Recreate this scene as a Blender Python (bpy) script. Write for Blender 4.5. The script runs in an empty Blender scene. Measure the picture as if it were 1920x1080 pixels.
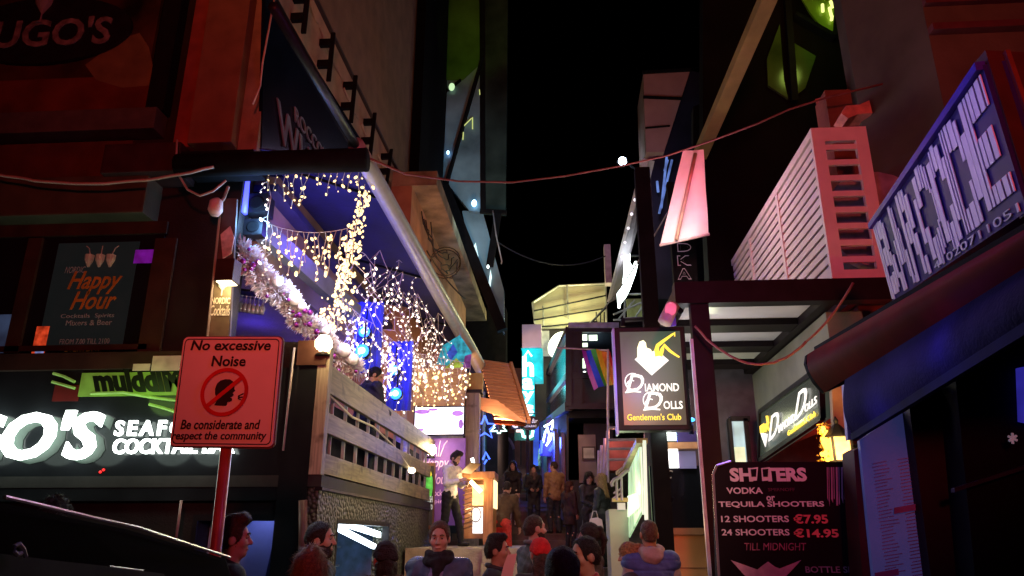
import bpy, bmesh, math, random
import numpy as np
from mathutils import Vector, Matrix
random.seed(7)
RNG = np.random.default_rng(5)
R = math.radians
SC = bpy.context.scene
COL = SC.collection

# ------------------------------------------------------------------ camera
FPX, CAMZ = 1390.0, 1.6
PITCH = math.atan(465.0 / FPX)
YAW = R(3.9)
cd = bpy.data.cameras.new('camera')
cd.sensor_width = 36.0
cd.lens = 36.0 * FPX / 1920.0
cd.clip_start = 0.05
cd.clip_end = 1500
cam = bpy.data.objects.new('camera', cd)
COL.objects.link(cam)
cam.location = (0, 0, CAMZ)
cam.rotation_euler = (math.pi / 2 + PITCH, 0, YAW)
SC.camera = cam

# ------------------------------------------------------------------ night sky, moonlight, exposure
W = bpy.data.worlds.new("World")
SC.world = W
W.use_nodes = True
_n = W.node_tree
_bg = _n.nodes['Background']
_sky = _n.nodes.new('ShaderNodeTexSky')
_sky.sky_type = 'NISHITA'
_sky.sun_disc = False
_sky.sun_elevation = R(-6)
_sky.sun_rotation = R(200)
_n.links.new(_sky.outputs[0], _bg.inputs[0])
_bg.inputs[1].default_value = 0.02
SC.view_settings.view_transform = 'Standard'
SC.view_settings.look = 'None'
SC.view_settings.exposure = 0
SC.view_settings.gamma = 1
SC.cycles.use_denoising = True
try:
    SC.cycles.denoiser = 'OPENIMAGEDENOISE'
    SC.cycles.denoising_input_passes = 'RGB_ALBEDO_NORMAL'
    SC.cycles.denoising_prefilter = 'ACCURATE'
except Exception:
    pass
SC.cycles.use_light_tree = True
SC.cycles.sample_clamp_indirect = 3
SC.cycles.max_bounces = 5
SC.cycles.diffuse_bounces = 2
SC.cycles.glossy_bounces = 2
SC.cycles.transparent_max_bounces = 6
SC.cycles.caustics_reflective = False
SC.cycles.caustics_refractive = False


def lamp(name, loc, col, watts, size=0.1, spot=None, target=None, blend=0.5, parent=None):
    l = bpy.data.lights.new(name, 'SPOT' if spot else 'POINT')
    l.color = col
    l.energy = watts
    l.shadow_soft_size = size
    if spot:
        l.spot_size = R(spot)
        l.spot_blend = blend
    o = bpy.data.objects.new(name, l)
    COL.objects.link(o)
    o.location = loc
    if target is not None:
        o.rotation_euler = (Vector(target) - Vector(loc)).to_track_quat('-Z', 'Y').to_euler()
    if parent is not None:
        o.parent = parent
        o.location = Vector(loc) - parent.location
    return o


# the red and the violet neon of the bars at the foot of the street, behind the photographer
lamp('red_neon_light', (0.8, -5.0, 4.6), (1.0, 0.078, 0.052), 2450, 0.5, 70, (-0.5, 9, 7.7), 0.6)
lamp('amber_street_light', (-1.5, -8.0, 7.0), (1.0, 0.42, 0.16), 1700, 0.6, 66, (0.5, 10, 16), 0.8)
lamp('moonlight', (60, -80, 160), (0.6, 0.7, 1.0), 2500, 2.0)


# ------------------------------------------------------------------ pixel of the survey photo -> point on a real plane
_F = Vector((-math.sin(YAW) * math.cos(PITCH), math.cos(YAW) * math.cos(PITCH), math.sin(PITCH)))
_Rt = Vector((math.cos(YAW), math.sin(YAW), 0))
_U = _Rt.cross(_F)


def P(px, py, Y=None, X=None, Z=None):
    d = _F + _Rt * ((px - 960) / FPX) + _U * ((540 - py) / FPX)
    if Y is not None:
        t = Y / d.y
    elif X is not None:
        t = X / d.x
    else:
        t = (Z - CAMZ) / d.z
    return Vector((0, 0, CAMZ)) + d * t


# ------------------------------------------------------------------ materials
_mats = {}


def M(name, col, rough=0.6, metal=0.0, var=0.25, scale=6.0, bump=0.0, bscale=40.0, spec=0.3, stretch=None, emit=None, es=0.0, alpha=1.0):
    if name in _mats:
        return _mats[name]
    m = bpy.data.materials.new(name)
    m.use_nodes = True
    nt = m.node_tree
    b = nt.nodes['Principled BSDF']
    b.inputs['Roughness'].default_value = rough
    b.inputs['Metallic'].default_value = metal
    b.inputs['Specular IOR Level'].default_value = spec
    tc = nt.nodes.new('ShaderNodeTexCoord')
    mp = nt.nodes.new('ShaderNodeMapping')
    if stretch:
        mp.inputs['Scale'].default_value = stretch
    nt.links.new(tc.outputs['Object'], mp.inputs[0])
    nz = nt.nodes.new('ShaderNodeTexNoise')
    nz.inputs['Scale'].default_value = scale
    nz.inputs['Detail'].default_value = 5
    nt.links.new(mp.outputs[0], nz.inputs['Vector'])
    rp = nt.nodes.new('ShaderNodeValToRGB')
    c0 = [max(0, c * (1 - var)) for c in col]
    c1 = [min(1, c * (1 + var)) for c in col]
    rp.color_ramp.elements[0].color = (*c0, 1)
    rp.color_ramp.elements[0].position = 0.3
    rp.color_ramp.elements[1].color = (*c1, 1)
    rp.color_ramp.elements[1].position = 0.7
    nt.links.new(nz.outputs['Fac'], rp.inputs[0])
    nt.links.new(rp.outputs[0], b.inputs['Base Color'])
    if bump:
        n2 = nt.nodes.new('ShaderNodeTexNoise')
        n2.inputs['Scale'].default_value = bscale
        n2.inputs['Detail'].default_value = 4
        nt.links.new(mp.outputs[0], n2.inputs['Vector'])
        bp = nt.nodes.new('ShaderNodeBump')
        bp.inputs['Strength'].default_value = bump
        bp.inputs['Distance'].default_value = 0.02
        nt.links.new(n2.outputs['Fac'], bp.inputs['Height'])
        nt.links.new(bp.outputs[0], b.inputs['Normal'])
    if emit:
        b.inputs['Emission Color'].default_value = (*emit, 1)
        b.inputs['Emission Strength'].default_value = es
        m.cycles.emission_sampling = 'NONE'
    if alpha < 1:
        b.inputs['Alpha'].default_value = alpha
    _mats[name] = m
    return m


def E(name, col, s, sample=True, var=0.0, scale=8):
    """something that gives off light"""
    if name in _mats:
        return _mats[name]
    m = bpy.data.materials.new(name)
    m.use_nodes = True
    nt = m.node_tree
    b = nt.nodes['Principled BSDF']
    b.inputs['Base Color'].default_value = (*[min(.8, c * .5) for c in col], 1)
    b.inputs['Emission Color'].default_value = (*col, 1)
    b.inputs['Emission Strength'].default_value = s
    if var:
        nz = nt.nodes.new('ShaderNodeTexNoise')
        nz.inputs['Scale'].default_value = scale
        tc = nt.nodes.new('ShaderNodeTexCoord')
        nt.links.new(tc.outputs['Object'], nz.inputs['Vector'])
        mr = nt.nodes.new('ShaderNodeMapRange')
        mr.inputs['From Min'].default_value = 0.3
        mr.inputs['From Max'].default_value = 0.7
        mr.inputs['To Min'].default_value = s * (1 - var)
        mr.inputs['To Max'].default_value = s * (1 + var)
        nt.links.new(nz.outputs['Fac'], mr.inputs['Value'])
        nt.links.new(mr.outputs[0], b.inputs['Emission Strength'])
    if not sample or s < 1.0:
        m.cycles.emission_sampling = 'NONE'
    _mats[name] = m
    return m


def backlit(name, col, s_in, s_out, radius):
    """sign face lit by tubes behind it: brighter near its middle"""
    m = bpy.data.materials.new(name)
    m.use_nodes = True
    nt = m.node_tree
    b = nt.nodes['Principled BSDF']
    b.inputs['Base Color'].default_value = (0.02, 0.025, 0.02, 1)
    b.inputs['Roughness'].default_value = 0.25
    b.inputs['Emission Color'].default_value = (*col, 1)
    tc = nt.nodes.new('ShaderNodeTexCoord')
    ln = nt.nodes.new('ShaderNodeVectorMath')
    ln.operation = 'LENGTH'
    mp = nt.nodes.new('ShaderNodeMapping')
    mp.inputs['Location'].default_value = (-0.5, -0.5, -0.5)
    nt.links.new(tc.outputs['Generated'], mp.inputs[0])
    nt.links.new(mp.outputs[0], ln.inputs[0])
    mr = nt.nodes.new('ShaderNodeMapRange')
    mr.inputs['From Min'].default_value = 0.0
    mr.inputs['From Max'].default_value = radius
    mr.inputs['To Min'].default_value = s_in
    mr.inputs['To Max'].default_value = s_out
    nt.links.new(ln.outputs['Value'], mr.inputs['Value'])
    nt.links.new(mr.outputs[0], b.inputs['Emission Strength'])
    return m


def wood_mat(name, c0, c1, rough=0.55, scale=3.0, axis='Y'):
    if name in _mats:
        return _mats[name]
    m = bpy.data.materials.new(name)
    m.use_nodes = True
    nt = m.node_tree
    b = nt.nodes['Principled BSDF']
    b.inputs['Roughness'].default_value = rough
    tc = nt.nodes.new('ShaderNodeTexCoord')
    mp = nt.nodes.new('ShaderNodeMapping')
    st = {'X': (.6, 9, 9), 'Y': (9, .6, 9), 'Z': (9, 9, .6)}[axis]
    mp.inputs['Scale'].default_value = st
    nt.links.new(tc.outputs['Object'], mp.inputs[0])
    nz = nt.nodes.new('ShaderNodeTexNoise')
    nz.inputs['Scale'].default_value = scale
    nz.inputs['Detail'].default_value = 8
    nz.inputs['Distortion'].default_value = 0.8
    nt.links.new(mp.outputs[0], nz.inputs['Vector'])
    rp = nt.nodes.new('ShaderNodeValToRGB')
    rp.color_ramp.elements[0].color = (*c0, 1)
    rp.color_ramp.elements[0].position = 0.32
    rp.color_ramp.elements[1].color = (*c1, 1)
    rp.color_ramp.elements[1].position = 0.68
    nt.links.new(nz.outputs['Fac'], rp.inputs[0])
    # knots and damp stains
    n3 = nt.nodes.new('ShaderNodeTexNoise')
    n3.inputs['Scale'].default_value = 4.5
    n3.inputs['Detail'].default_value = 3
    nt.links.new(tc.outputs['Object'], n3.inputs['Vector'])
    r3 = nt.nodes.new('ShaderNodeMapRange')
    r3.inputs['From Min'].default_value = 0.55
    r3.inputs['From Max'].default_value = 0.72
    nt.links.new(n3.outputs['Fac'], r3.inputs['Value'])
    mx = nt.nodes.new('ShaderNodeMix')
    mx.data_type = 'RGBA'
    nt.links.new(r3.outputs[0], mx.inputs['Factor'])
    nt.links.new(rp.outputs[0], mx.inputs['A'])
    mx.inputs['B'].default_value = (*[c * .45 for c in c0], 1)
    nt.links.new(mx.outputs['Result'], b.inputs['Base Color'])
    bp = nt.nodes.new('ShaderNodeBump')
    bp.inputs['Strength'].default_value = 0.25
    bp.inputs['Distance'].default_value = 0.01
    nt.links.new(nz.outputs['Fac'], bp.inputs['Height'])
    nt.links.new(bp.outputs[0], b.inputs['Normal'])
    _mats[name] = m
    return m


def pebble_mat(name, c0, c1):
    m = bpy.data.materials.new(name)
    m.use_nodes = True
    nt = m.node_tree
    b = nt.nodes['Principled BSDF']
    b.inputs['Roughness'].default_value = 0.42
    tc = nt.nodes.new('ShaderNodeTexCoord')
    v = nt.nodes.new('ShaderNodeTexVoronoi')
    v.inputs['Scale'].default_value = 22
    nt.links.new(tc.outputs['Object'], v.inputs['Vector'])
    rp = nt.nodes.new('ShaderNodeValToRGB')
    rp.color_ramp.elements[0].color = (*c1, 1)
    rp.color_ramp.elements[1].color = (*c0, 1)
    rp.color_ramp.elements[1].position = 0.75
    nt.links.new(v.outputs['Distance'], rp.inputs[0])
    nt.links.new(rp.outputs[0], b.inputs['Base Color'])
    bp = nt.nodes.new('ShaderNodeBump')
    bp.inputs['Strength'].default_value = 1.0
    bp.inputs['Distance'].default_value = 0.035
    bp.invert = True
    nt.links.new(v.outputs['Distance'], bp.inputs['Height'])
    nt.links.new(bp.outputs[0], b.inputs['Normal'])
    return m


# ------------------------------------------------------------------ mesh building
class MB:
    def __init__(self):
        self.v = []
        self.f = []

    def add(self, vs, fs):
        n = len(self.v)
        self.v += [tuple(p) for p in vs]
        self.f += [tuple(i + n for i in q) for q in fs]
        return self

    def box(self, a, b):
        x0, x1 = sorted((a[0], b[0])); y0, y1 = sorted((a[1], b[1])); z0, z1 = sorted((a[2], b[2]))
        vs = [(x0, y0, z0), (x1, y0, z0), (x1, y1, z0), (x0, y1, z0), (x0, y0, z1), (x1, y0, z1), (x1, y1, z1), (x0, y1, z1)]
        return self.add(vs, [(0, 3, 2, 1), (4, 5, 6, 7), (0, 1, 5, 4), (1, 2, 6, 5), (2, 3, 7, 6), (3, 0, 4, 7)])

    def slab(self, pts, vec):
        """polygon (3D points, convex or not) pushed along vec"""
        pts = [Vector(p) for p in pts]; vec = Vector(vec); n = len(pts)
        nrm = Vector((0, 0, 0))
        for i in range(n):
            a, b = pts[i], pts[(i + 1) % n]
            nrm += a.cross(b)
        if nrm.dot(vec) > 0:
            pts = pts[::-1]
        vs = pts + [p + vec for p in pts]
        fs = [tuple(range(n)), tuple(range(2 * n - 1, n - 1, -1))]
        for i in range(n):
            j = (i + 1) % n
            fs.append((j, i, i + n, j + n))
        return self.add(vs, fs)

    def beam(self, a, b, w, h, up=(0, 0, 1)):
        """square bar from a to b"""
        a, b = Vector(a), Vector(b)
        d = (b - a).normalized(); u = Vector(up)
        if abs(d.dot(u)) > .98:
            u = Vector((0, 1, 0))
        s = d.cross(u).normalized() * (w / 2); t = s.cross(d).normalized() * (h / 2)
        vs = [a - s - t, a + s - t, a + s + t, a - s + t, b - s - t, b + s - t, b + s + t, b - s + t]
        return self.add(vs, [(0, 1, 2, 3), (7, 6, 5, 4), (0, 4, 5, 1), (1, 5, 6, 2), (2, 6, 7, 3), (3, 7, 4, 0)])

    def tube(self, pts, r, seg=8, cap=True, r1=None):
        pts = [Vector(p) for p in pts]; n = len(pts); base = len(self.v)
        prev = None
        for i, p in enumerate(pts):
            d = (pts[min(i + 1, n - 1)] - pts[max(i - 1, 0)]).normalized()
            if prev is None:
                u = Vector((0, 0, 1)) if abs(d.z) < .9 else Vector((1, 0, 0))
                s = d.cross(u).normalized()
            else:
                s = (prev - d * prev.dot(d)).normalized()
            prev = s; t = s.cross(d)
            rr = r if r1 is None else r + (r1 - r) * i / max(1, n - 1)
            for k in range(seg):
                a = 2 * math.pi * k / seg
                self.v.append(tuple(p + s * (rr * math.cos(a)) + t * (rr * math.sin(a))))
        for i in range(n - 1):
            for k in range(seg):
                k2 = (k + 1) % seg
                a = base + i * seg
                self.f.append((a + k, a + seg + k, a + seg + k2, a + k2))
        if cap:
            self.f.append(tuple(base + k for k in range(seg)))
            self.f.append(tuple(base + (n - 1) * seg + k for k in range(seg - 1, -1, -1)))
        return self

    def ball(self, c, r, seg=12, rings=8):
        c = Vector(c); r = (r, r, r) if not hasattr(r, '__len__') else r
        base = len(self.v)
        self.v.append((c.x, c.y, c.z + r[2]))
        for i in range(1, rings):
            a = math.pi * i / rings
            for k in range(seg):
                b = 2 * math.pi * k / seg
                self.v.append((c.x + r[0] * math.sin(a) * math.cos(b), c.y + r[1] * math.sin(a) * math.sin(b), c.z + r[2] * math.cos(a)))
        self.v.append((c.x, c.y, c.z - r[2]))
        last = len(self.v) - 1
        for k in range(seg):
            self.f.append((base, base + 1 + k, base + 1 + (k + 1) % seg))
            self.f.append((last, base + 1 + (rings - 2) * seg + (k + 1) % seg, base + 1 + (rings - 2) * seg + k))
        for i in range(rings - 2):
            for k in range(seg):
                k2 = (k + 1) % seg; a = base + 1 + i * seg
                self.f.append((a + k, a + seg + k, a + seg + k2, a + k2))
        return self

    def lathe(self, c, prof, seg=16, axis='Z'):
        """prof: list of (radius, height)"""
        c = Vector(c); base = len(self.v); n = len(prof)
        for (r, h) in prof:
            for k in range(seg):
                a = 2 * math.pi * k / seg
                x, y = r * math.cos(a), r * math.sin(a)
                q = {'Z': (x, y, h), 'Y': (x, h, y), 'X': (h, x, y)}[axis]
                self.v.append(tuple(c + Vector(q)))
        for i in range(n - 1):
            for k in range(seg):
                k2 = (k + 1) % seg; a = base + i * seg
                self.f.append((a + k, a + k2, a + seg + k2, a + seg + k))
        self.f.append(tuple(base + k for k in range(seg - 1, -1, -1)))
        self.f.append(tuple(base + (n - 1) * seg + k for k in range(seg)))
        return self

    def build(self, name, mat, parent=None, smooth=False, bevel=0.0, label=None):
        me = bpy.data.meshes.new(name)
        if parent is None:
            xs = np.array(self.v)
            off = Vector(((xs[:, 0].min() + xs[:, 0].max()) / 2, (xs[:, 1].min() + xs[:, 1].max()) / 2, xs[:, 2].min()))
        else:
            r = parent
            while r.parent is not None:
                r = r.parent
            off = r.location.copy()
        me.from_pydata([(x - off.x, y - off.y, z - off.z) for x, y, z in self.v], [], self.f)
        bm = bmesh.new(); bm.from_mesh(me)
        bmesh.ops.recalc_face_normals(bm, faces=bm.faces)
        if bevel:
            es = [e for e in bm.edges if len(e.link_faces) == 2 and e.calc_face_angle(0) > 0.6]
            bmesh.ops.bevel(bm, geom=es, offset=bevel, segments=2, affect='EDGES', profile=0.7, clamp_overlap=True)
        bm.to_mesh(me); bm.free()
        if smooth:
            me.polygons.foreach_set('use_smooth', [True] * len(me.polygons))
        me.materials.append(mat)
        o = bpy.data.objects.new(name, me)
        COL.objects.link(o)
        if parent is None:
            o.location = off
        else:
            o.parent = parent
        if label:
            o['label'] = label
        return o


def box(name, a, b, mat, parent=None, bevel=0.0):
    return MB().box(a, b).build(name, mat, parent, bevel=bevel)


def thing(name, label, cat, loc, group=None):
    o = bpy.data.objects.new(name, None)
    o.empty_display_size = 0.2
    COL.objects.link(o)
    o.location = loc
    o['label'] = label
    o['category'] = cat
    if group:
        o['group'] = group
    return o


def tag(o, label, cat, group=None):
    o['label'] = label
    o['category'] = cat
    if group:
        o['group'] = group
    return o


def struct(o, kind='structure'):
    o['kind'] = kind
    return o


_glyph = {}


def text(body, bl, br, tl, mat, parent, name='lettering', off=0.0, shear=0.0, depth=0.012, out=None, bold=0.0, space=1.0, align='CENTER', lines=1.0):
    """flat raised lettering fitted to the parallelogram bl-br-tl"""
    cu = bpy.data.curves.new('t', 'FONT')
    cu.body = body
    cu.size = 1.0
    cu.offset = bold
    cu.shear = shear
    cu.space_character = space
    cu.space_line = lines
    cu.align_x = align
    cu.extrude = 0.0
    cu.resolution_u = 3
    t = bpy.data.objects.new('t', cu)
    COL.objects.link(t)
    dg = bpy.context.evaluated_depsgraph_get()
    me = bpy.data.meshes.new_from_object(t.evaluated_get(dg))
    bpy.data.objects.remove(t)
    bpy.data.curves.remove(cu)
    n = len(me.vertices)
    co = np.zeros(n * 3, dtype=np.float32)
    me.vertices.foreach_get('co', co)
    co = co.reshape(-1, 3)
    lo, hi = co.min(0), co.max(0)
    uv = (co[:, :2] - lo[:2]) / np.maximum(hi[:2] - lo[:2], 1e-6)
    bl, br, tl = Vector(bl), Vector(br), Vector(tl)
    ex, ey = br - bl, tl - bl
    nrm = ex.cross(ey).normalized()
    if out is not None and nrm.dot(Vector(out)) < 0:
        nrm = -nrm
    fs = [tuple(p.vertices) for p in me.polygons]
    bpy.data.meshes.remove(me)
    front = [bl + ex * float(u) + ey * float(v) + nrm * (off + depth) for u, v in uv]
    back = [bl + ex * float(u) + ey * float(v) + nrm * off for u, v in uv]
    mb = MB()
    cnt = {}
    for f in fs:
        for i in range(len(f)):
            a, b = f[i], f[(i + 1) % len(f)]
            k = (min(a, b), max(a, b))
            cnt.setdefault(k, []).append((a, b))
    allf = list(fs)
    for k, l in cnt.items():
        if len(l) == 1:
            a, b = l[0]
            allf.append((b, a, a + n, b + n))
    mb.add(front + back, allf)
    return mb.build(name, mat, parent)


def ptext(body, px0, py0, px1, py1, mat, parent, Y, **kw):
    """lettering on a wall that faces down the street (plane Y)"""
    a, b, c = P(px0, py1, Y=Y), P(px1, py1, Y=Y), P(px0, py0, Y=Y)
    mx = (P(px0, (py0 + py1) / 2, Y=Y), P(px1, (py0 + py1) / 2, Y=Y))
    zc = P((px0 + px1) / 2, py1, Y=Y).z; zt = P((px0 + px1) / 2, py0, Y=Y).z
    return text(body, (mx[0].x, Y, zc), (mx[1].x, Y, zc), (mx[0].x, Y, zt), mat, parent, out=(0, -1, 0), **kw)


def yrect(px0, py0, px1, py1, Y):
    """world x0,x1,z0,z1 of a picture rectangle lying on plane Y"""
    cx, cy = (px0 + px1) / 2, (py0 + py1) / 2
    return P(px0, cy, Y=Y).x, P(px1, cy, Y=Y).x, P(cx, py1, Y=Y).z, P(cx, py0, Y=Y).z


def ybox(name, px0, py0, px1, py1, Y, depth, mat, parent=None, bevel=0.0):
    x0, x1, z0, z1 = yrect(px0, py0, px1, py1, Y)
    return box(name, (x0, Y, z0), (x1, Y + depth, z1), mat, parent, bevel)


def catenary(a, b, sag, n=24, wob=0.0):
    a, b = Vector(a), Vector(b)
    out = []
    for i in range(n + 1):
        t = i / n
        p = a.lerp(b, t)
        p.z -= sag * 4 * t * (1 - t)
        if wob:
            p += Vector((random.uniform(-wob, wob), random.uniform(-wob, wob), random.uniform(-wob, wob)))
        out.append(p)
    return out
# ------------------------------------------------------------------ people: signed distance bodies meshed with surface nets
class Vox:
    def __init__(self, ax):
        self.ax = [np.asarray(a, dtype=np.float32) for a in ax]
        self.F = np.full([len(a) for a in ax], 0.5, dtype=np.float32)

    def win(self, lo, hi):
        sl = []
        for k in range(3):
            i = int(np.searchsorted(self.ax[k], lo[k])); j = int(np.searchsorted(self.ax[k], hi[k]))
            if j - i < 1:
                return None, None
            sl.append(slice(i, j))
        X = self.ax[0][sl[0]][:, None, None]; Y = self.ax[1][sl[1]][None, :, None]; Z = self.ax[2][sl[2]][None, None, :]
        return tuple(sl), (X, Y, Z)

    def comb(self, sl, d, k, op='add'):
        a = self.F[sl]
        if op == 'add':
            if k > 0:
                h = np.clip(.5 + .5 * (a - d) / k, 0, 1)
                self.F[sl] = a * (1 - h) + d * h - k * h * (1 - h)
            else:
                self.F[sl] = np.minimum(a, d)
        else:
            d = -d
            if k > 0:
                h = np.clip(.5 - .5 * (a - d) / k, 0, 1)
                self.F[sl] = a * (1 - h) + d * h + k * h * (1 - h)
            else:
                self.F[sl] = np.maximum(a, d)

    def cone(self, a, b, ra, rb, k=.02, flat=None, op='add'):
        a = np.array(a, dtype=float); b = np.array(b, dtype=float)
        m = max(ra, rb) * 1.3 + k + .03
        sl, g = self.win(np.minimum(a, b) - m, np.maximum(a, b) + m)
        if sl is None:
            return
        d = b - a; L = float(d @ d) + 1e-9
        px, py, pz = g[0] - a[0], g[1] - a[1], g[2] - a[2]
        t = np.clip((px * d[0] + py * d[1] + pz * d[2]) / L, 0, 1)
        qx, qy, qz = px - t * d[0], py - t * d[1], pz - t * d[2]
        r = ra + (rb - ra) * t
        if flat is not None:
            f = np.array(flat[0], dtype=float); s = flat[1]
            c = qx * f[0] + qy * f[1] + qz * f[2]
            e = c * (1 / s - 1)
            qx, qy, qz = qx + e * f[0], qy + e * f[1], qz + e * f[2]
            dist = (np.sqrt(qx * qx + qy * qy + qz * qz) - r) * (.5 + .5 * s)
        else:
            dist = np.sqrt(qx * qx + qy * qy + qz * qz) - r
        self.comb(sl, dist.astype(np.float32), k, op)

    def ell(self, c, r, M3=None, k=.02, op='add'):
        c = np.array(c, dtype=float); r = np.array(r, dtype=float)
        m = r.max() + k + .03
        sl, g = self.win(c - m, c + m)
        if sl is None:
            return
        px, py, pz = g[0] - c[0], g[1] - c[1], g[2] - c[2]
        if M3 is not None:
            T = np.array(M3).T
            px, py, pz = (T[0, 0] * px + T[0, 1] * py + T[0, 2] * pz, T[1, 0] * px + T[1, 1] * py + T[1, 2] * pz, T[2, 0] * px + T[2, 1] * py + T[2, 2] * pz)
        k0 = np.sqrt((px / r[0]) ** 2 + (py / r[1]) ** 2 + (pz / r[2]) ** 2)
        k1 = np.sqrt((px / r[0] ** 2) ** 2 + (py / r[1] ** 2) ** 2 + (pz / r[2] ** 2) ** 2) + 1e-9
        self.comb(sl, (k0 * (k0 - 1) / k1).astype(np.float32), k, op)

    def cut(self, n, p):
        """remove everything on the side n points to"""
        n = np.array(n, dtype=float); n /= np.linalg.norm(n)
        d = (self.ax[0][:, None, None] - p[0]) * n[0] + (self.ax[1][None, :, None] - p[1]) * n[1] + (self.ax[2][None, None, :] - p[2]) * n[2]
        self.F = np.maximum(self.F, d.astype(np.float32))

    def mesh(self, name, mat, parent, amp=0.0, freq=30.0, label=None):
        F, ax = self.F, self.ax
        s = F < 0
        c = np.zeros([n - 1 for n in F.shape], dtype=np.uint8)
        for i in (0, 1):
            for j in (0, 1):
                for k in (0, 1):
                    c += s[i:s.shape[0] - 1 + i, j:s.shape[1] - 1 + j, k:s.shape[2] - 1 + k]
        act = (c > 0) & (c < 8)
        idx = -np.ones(act.shape, dtype=np.int64)
        n = int(act.sum())
        if n == 0:
            return None
        idx[act] = np.arange(n)
        I = np.argwhere(act)
        acc = np.zeros((n, 3)); cnt = np.zeros(n)
        cs = [(i, j, k) for i in (0, 1) for j in (0, 1) for k in (0, 1)]
        for a in cs:
            for b in cs:
                if sum(abs(a[q] - b[q]) for q in range(3)) == 1 and a < b:
                    f1 = F[I[:, 0] + a[0], I[:, 1] + a[1], I[:, 2] + a[2]]; f2 = F[I[:, 0] + b[0], I[:, 1] + b[1], I[:, 2] + b[2]]
                    m = (f1 < 0) != (f2 < 0)
                    t = f1[m] / (f1[m] - f2[m])
                    acc[m] += np.array(a) + (np.array(b) - np.array(a)) * t[:, None]
                    cnt[m] += 1
        v = I + acc / cnt[:, None]
        for k in range(3):
            v[:, k] = np.interp(v[:, k], np.arange(len(ax[k])), ax[k])
        quads = []
        for k in range(3):
            o = [q for q in range(3) if q != k]
            A = [slice(1, -1)] * 3; B = [slice(1, -1)] * 3
            A[k] = slice(0, -1); B[k] = slice(1, None)
            a, b = s[tuple(A)], s[tuple(B)]
            m = a != b
            J = np.argwhere(m)
            fl = a[m]
            J[:, o[0]] += 1; J[:, o[1]] += 1
            q = []
            for (da, db) in ((1, 1), (0, 1), (0, 0), (1, 0)):
                JJ = J.copy(); JJ[:, o[0]] -= da; JJ[:, o[1]] -= db
                q.append(idx[JJ[:, 0], JJ[:, 1], JJ[:, 2]])
            q = np.stack(q, 1)
            if k == 1:
                fl = ~fl
            q[~fl] = q[~fl][:, ::-1]
            quads.append(q)
        q = np.concatenate(quads)
        me = bpy.data.meshes.new(name)
        me.vertices.add(n)
        me.vertices.foreach_set('co', v.astype(np.float32).ravel())
        me.loops.add(len(q) * 4)
        me.loops.foreach_set('vertex_index', q.astype(np.int32).ravel())
        me.polygons.add(len(q))
        me.polygons.foreach_set('loop_start', np.arange(0, len(q) * 4, 4, dtype=np.int32))
        me.update(calc_edges=True)
        me.polygons.foreach_set('use_smooth', np.ones(len(q), dtype=bool))
        if amp:
            nr = np.zeros(n * 3, dtype=np.float32)
            me.vertices.foreach_get('normal', nr)
            nr = nr.reshape(-1, 3)
            ph = RNG.uniform(0, 6, 8)
            x, y, z = v[:, 0], v[:, 1], v[:, 2]
            w = np.sin(z * freq + 5 * np.sin(x * freq * .35 + ph[0]) + ph[1]) * np.sin(x * freq * .6 + y * freq * .5 + ph[2]) \
                + .6 * np.sin(z * freq * 1.9 + 4 * np.sin(y * freq * .5 + ph[3]) + x * 20 + ph[4])
            v2 = v + nr * (w * amp)[:, None]
            me.vertices.foreach_set('co', v2.astype(np.float32).ravel())
            me.update()
        me.materials.append(mat)
        o = bpy.data.objects.new(name, me)
        COL.objects.link(o)
        if parent is not None:
            o.parent = parent
        if label:
            o['label'] = label
        return o


def strands(o, spec, near, hc):
    """loose locks over the hair mass, in the same mesh"""
    if o is None:
        return
    ln, lift, n = spec
    if not near:
        n = n // 3
    me = o.data
    m = len(me.vertices)
    co = np.zeros(m * 3, dtype=np.float32); me.vertices.foreach_get('co', co); co = co.reshape(-1, 3)
    nr = np.zeros(m * 3, dtype=np.float32); me.vertices.foreach_get('normal', nr); nr = nr.reshape(-1, 3)
    nq = len(me.polygons)
    q = np.zeros(nq * 4, dtype=np.int32); me.loops.foreach_get('vertex_index', q)
    i = RNG.integers(0, m, n)
    c, nn = co[i], nr[i]
    out_ = c - np.array(hc)
    out_ /= np.linalg.norm(out_, axis=1)[:, None]
    nn = np.where((nn * out_).sum(1)[:, None] < 0, -nn, nn)
    fl = np.array((0, 0, -1.)) + RNG.normal(0, .45, (n, 3))
    if ln < .05:
        fl = fl + np.clip(out_[:, 1:2], 0, 1) * np.array((0, -2.2, 1.6))
    fl -= nn * (fl * nn).sum(1)[:, None]
    fl /= np.linalg.norm(fl, axis=1)[:, None] + 1e-6
    d = fl * (1 - lift * .5) + nn * lift * RNG.uniform(.2, 1, (n, 1))
    L = ln * RNG.uniform(.5, 1.3, (n, 1))
    sd = np.cross(d, nn); sd /= np.linalg.norm(sd, axis=1)[:, None] + 1e-6
    w = .0022 if near else .004
    tri = np.stack((c - sd * w, c + sd * w, c + d * L), 1).reshape(-1, 3)
    me2 = bpy.data.meshes.new('hair')
    va = np.concatenate((co, tri)).astype(np.float32)
    me2.vertices.add(len(va)); me2.vertices.foreach_set('co', va.ravel())
    me2.loops.add(nq * 4 + n * 3)
    me2.loops.foreach_set('vertex_index', np.concatenate((q, np.arange(m, m + 3 * n, dtype=np.int32))))
    me2.polygons.add(nq + n)
    me2.polygons.foreach_set('loop_start', np.concatenate((np.arange(0, nq * 4, 4), nq * 4 + np.arange(0, n * 3, 3))).astype(np.int32))
    me2.update(calc_edges=True)
    me2.polygons.foreach_set('use_smooth', np.ones(nq + n, dtype=bool))
    me2.materials.append(me.materials[0])
    o.data = me2
    bpy.data.meshes.remove(me)


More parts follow.
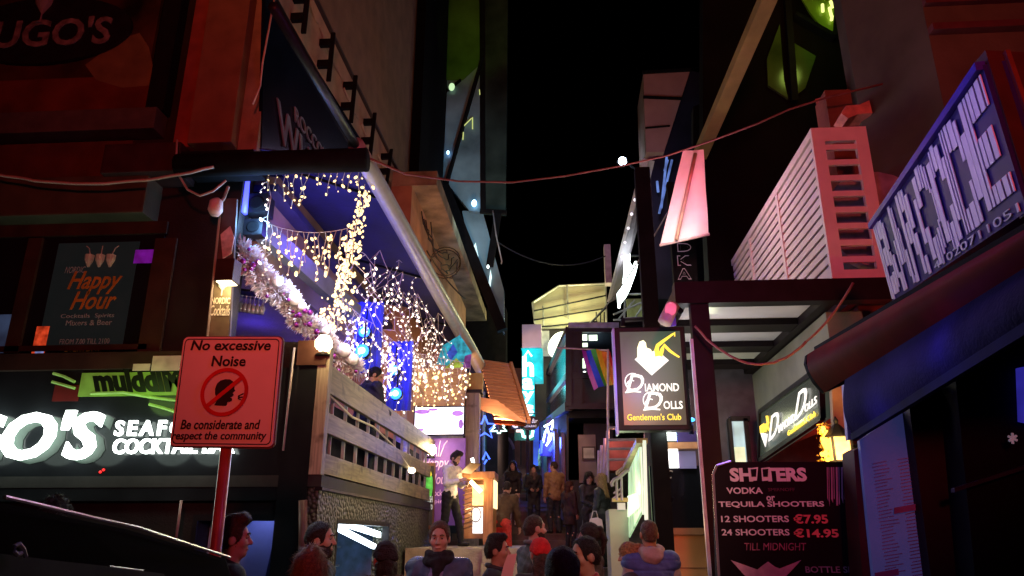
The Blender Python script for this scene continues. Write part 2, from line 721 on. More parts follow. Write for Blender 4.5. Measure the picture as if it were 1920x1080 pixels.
def rotm(yaw=0, pitch=0, roll=0):
    """columns = right, forward, up. yaw turns left, pitch tips the face down"""
    return np.array(Matrix.Rotation(yaw, 3, 'Z') @ Matrix.Rotation(-pitch, 3, 'X') @ Matrix.Rotation(roll, 3, 'Y'))


SKIN = {'fair': (.46, .27, .20), 'tan': (.36, .19, .125), 'dark': (.20, .10, .065)}


def person(label, pos, H=1.75, face=0.0, skin='fair', sex='m', hair='short', haircol=(.025, .016, .01), top=(.02, .02, .025), top_kind='jacket',
           legs=(.02, .022, .03), arms=None, head=(0, 0), lean=0.0, feet=None, near=True, beard=None, group=None, extra=None, vest=None,
           toprough=.6, hem=None, shoes=(.012, .012, .012), face_on=True, twist=0.0, leglabel=None, skirt=None, bulk=1.0, rot=None):
    s = H / 1.75
    wm = 1.0 if sex == 'm' else .88
    h = .0075 if near else .0105
    root = thing('person', label, 'person', pos, group)
    root.rotation_euler = (0, 0, R(face))
    zs_lo, zs_hi = (.016, .0065) if near else (.016, .0095)
    ml, mh = M('skin ' + skin, SKIN[skin], .5, 0, .12, 9), M('hair %.3f %.3f %.3f' % haircol, haircol, .55, 0, .5, 60, .6, 140)
    # skeleton
    hip = np.array((0, 0, .93)) * s
    sl, cl = math.sin(R(lean)), math.cos(R(lean))
    up = np.array((0, sl, cl)); fw = np.array((0, cl, -sl))
    tw = np.array(Matrix.Rotation(R(twist), 3, 'Z'))
    rt = tw @ np.array((1., 0, 0)); fwt = tw @ fw
    waist = hip + up * .14 * s
    chest = hip + up * .36 * s
    shc = hip + up * .487 * s
    nb = hip + up * .555 * s
    hy, hp = R(head[0]), R(head[1])
    HR = rotm(hy + R(twist), hp + R(lean) * .35)
    hc = nb + up * .05 * s + HR @ np.array((0, .018, .115)) * s
    shw = .178 * wm * s * bulk
    sh = {'L': shc - rt * shw, 'R': shc + rt * shw}
    hp_ = {'L': hip - rt * .088 * s, 'R': hip + rt * .088 * s}
    arms = arms or {}
    wr, el = {}, {}
    for sd, sg in (('L', -1), ('R', 1)):
        tgt = np.array(arms.get(sd, (sg * .265 * wm, .06, .80))) * s
        hint = np.array((sg * .55, -.7, -.5)); hint /= np.linalg.norm(hint)
        l1, l2 = .285 * s, .255 * s
        d = tgt - sh[sd]; L = np.linalg.norm(d)
        if L > (l1 + l2) * .995:
            tgt = sh[sd] + d / L * (l1 + l2) * .995; d = tgt - sh[sd]; L = np.linalg.norm(d)
        a = (l1 * l1 - l2 * l2 + L * L) / (2 * L)
        hh = math.sqrt(max(1e-6, l1 * l1 - a * a))
        dn = d / L
        pn = hint - dn * (hint @ dn); pn /= np.linalg.norm(pn)
        el[sd] = sh[sd] + dn * a + pn * hh
        wr[sd] = tgt
    feet = feet or {}
    kn, an = {}, {}
    for sd, sg in (('L', -1), ('R', 1)):
        tgt = np.array(feet.get(sd, (sg * .11, .0 if sg > 0 else .03, .085))) * s
        l1, l2 = .435 * s, .425 * s
        d = tgt - hp_[sd]; L = np.linalg.norm(d)
        if L > (l1 + l2) * .998:
            tgt = hp_[sd] + d / L * (l1 + l2) * .998; d = tgt - hp_[sd]; L = np.linalg.norm(d)
        a = (l1 * l1 - l2 * l2 + L * L) / (2 * L)
        hh = math.sqrt(max(1e-6, l1 * l1 - a * a))
        dn = d / L
        hint = np.array((sg * .1, 1., 0)); pn = hint - dn * (hint @ dn); pn /= np.linalg.norm(pn)
        kn[sd] = hp_[sd] + dn * a + pn * hh
        an[sd] = tgt
    allp = np.array([hip, hc, nb] + list(wr.values()) + list(el.values()) + list(an.values()) + list(kn.values()) + list(sh.values()))
    lo = allp.min(0) - np.array((.22, .22, 0)); hi = allp.max(0) + np.array((.22, .22, .22))
    lo[2] = -.02
    zsplit = float(shc[2] - .12) if near else hi[2]
    if not near:
        zax = np.arange(lo[2], hi[2], .011)
    else:
        zax = np.concatenate((np.arange(lo[2], zsplit, .013), np.arange(zsplit, hi[2], zs_hi)))
    AX = [np.arange(lo[0], hi[0], h), np.arange(lo[1], hi[1], h), zax]

    # ---- the body, one continuous skin
    V = Vox(AX)
    V.cone(hip - rt * .05 * s, hip + rt * .05 * s, .118 * s, .118 * s, .03, (fwt, .85))
    V.cone(hip, chest, .115 * s * wm, .135 * s * wm, .05, (fwt, .74))
    V.cone(chest - rt * .055 * s, chest + rt * .055 * s, .118 * s * wm, .118 * s * wm, .05, (fwt, .8))
    V.cone(sh['L'], sh['R'], .062 * s * wm, .062 * s * wm, .05)
    V.cone(nb - up * .03 * s, hc - HR @ np.array((0, .0, .05)) * s, .062 * s * wm, .053 * s * wm, .035)
    for sd in 'LR':
        sg = -1 if sd == 'L' else 1
        V.cone(sh[sd], el[sd], .056 * s * wm, .04 * s * wm, .025)
        V.cone(el[sd], wr[sd], .041 * s * wm, .026 * s * wm, .015)
        V.cone(hp_[sd], kn[sd], .088 * s, .057 * s, .03)
        V.cone(kn[sd], an[sd], .055 * s, .036 * s, .02)
        V.cone(kn[sd] * .75 + an[sd] * .25 - fwt * .012, kn[sd] * .55 + an[sd] * .45 - fwt * .012, .052 * s, .045 * s, .03)
        ft = an[sd] + np.array((sg * .02, .13 * s, -.045 * s))
        V.cone(an[sd] + np.array((0, -.03, -.04)) * s, ft, .036 * s, .03 * s, .02)
        # hand: palm, four fingers of unequal length, thumb from the side of the palm
        fd = wr[sd] - el[sd]; fd /= np.linalg.norm(fd)
        inn = np.array((-sg * 1., .25, 0)); inn = tw @ inn
        pn = inn - fd * (inn @ fd); pn /= np.linalg.norm(pn)
        sd_ = np.cross(fd, pn); 
        if sd_ @ fwt < 0 and abs(sd_ @ fwt) > .2:
            sd_ = -sd_
        p0 = wr[sd] + fd * .03 * s; p1 = wr[sd] + fd * .085 * s
        for q in (-.024, -.008, .008, .024):
            V.cone(wr[sd] + fd * .015 * s + sd_ * q * .6 * s, p1 + sd_ * q * s, .017 * s, .0135 * s, .008)
        for q, ln in ((-.03, .062), (-.0105, .074), (.0105, .08), (.03, .072)):
            a = p1 + sd_ * q * s
            c1 = a + (fd * .9 + pn * .35) * ln * .5 * s
            c2 = c1 + (fd * .55 + pn * .8) * ln * .5 * s
            V.cone(a, c1, .0105 * s, .0095 * s, .004)
            V.cone(c1, c2, .0095 * s, .0078 * s, .003)
        t0 = wr[sd] + fd * .035 * s + sd_ * .022 * s
        t1 = t0 + (fd * .6 + sd_ * .8 + pn * .25) * .045 * s
        t2 = t1 + (fd * .95 + pn * .35) * .032 * s
        V.cone(t0, t1, .0155 * s, .0125 * s, .006)
        V.cone(t1, t2, .012 * s, .0095 * s, .003)
    hd = lambda x, y, z: hc + HR @ np.array((x, y, z)) * s
    V.ell(hd(0, -.012, .03), np.array((.074, .094, .09)) * s, HR, .02)
    V.ell(hd(0, .02, -.035), np.array((.060, .068, .075)) * s, HR, .03)
    V.ell(hd(0, .052, -.088), np.array((.034, .032, .026)) * s, HR, .025)       # chin
    for sg in (-1, 1):
        V.ell(hd(sg * .04, .056, -.022), np.array((.026, .024, .024)) * s, HR, .02)   # cheek
        V.ell(hd(sg * .031, .088, .013), np.array((.018, .012, .012)) * s, HR, .012, 'sub')
        V.ell(hd(sg * .076, -.012, -.008), np.array((.011, .024, .033)) * s, HR, .006)  # ear
    V.cone(hd(-.03, .074, .034), hd(.03, .074, .034), .014 * s, .014 * s, .014)     # brow
    V.cone(hd(0, .082, .022), hd(0, .106, -.022), .009 * s, .0135 * s, .01)         # nose
    V.ell(hd(-.012, .093, -.026), np.array((.009, .009, .008)) * s, HR, .006)
    V.ell(hd(.012, .093, -.026), np.array((.009, .009, .008)) * s, HR, .006)
    V.ell(hd(0, .082, -.058), np.array((.024, .012, .0065)) * s, HR, .006)          # lips
    V.ell(hd(0, .08, -.068), np.array((.021, .012, .0065)) * s, HR, .005)
    body = V.mesh('body', ml, root)

    if face_on:
        for sg in (-1, 1):
            b = MB().ball(hd(sg * .031, .0765, .012), .0100 * s, 10, 6)
            _loc(b.build('eye', M('eye white', (.26, .23, .21), .3, 0, .05), root, True), root)
            b = MB().ball(hd(sg * .031, .0835, .0115), (.0056 * s, .0045 * s, .0050 * s), 8, 6)
            _loc(b.build('pupil', M('pupil', (.012, .009, .007), .15, 0, .05), root, True), root)
            pts = [hd(sg * x, y, z) for x, y, z in ((.014, .094, .034), (.03, .092, .04), (.046, .08, .034))]
            b = MB().tube(pts, .0042 * s, 6)
            _loc(b.build('eyebrow', mh, root, True), root)
        b = MB().tube([hd(x, y, -.063) for x, y in ((-.021, .084), (-.008, .0935), (.008, .0935), (.021, .084))], .0028 * s, 6)
        _loc(b.build('mouth', M('lips ' + skin, tuple(c * f for c, f in zip(SKIN[skin], (.62, .4, .42))), .45, 0, .05), root, True), root)

    # ---- hair
    hy0 = [AX[0], AX[1], zax[zax > hc[2] - (.62 if hair == 'long' else .34) * s]]
    G = Vox(hy0)
    g = {'buzz': .005, 'fade': .009, 'short': .012, 'quiff': .013}.get(hair, .019)
    up_h = HR @ np.array((0, 0, 1.)); fh = HR @ np.array((0, 1., 0))
    if hair == 'beanie':
        G.ell(hd(0, -.014, .034), np.array((.088, .106, .104)) * s, HR, .0)
        G.cut(-up_h + fh * .12, hd(0, 0, .022))
        G.cone(hd(-.05, -.07, .02), hd(.05, -.07, .02), .03 * s, .03 * s, .02)
        G.mesh('knit_cap', M('cap %.3f %.3f %.3f' % tuple(extra['cap']), extra['cap'], .9, 0, .2, 30, .8, 160), root, .0018, 110)
        G = Vox(hy0)
        G.cone(hd(-.045, -.055, -.03), hd(-.06, -.06, -.22), .035 * s, .03 * s, .02)
        G.cone(hd(.045, -.055, -.03), hd(.06, -.06, -.22), .035 * s, .03 * s, .02)
        G.cone(hd(0, -.075, -.02), hd(0, -.085, -.22), .05 * s, .04 * s, .02)
        G.mesh('hair', mh, root, .003, 60)
    elif hair != 'bald':
        G.ell(hd(0, -.014, .032), np.array((.073 + g, .093 + g, .09 + g * 1.1)) * s, HR, .0)
        if hair in ('short', 'quiff', 'curly', 'fade', 'buzz'):
            G.cone(hd(0, -.06, 0), hd(0, -.06, -.04), .062 * s, .05 * s, .02)
            if hair == 'quiff':
                G.cone(hd(-.035, .05, .125), hd(.035, .05, .125), .034 * s, .034 * s, .03)
                G.cone(hd(0, .04, .125), hd(0, -.03, .12), .045 * s, .04 * s, .03)
            if hair == 'fade':
                G.cone(hd(0, .045, .112), hd(0, -.05, .108), .04 * s, .042 * s, .03)
            if hair == 'curly':
                for _ in range(46):
                    d = RNG.normal(size=3); d /= np.linalg.norm(d)
                    if d[2] > -.2 and not (d[1] > .5 and d[2] < .45):
                        G.ell(hd(d[0] * .085, -.014 + d[1] * .105, .035 + d[2] * .108), np.array((.024, .024, .022)) * s, HR, .006)
            G.ell(hd(0, .090, -.012), np.array((.088, .066, .116)) * s, HR, .008, 'sub')    # face
            G.ell(hd(0, .0, -.135), np.array((.12, .2, .085)) * s, HR, .008, 'sub')      # neck line
            for sg in (-1, 1):
                G.ell(hd(sg * .095, .0, -.012), np.array((.03, .034, .04)) * s, HR, .005, 'sub')
        elif hair in ('bun', 'ponytail'):
            G.ell(hd(0, .082, -.035), np.array((.08, .066, .094)) * s, HR, .01, 'sub')
            G.ell(hd(0, .02, -.15), np.array((.12, .12, .095)) * s, HR, .01, 'sub')
            if hair == 'bun':
                G.ell(hd(0, -.11, .075), np.array((.042, .04, .04)) * s, HR, .01)
            else:
                G.ell(hd(0, -.115, .075), np.array((.03, .03, .03)) * s, HR, .01)
                G.cone(hd(0, -.125, .07), hd(0, -.16, -.03), .03 * s, .034 * s, .015)
                G.cone(hd(0, -.16, -.03), hd(.01, -.14, -.18), .034 * s, .012 * s, .015)
        elif hair == 'long':
            ln = extra.get('len', .3) if extra else .3
            for x, y in ((-.065, -.02), (-.045, -.07), (0, -.088), (.045, -.07), (.065, -.02)):
                e = nb + rt * x * 1.25 * s + fwt * (y * 1.15 - .02) * s + up * (.06 - ln * .55) * s
                G.cone(hd(x, y, .03), hd(x * 1.12, y * 1.05, -.09), .036 * s, .036 * s, .02)
                G.cone(hd(x * 1.12, y * 1.05, -.09), e, .036 * s, .026 * s, .02)
            G.ell(hd(0, .088, -.03), np.array((.06, .066, .098)) * s, HR, .012, 'sub')
            G.cone(hd(0, .07, -.1), hd(0, .09, -.25), .06 * s, .06 * s, .01, None, 'sub')
        ho = G.mesh('hair', mh, root, .003 if hair in ('long', 'curly') else .0016, 75 if hair != 'long' else 40)
        strands(ho, {'long': (.075, .25, 5000), 'curly': (.030, .8, 4200), 'buzz': (.006, .8, 1500), 'fade': (.016, .6, 2600), 'quiff': (.022, .4, 3600)}.get(hair, (.017, .30, 3600)), near, hc)
    if beard:
        B = Vox([AX[0], AX[1], zax[zax > hc[2] - .2 * s]])
        B.ell(hd(0, .022, -.045), np.array((.067, .076, .078)) * s, HR, .0)
        B.ell(hd(0, .055, -.092), np.array((.041, .04, .034)) * s, HR, .02)
        B.cut(up_h + fh * -.25, hd(0, .02, -.03))
        B.ell(hd(0, .1, -.05), np.array((.03, .04, .022)) * s, HR, .006, 'sub')
        B.cut(-fh, hd(0, -.02, 0))
        B.mesh('beard', M('beard %.3f' % beard[0], beard, .8, 0, .4, 60, .5, 140), root, .0012, 90)

    # ---- clothes
    tk = dict(jacket=.024, shirt=.013, coat=.03, puffer=.034, hoodie=.026)[top_kind]
    hemz = (hem if hem is not None else {'jacket': .86, 'shirt': .88, 'coat': .62, 'puffer': .86, 'hoodie': .86}[top_kind]) * s
    mt = M('cloth %.3f %.3f %.3f %.2f' % (*top, toprough), top, toprough, 0, .18, 25, .35, 220)

    def topfield(inf, sleeves, torso=True):
        T = Vox(AX)
        if torso:
            T.cone(hip - rt * .05 * s, hip + rt * .05 * s, .118 * s + inf, .118 * s + inf, .03, (fwt, .86))
            T.cone(hip, chest, .118 * s * wm * bulk + inf, .14 * s * wm * bulk + inf, .06, (fwt, .78))
            T.cone(chest - rt * .055 * s, chest + rt * .055 * s, .12 * s * wm * bulk + inf, .12 * s * wm * bulk + inf, .05, (fwt, .82))
            T.cone(sh['L'], sh['R'], .064 * s * wm + inf, .064 * s * wm + inf, .06)
            if sex == 'f':
                for sg in (-1, 1):
                    T.ell(chest + rt * sg * .065 * s + fwt * .085 * s, np.array((.06, .05, .06)) * s + inf * .4, None, .04)
            T.cone(nb - up * .04 * s, nb + up * .015 * s, .075 * s * wm + inf * .5, .062 * s * wm + inf * .4, .035)
            if hemz < .8 * s:
                T.cone(hip, np.array((hip[0], hip[1], hemz - .05)), .135 * s + inf, .15 * s + inf, .03, (fwt, .85))
        if sleeves:
            for sd in 'LR':
                T.cone(sh[sd], el[sd], .058 * s * wm + inf, .046 * s * wm + inf * .9, .03)
                T.cone(el[sd], wr[sd], .047 * s * wm + inf * .9, .034 * s * wm + inf * .6, .02)
                if torso is False:
                    pass
        return T

    def finish(T, sleeves=True):
        T.cut((0, 0, -1), (0, 0, hemz))
        T.cut(up + fwt * .35, nb + up * .045 * s)
        if sleeves:
            for sd in 'LR':
                fd = wr[sd] - el[sd]; fd /= np.linalg.norm(fd)
                m = .12
                sl_, g_ = T.win(wr[sd] - m, wr[sd] + m)
                if sl_ is None:
                    continue
                d = (g_[0] - wr[sd][0]) * fd[0] + (g_[1] - wr[sd][1]) * fd[1] + (g_[2] - wr[sd][2]) * fd[2]
                near_ = (d > 0).astype(np.float32) * (np.sqrt((g_[0] - wr[sd][0]) ** 2 + (g_[1] - wr[sd][1]) ** 2 + (g_[2] - wr[sd][2]) ** 2) < .09)
                T.F[sl_] = np.where(near_ > 0, np.maximum(T.F[sl_], d.astype(np.float32)), T.F[sl_])
        return T
    wn = {'jacket': (.005, 34), 'shirt': (.0035, 40), 'coat': (.005, 26), 'puffer': (.0, 60), 'hoodie': (.005, 30)}[top_kind]
    if top_kind == 'puffer':
        # quilted sleeveless body over a hooded sweater
        T = finish(topfield(tk, False), False)
        for z in np.arange(hemz + .05, shc[2] + .02, .085):
            sl_, g_ = T.win((AX[0][0], AX[1][0], z - .03), (AX[0][-1] + 1, AX[1][-1] + 1, z + .03))
            if sl_ is not None:
                T.F[sl_] = T.F[sl_] + (.0065 * np.exp(-((g_[2] - z) / .010) ** 2)).astype(np.float32)
        T.mesh('vest', mt, root, .0022, 55)
        under = extra['under']
        S = finish(topfield(.017, True), True)
        S.mesh('hoodie', M('hoodie cloth', under, .9, 0, .15, 25, .3, 220), root, .005, 30)
    else:
        finish(topfield(tk, True), True).mesh({'jacket': 'jacket', 'shirt': 'shirt', 'coat': 'coat', 'hoodie': 'hoodie'}[top_kind], mt, root, *wn)
    ex = extra or {}
    if 'open' in ex:
        K = Vox(AX)
        fo = chest + fwt * .150 * s
        K.cone(nb + fwt * .085 * s - up * .02 * s, fo, .05 * s, .062 * s, .01, (fwt, .5))
        K.cone(fo, hip + fwt * .155 * s, .062 * s, .07 * s, .02, (fwt, .5))
        K.cut((0, 0, -1), (0, 0, .84 * s))
        K.mesh('shirt_front', M('shirt front %.2f' % ex['open'][0], ex['open'], .8, 0, .15, 25, .3, 200), root, .004, 40)
    if 'scarf' in ex:
        K = Vox([AX[0], AX[1], zax[(zax > nb[2] - .25) & (zax < nb[2] + .2)]])
        for i in range(14):
            a0, a1 = 2 * math.pi * i / 14, 2 * math.pi * (i + 1) / 14
            q = lambda a, r, z: nb + up * (z + .008 * math.sin(3 * a)) * s + (rt * math.cos(a) * r + fwt * (math.sin(a) * r * .95 + .01)) * s
            K.cone(q(a0, .085, .035), q(a1, .085, .035), .032 * s, .032 * s, .012)
            K.cone(q(a0, .10, -.012), q(a1, .10, -.012), .036 * s, .036 * s, .012)
        K.cone(nb + fwt * .10 * s - rt * .02, nb + fwt * .125 * s - up * .14 * s, .05 * s, .04 * s, .03)
        K.mesh('scarf', M('scarf %.3f' % ex['scarf'][0], ex['scarf'], .95, 0, .25, 30, .6, 150), root, .004, 45)
    if 'hood' in ex or 'fur' in ex:
        K = Vox([AX[0], AX[1], zax[(zax > nb[2] - .2) & (zax < nb[2] + .25)]])
        if 'hood' in ex:
            for i in range(12):
                a0, a1 = math.pi * (.85 + 1.3 * i / 12), math.pi * (.85 + 1.3 * (i + 1) / 12)
                q = lambda a: nb + up * (.035 + .03 * math.sin(a)) * s + (rt * math.cos(a) * .088 + fwt * (math.sin(a) * .088)) * s
                K.cone(q(a0), q(a1), .036 * s, .036 * s, .02)
            K.ell(nb - fwt * .10 * s - up * .01 * s, np.array((.10, .055, .075)) * s, None, .03)
            K.mesh('hood', M('hoodie cloth', ex.get('under', ex['hood']), .9, 0, .15, 25, .3, 220), root, .005, 40)
        else:
            for i in range(14):
                a0, a1 = 2 * math.pi * i / 14, 2 * math.pi * (i + 1) / 14
                q = lambda a: nb + up * (.005) * s + (rt * math.cos(a) * .12 + fwt * (math.sin(a) * .11)) * s
                K.cone(q(a0), q(a1), .045 * s, .045 * s, .02)
            K.mesh('fur_collar', M('fur', ex['fur'], .95, 0, .5, 50, 1.0, 120), root, .009, 95)
    if 'collar' in ex:
        K = Vox([AX[0], AX[1], zax[(zax > nb[2] - .1) & (zax < nb[2] + .12)]])
        for i in range(14):
            a0, a1 = 2 * math.pi * i / 14, 2 * math.pi * (i + 1) / 14
            q = lambda a: nb + up * (.03 - .02 * math.sin(a)) * s + (rt * math.cos(a) * .077 + fwt * (math.sin(a) * .077)) * s
            K.cone(q(a0), q(a1), .02 * s, .02 * s, .006)
        K.mesh('collar', M('collar %.3f' % ex['collar'][0], ex['collar'], .7, 0, .15, 25), root, .001, 40)
    # trousers
    T = Vox(AX)
    inf = .014
    T.cone(hip - rt * .05 * s, hip + rt * .05 * s, .118 * s + inf, .118 * s + inf, .03, (fwt, .86))
    T.cone(hip, waist, .118 * s * wm + inf, .112 * s * wm + inf, .03, (fwt, .8))
    for sd in 'LR':
        T.cone(hp_[sd], kn[sd], .09 * s + inf, .06 * s + inf, .03)
        T.cone(kn[sd], an[sd], .058 * s + inf, .042 * s + inf, .02)
        if sex == 'f' or lean > 15:
            T.ell(hp_[sd] - fwt * .05 * s - up * .03 * s, np.array((.085, .085, .085)) * s, None, .04)
    T.cut((0, 0, 1), (0, 0, float((hip + up * .1 * s)[2])))
    T.cut((0, 0, -1), (0, 0, min(an['L'][2], an['R'][2]) - .02))
    T.mesh('trousers', M('trouser cloth %.3f %.3f %.3f' % legs, legs, .75, 0, .2, 30, .3, 200), root, .004, 36, label=leglabel)
    if skirt:
        K = Vox(AX)
        K.cone(hip + up * .05 * s, hip - np.array((0, 0, .38)) * s, .13 * s, .2 * s, .02, (fwt, .85))
        K.cut((0, 0, -1), (0, 0, .56 * s)); K.cut((0, 0, 1), (0, 0, 1.0 * s))
        K.mesh('skirt', M('denim', skirt, .8, 0, .3, 20, .3, 200), root, .006, 24)
    for sd in 'LR':
        sg = -1 if sd == 'L' else 1
        K = Vox(AX)
        ft = an[sd] + np.array((sg * .02, .135 * s, -.042 * s))
        K.cone(an[sd] + np.array((0, -.035, -.038)) * s, ft, .046 * s, .04 * s, .02)
        K.cone(an[sd] + np.array((0, 0, .03)) * s, an[sd] - np.array((0, 0, .02)) * s, .047 * s, .05 * s, .02)
        K.cut((0, 0, -1), (0, 0, float(an[sd][2] - .083 * s)))
        K.mesh('shoe', M('shoe leather', shoes, .4, 0, .15, 20), root)
    return root


def _loc(o, root):
    """mesh given in the person's own frame: undo the world offset that build() took away"""
    me = o.data
    me.transform(Matrix.Translation(root.location))
    return o
# ------------------------------------------------------------------ shared materials
m_black = M('black paint', (.010, .010, .012), .45, 0, .3, 8, .1, 60, spec=.2)
m_blackmat = M('black matt', (.006, .006, .007), .8, 0, .3, spec=.08)
m_gloss = M('black gloss panel', (.012, .014, .016), .12, 0, .2, 3)
m_dkwall = M('dark render', (.014, .010, .009), .7, 0, .35, 3, .3, 40)
m_brown = M('brown boards', (.028, .013, .008), .6, 0, .4, 4, .2, 50)
m_grey = M('grey trim', (.06, .06, .05), .6, 0, .25, 5, .2, 40)
m_olive = M('olive beam', (.05, .05, .03), .55, 0, .3, 3, .2, 40)
m_pillar = M('painted pillar', (.17, .095, .05), .6, 0, .15, 4, .15, 30)
m_cream = M('cream render', (.22, .135, .08), .8, 0, .18, 2.5, .35, 35)
m_steel = M('brushed steel', (.55, .53, .48), .28, .9, .12, 9, .05, 80)
m_white = M('white paint', (.78, .77, .75), .45, 0, .06, 5)
m_cable = M('grey cable', (.32, .26, .22), .7, 0, .15)
m_redcable = M('red brown cable', (.28, .12, .09), .7, 0, .15)
m_warm = E('warm bulb', (1, .70, .30), 2.4, False)
m_cool = E('white bulb', (1, .84, .66), 2.6, False)
m_whiteneon = E('white letter light', (.9, 1, .93), 5.5)
m_bluelamp = E('blue lamp lens', (.02, .15, 1), 5, False)
m_wire = M('pale wire', (.6, .5, .42), .6, 0, .1)
m_glassdk = M('dark window glass', (.008, .009, .012), .06, 0, .2, 2)

# ------------------------------------------------------------------ ground and stairs
g = MB().box((-220, -220, -.3), (220, 9.5, 0))
struct(g.build('street', M('paving', (.06, .055, .05), .5, 0, .3, 2, .3, 30)))
st = MB()
for i in range(30):
    st.box((-2.56, 9.5 + .8 * i, -.3), (7, 34 if i == 29 else 9.5 + .8 * (i + 1), .15 * (i + 1)))
    st.box((-2.56, 9.47 + .8 * i, .15 * (i + 1) - .035), (7, 9.497 + .8 * i, .15 * (i + 1) + .003))
struct(st.build('stairs', M('stair stone', (.11, .085, .065), .55, 0, .3, 4, .3, 40)))
g = MB().box((-220, 34, -.3), (220, 260, 4.5))
struct(g.build('ground', M('far ground', (.05, .045, .04), .8)))


def stair_z(Y):
    return 0 if Y < 9.5 else .15 * (int((Y - 9.5) / .8) + 1)


# ================================================================== LEFT: seafood bar with its facade across the street end
YF = 8.0
bar = thing('bar_building', 'dark two storey cocktail bar facade with lit white letters and red pillar', 'building', (-6, YF, 0))
XB = -2.57
# ground floor wall in pieces round the blue lit opening
ox0, ox1, oz0, oz1 = yrect(366, 976, 530, 1080, YF)
fx0, fx1, fz0, fz1 = yrect(0, 697, 530, 940, YF)
w = MB()
w.box((-14, YF, 0), (ox0, YF + .3, fz0)); w.box((ox1, YF, 0), (XB - .12, YF + .3, P(570, 660, Y=YF).z)); w.box((ox0, YF + .001, oz1), (ox1, YF + .3, fz0)); w.box((ox0, YF, 0), (ox1, YF + .3, .5))
w.box((-14, YF, fz0), (P(446, 420, Y=YF).x, YF + .3, 15)); w.box((P(446, 420, Y=YF).x, YF, fz0), (ox1, YF + .3, P(500, 642, Y=YF).z))
w.build('wall', m_dkwall, bar)
op = MB().box((ox0 - .5, YF + .62, .3), (XB - .3, YF + .68, 2.25)).build('room_back', M('blue room wall', (.36, .38, .5), .7, 0, .2, 2), bar)
MB().slab([(ox0 + .5, YF + .5, .5), (ox1 - .05, YF + .5, .5), (ox1 - .05, YF + .5, 1.45), (ox0 + .65, YF + .5, 1.62)], (0, .05, 0)).build('partition', M('dark blue board', (.05, .06, .12), .5), bar)
lamp('room_light', (ox1 - .4, YF + .42, 1.95), (.26, .32, 1), 5, .1, parent=bar)
fr = MB()
for (a, b) in (((ox0 - .05, oz1), (ox1 + .05, oz1 + .06)), ((ox0 - .05, .5), (ox0, oz1)), ((ox1, .5), (ox1 + .05, oz1))):
    fr.box((a[0], YF - .03, a[1]), (b[0], YF - .002, b[1]))
fr.box((ox0 + .28, YF + .02, .5), (ox0 + .36, YF + .08, oz1))
fr.build('opening_frame', m_black, bar)
# fascia with the lit letters
fa = MB().box((-14, YF - .10, fz0), (P(560, 800, Y=YF).x, YF - .003, fz1)).build('fascia', m_gloss, bar)
ptext("HUGO'S", -262, 772, 192, 864, m_whiteneon, bar, YF - .17, shear=.18, bold=.03, depth=.04, name='lit_letters')
ptext("SEAFOOD", 218, 788, 420, 817, m_whiteneon, bar, YF - .15, bold=.02, space=1.35, depth=.03, name='lit_letters')
ptext("COCKTAIL BAR", 214, 822, 442, 851, m_whiteneon, bar, YF - .15, bold=.02, depth=.03, name='lit_letters')
ptext("HUGO'S", -244, 777, 208, 871, M('letter back plate', (.03, .05, .04), .4), bar, YF - .105, shear=.18, bold=.03, depth=.003, name='letter_return')
for x in (-90, 30, 130, 260, 340):
    lamp('letter_glow', P(x, 822, Y=YF - .45), (.8, 1, .88), 5, .25, parent=bar)
# reflection of green script neon in the gloss strip, imitated by glowing parts
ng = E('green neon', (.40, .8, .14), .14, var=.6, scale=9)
gp = ybox('reflected_board', 150, 698, 345, 742, YF - .125, .02, E('green reflection board', (.30, .62, .08), .11, var=1.0, scale=5), bar)
ptext("mulddlM", 172, 690, 350, 736, M('dark script', (.004, .008, .003), .5), bar, YF - .135, bold=.05, shear=-.45, depth=.004, name='script')
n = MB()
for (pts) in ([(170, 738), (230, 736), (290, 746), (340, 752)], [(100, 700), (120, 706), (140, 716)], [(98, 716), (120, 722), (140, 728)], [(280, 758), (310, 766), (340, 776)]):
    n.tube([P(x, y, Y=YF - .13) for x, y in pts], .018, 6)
n.build('neon_tube', ng, bar)  # glowing strokes of the imitated reflection
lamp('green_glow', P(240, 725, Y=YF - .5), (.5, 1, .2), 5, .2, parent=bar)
ybox('red_panel', 100, 722, 148, 752, YF - .115, .01, M('red board', (.10, .01, .008), .5), bar)
for x, y in ((188, 885), (194, 881)):
    MB().ball(P(x, y, Y=YF - .11), .014).build('indicator', E('red led', (1, .02, .02), 2.0, False), bar)
# strip with pale stickers, sill
ybox('sill', -400, 664, 338, 695, YF - .16, .15, m_brown, bar)
ybox('sticker', 285, 667, 338, 695, YF - .166, .004, M('pale label', (.5, .4, .36), .6), bar)
ybox('sticker', 249, 682, 281, 695, YF - .166, .004, M('pale label', (.5, .4, .36), .6), bar)
# window band
win = ybox('window', -420, 448, 290, 660, YF - .05, .04, m_glassdk, bar)
f = MB()
for a in ((-420, 430, 318, 452), (282, 452, 322, 664), (40, 452, 66, 664), (-420, 654, 282, 664)):
    x0, x1, z0, z1 = yrect(*a, YF)
    f.box((x0, YF - .09, z0), (x1, YF - .051, z1))
f.build('window_frame', m_brown, win)
po = ybox('poster', 90, 455, 245, 655, YF - .058, .006, M('black poster', (.010, .012, .014), .3, 0, .3, 5, emit=(.02, .03, .03), es=.2), bar)
mo = M('orange print', (.32, .10, .015), .6, emit=(.8, .2, .02), es=.025)
mg = M('grey print', (.22, .22, .21), .6, emit=(.5, .5, .5), es=.015)
ptext("Happy", 128, 508, 228, 552, mo, po, YF - .065, shear=.35, bold=.015, depth=.003)
ptext("Hour", 134, 546, 218, 580, mo, po, YF - .065, shear=.35, bold=.015, depth=.003)
ptext("Cocktails  Spirits", 114, 588, 214, 598, mg, po, YF - .065, depth=.002)
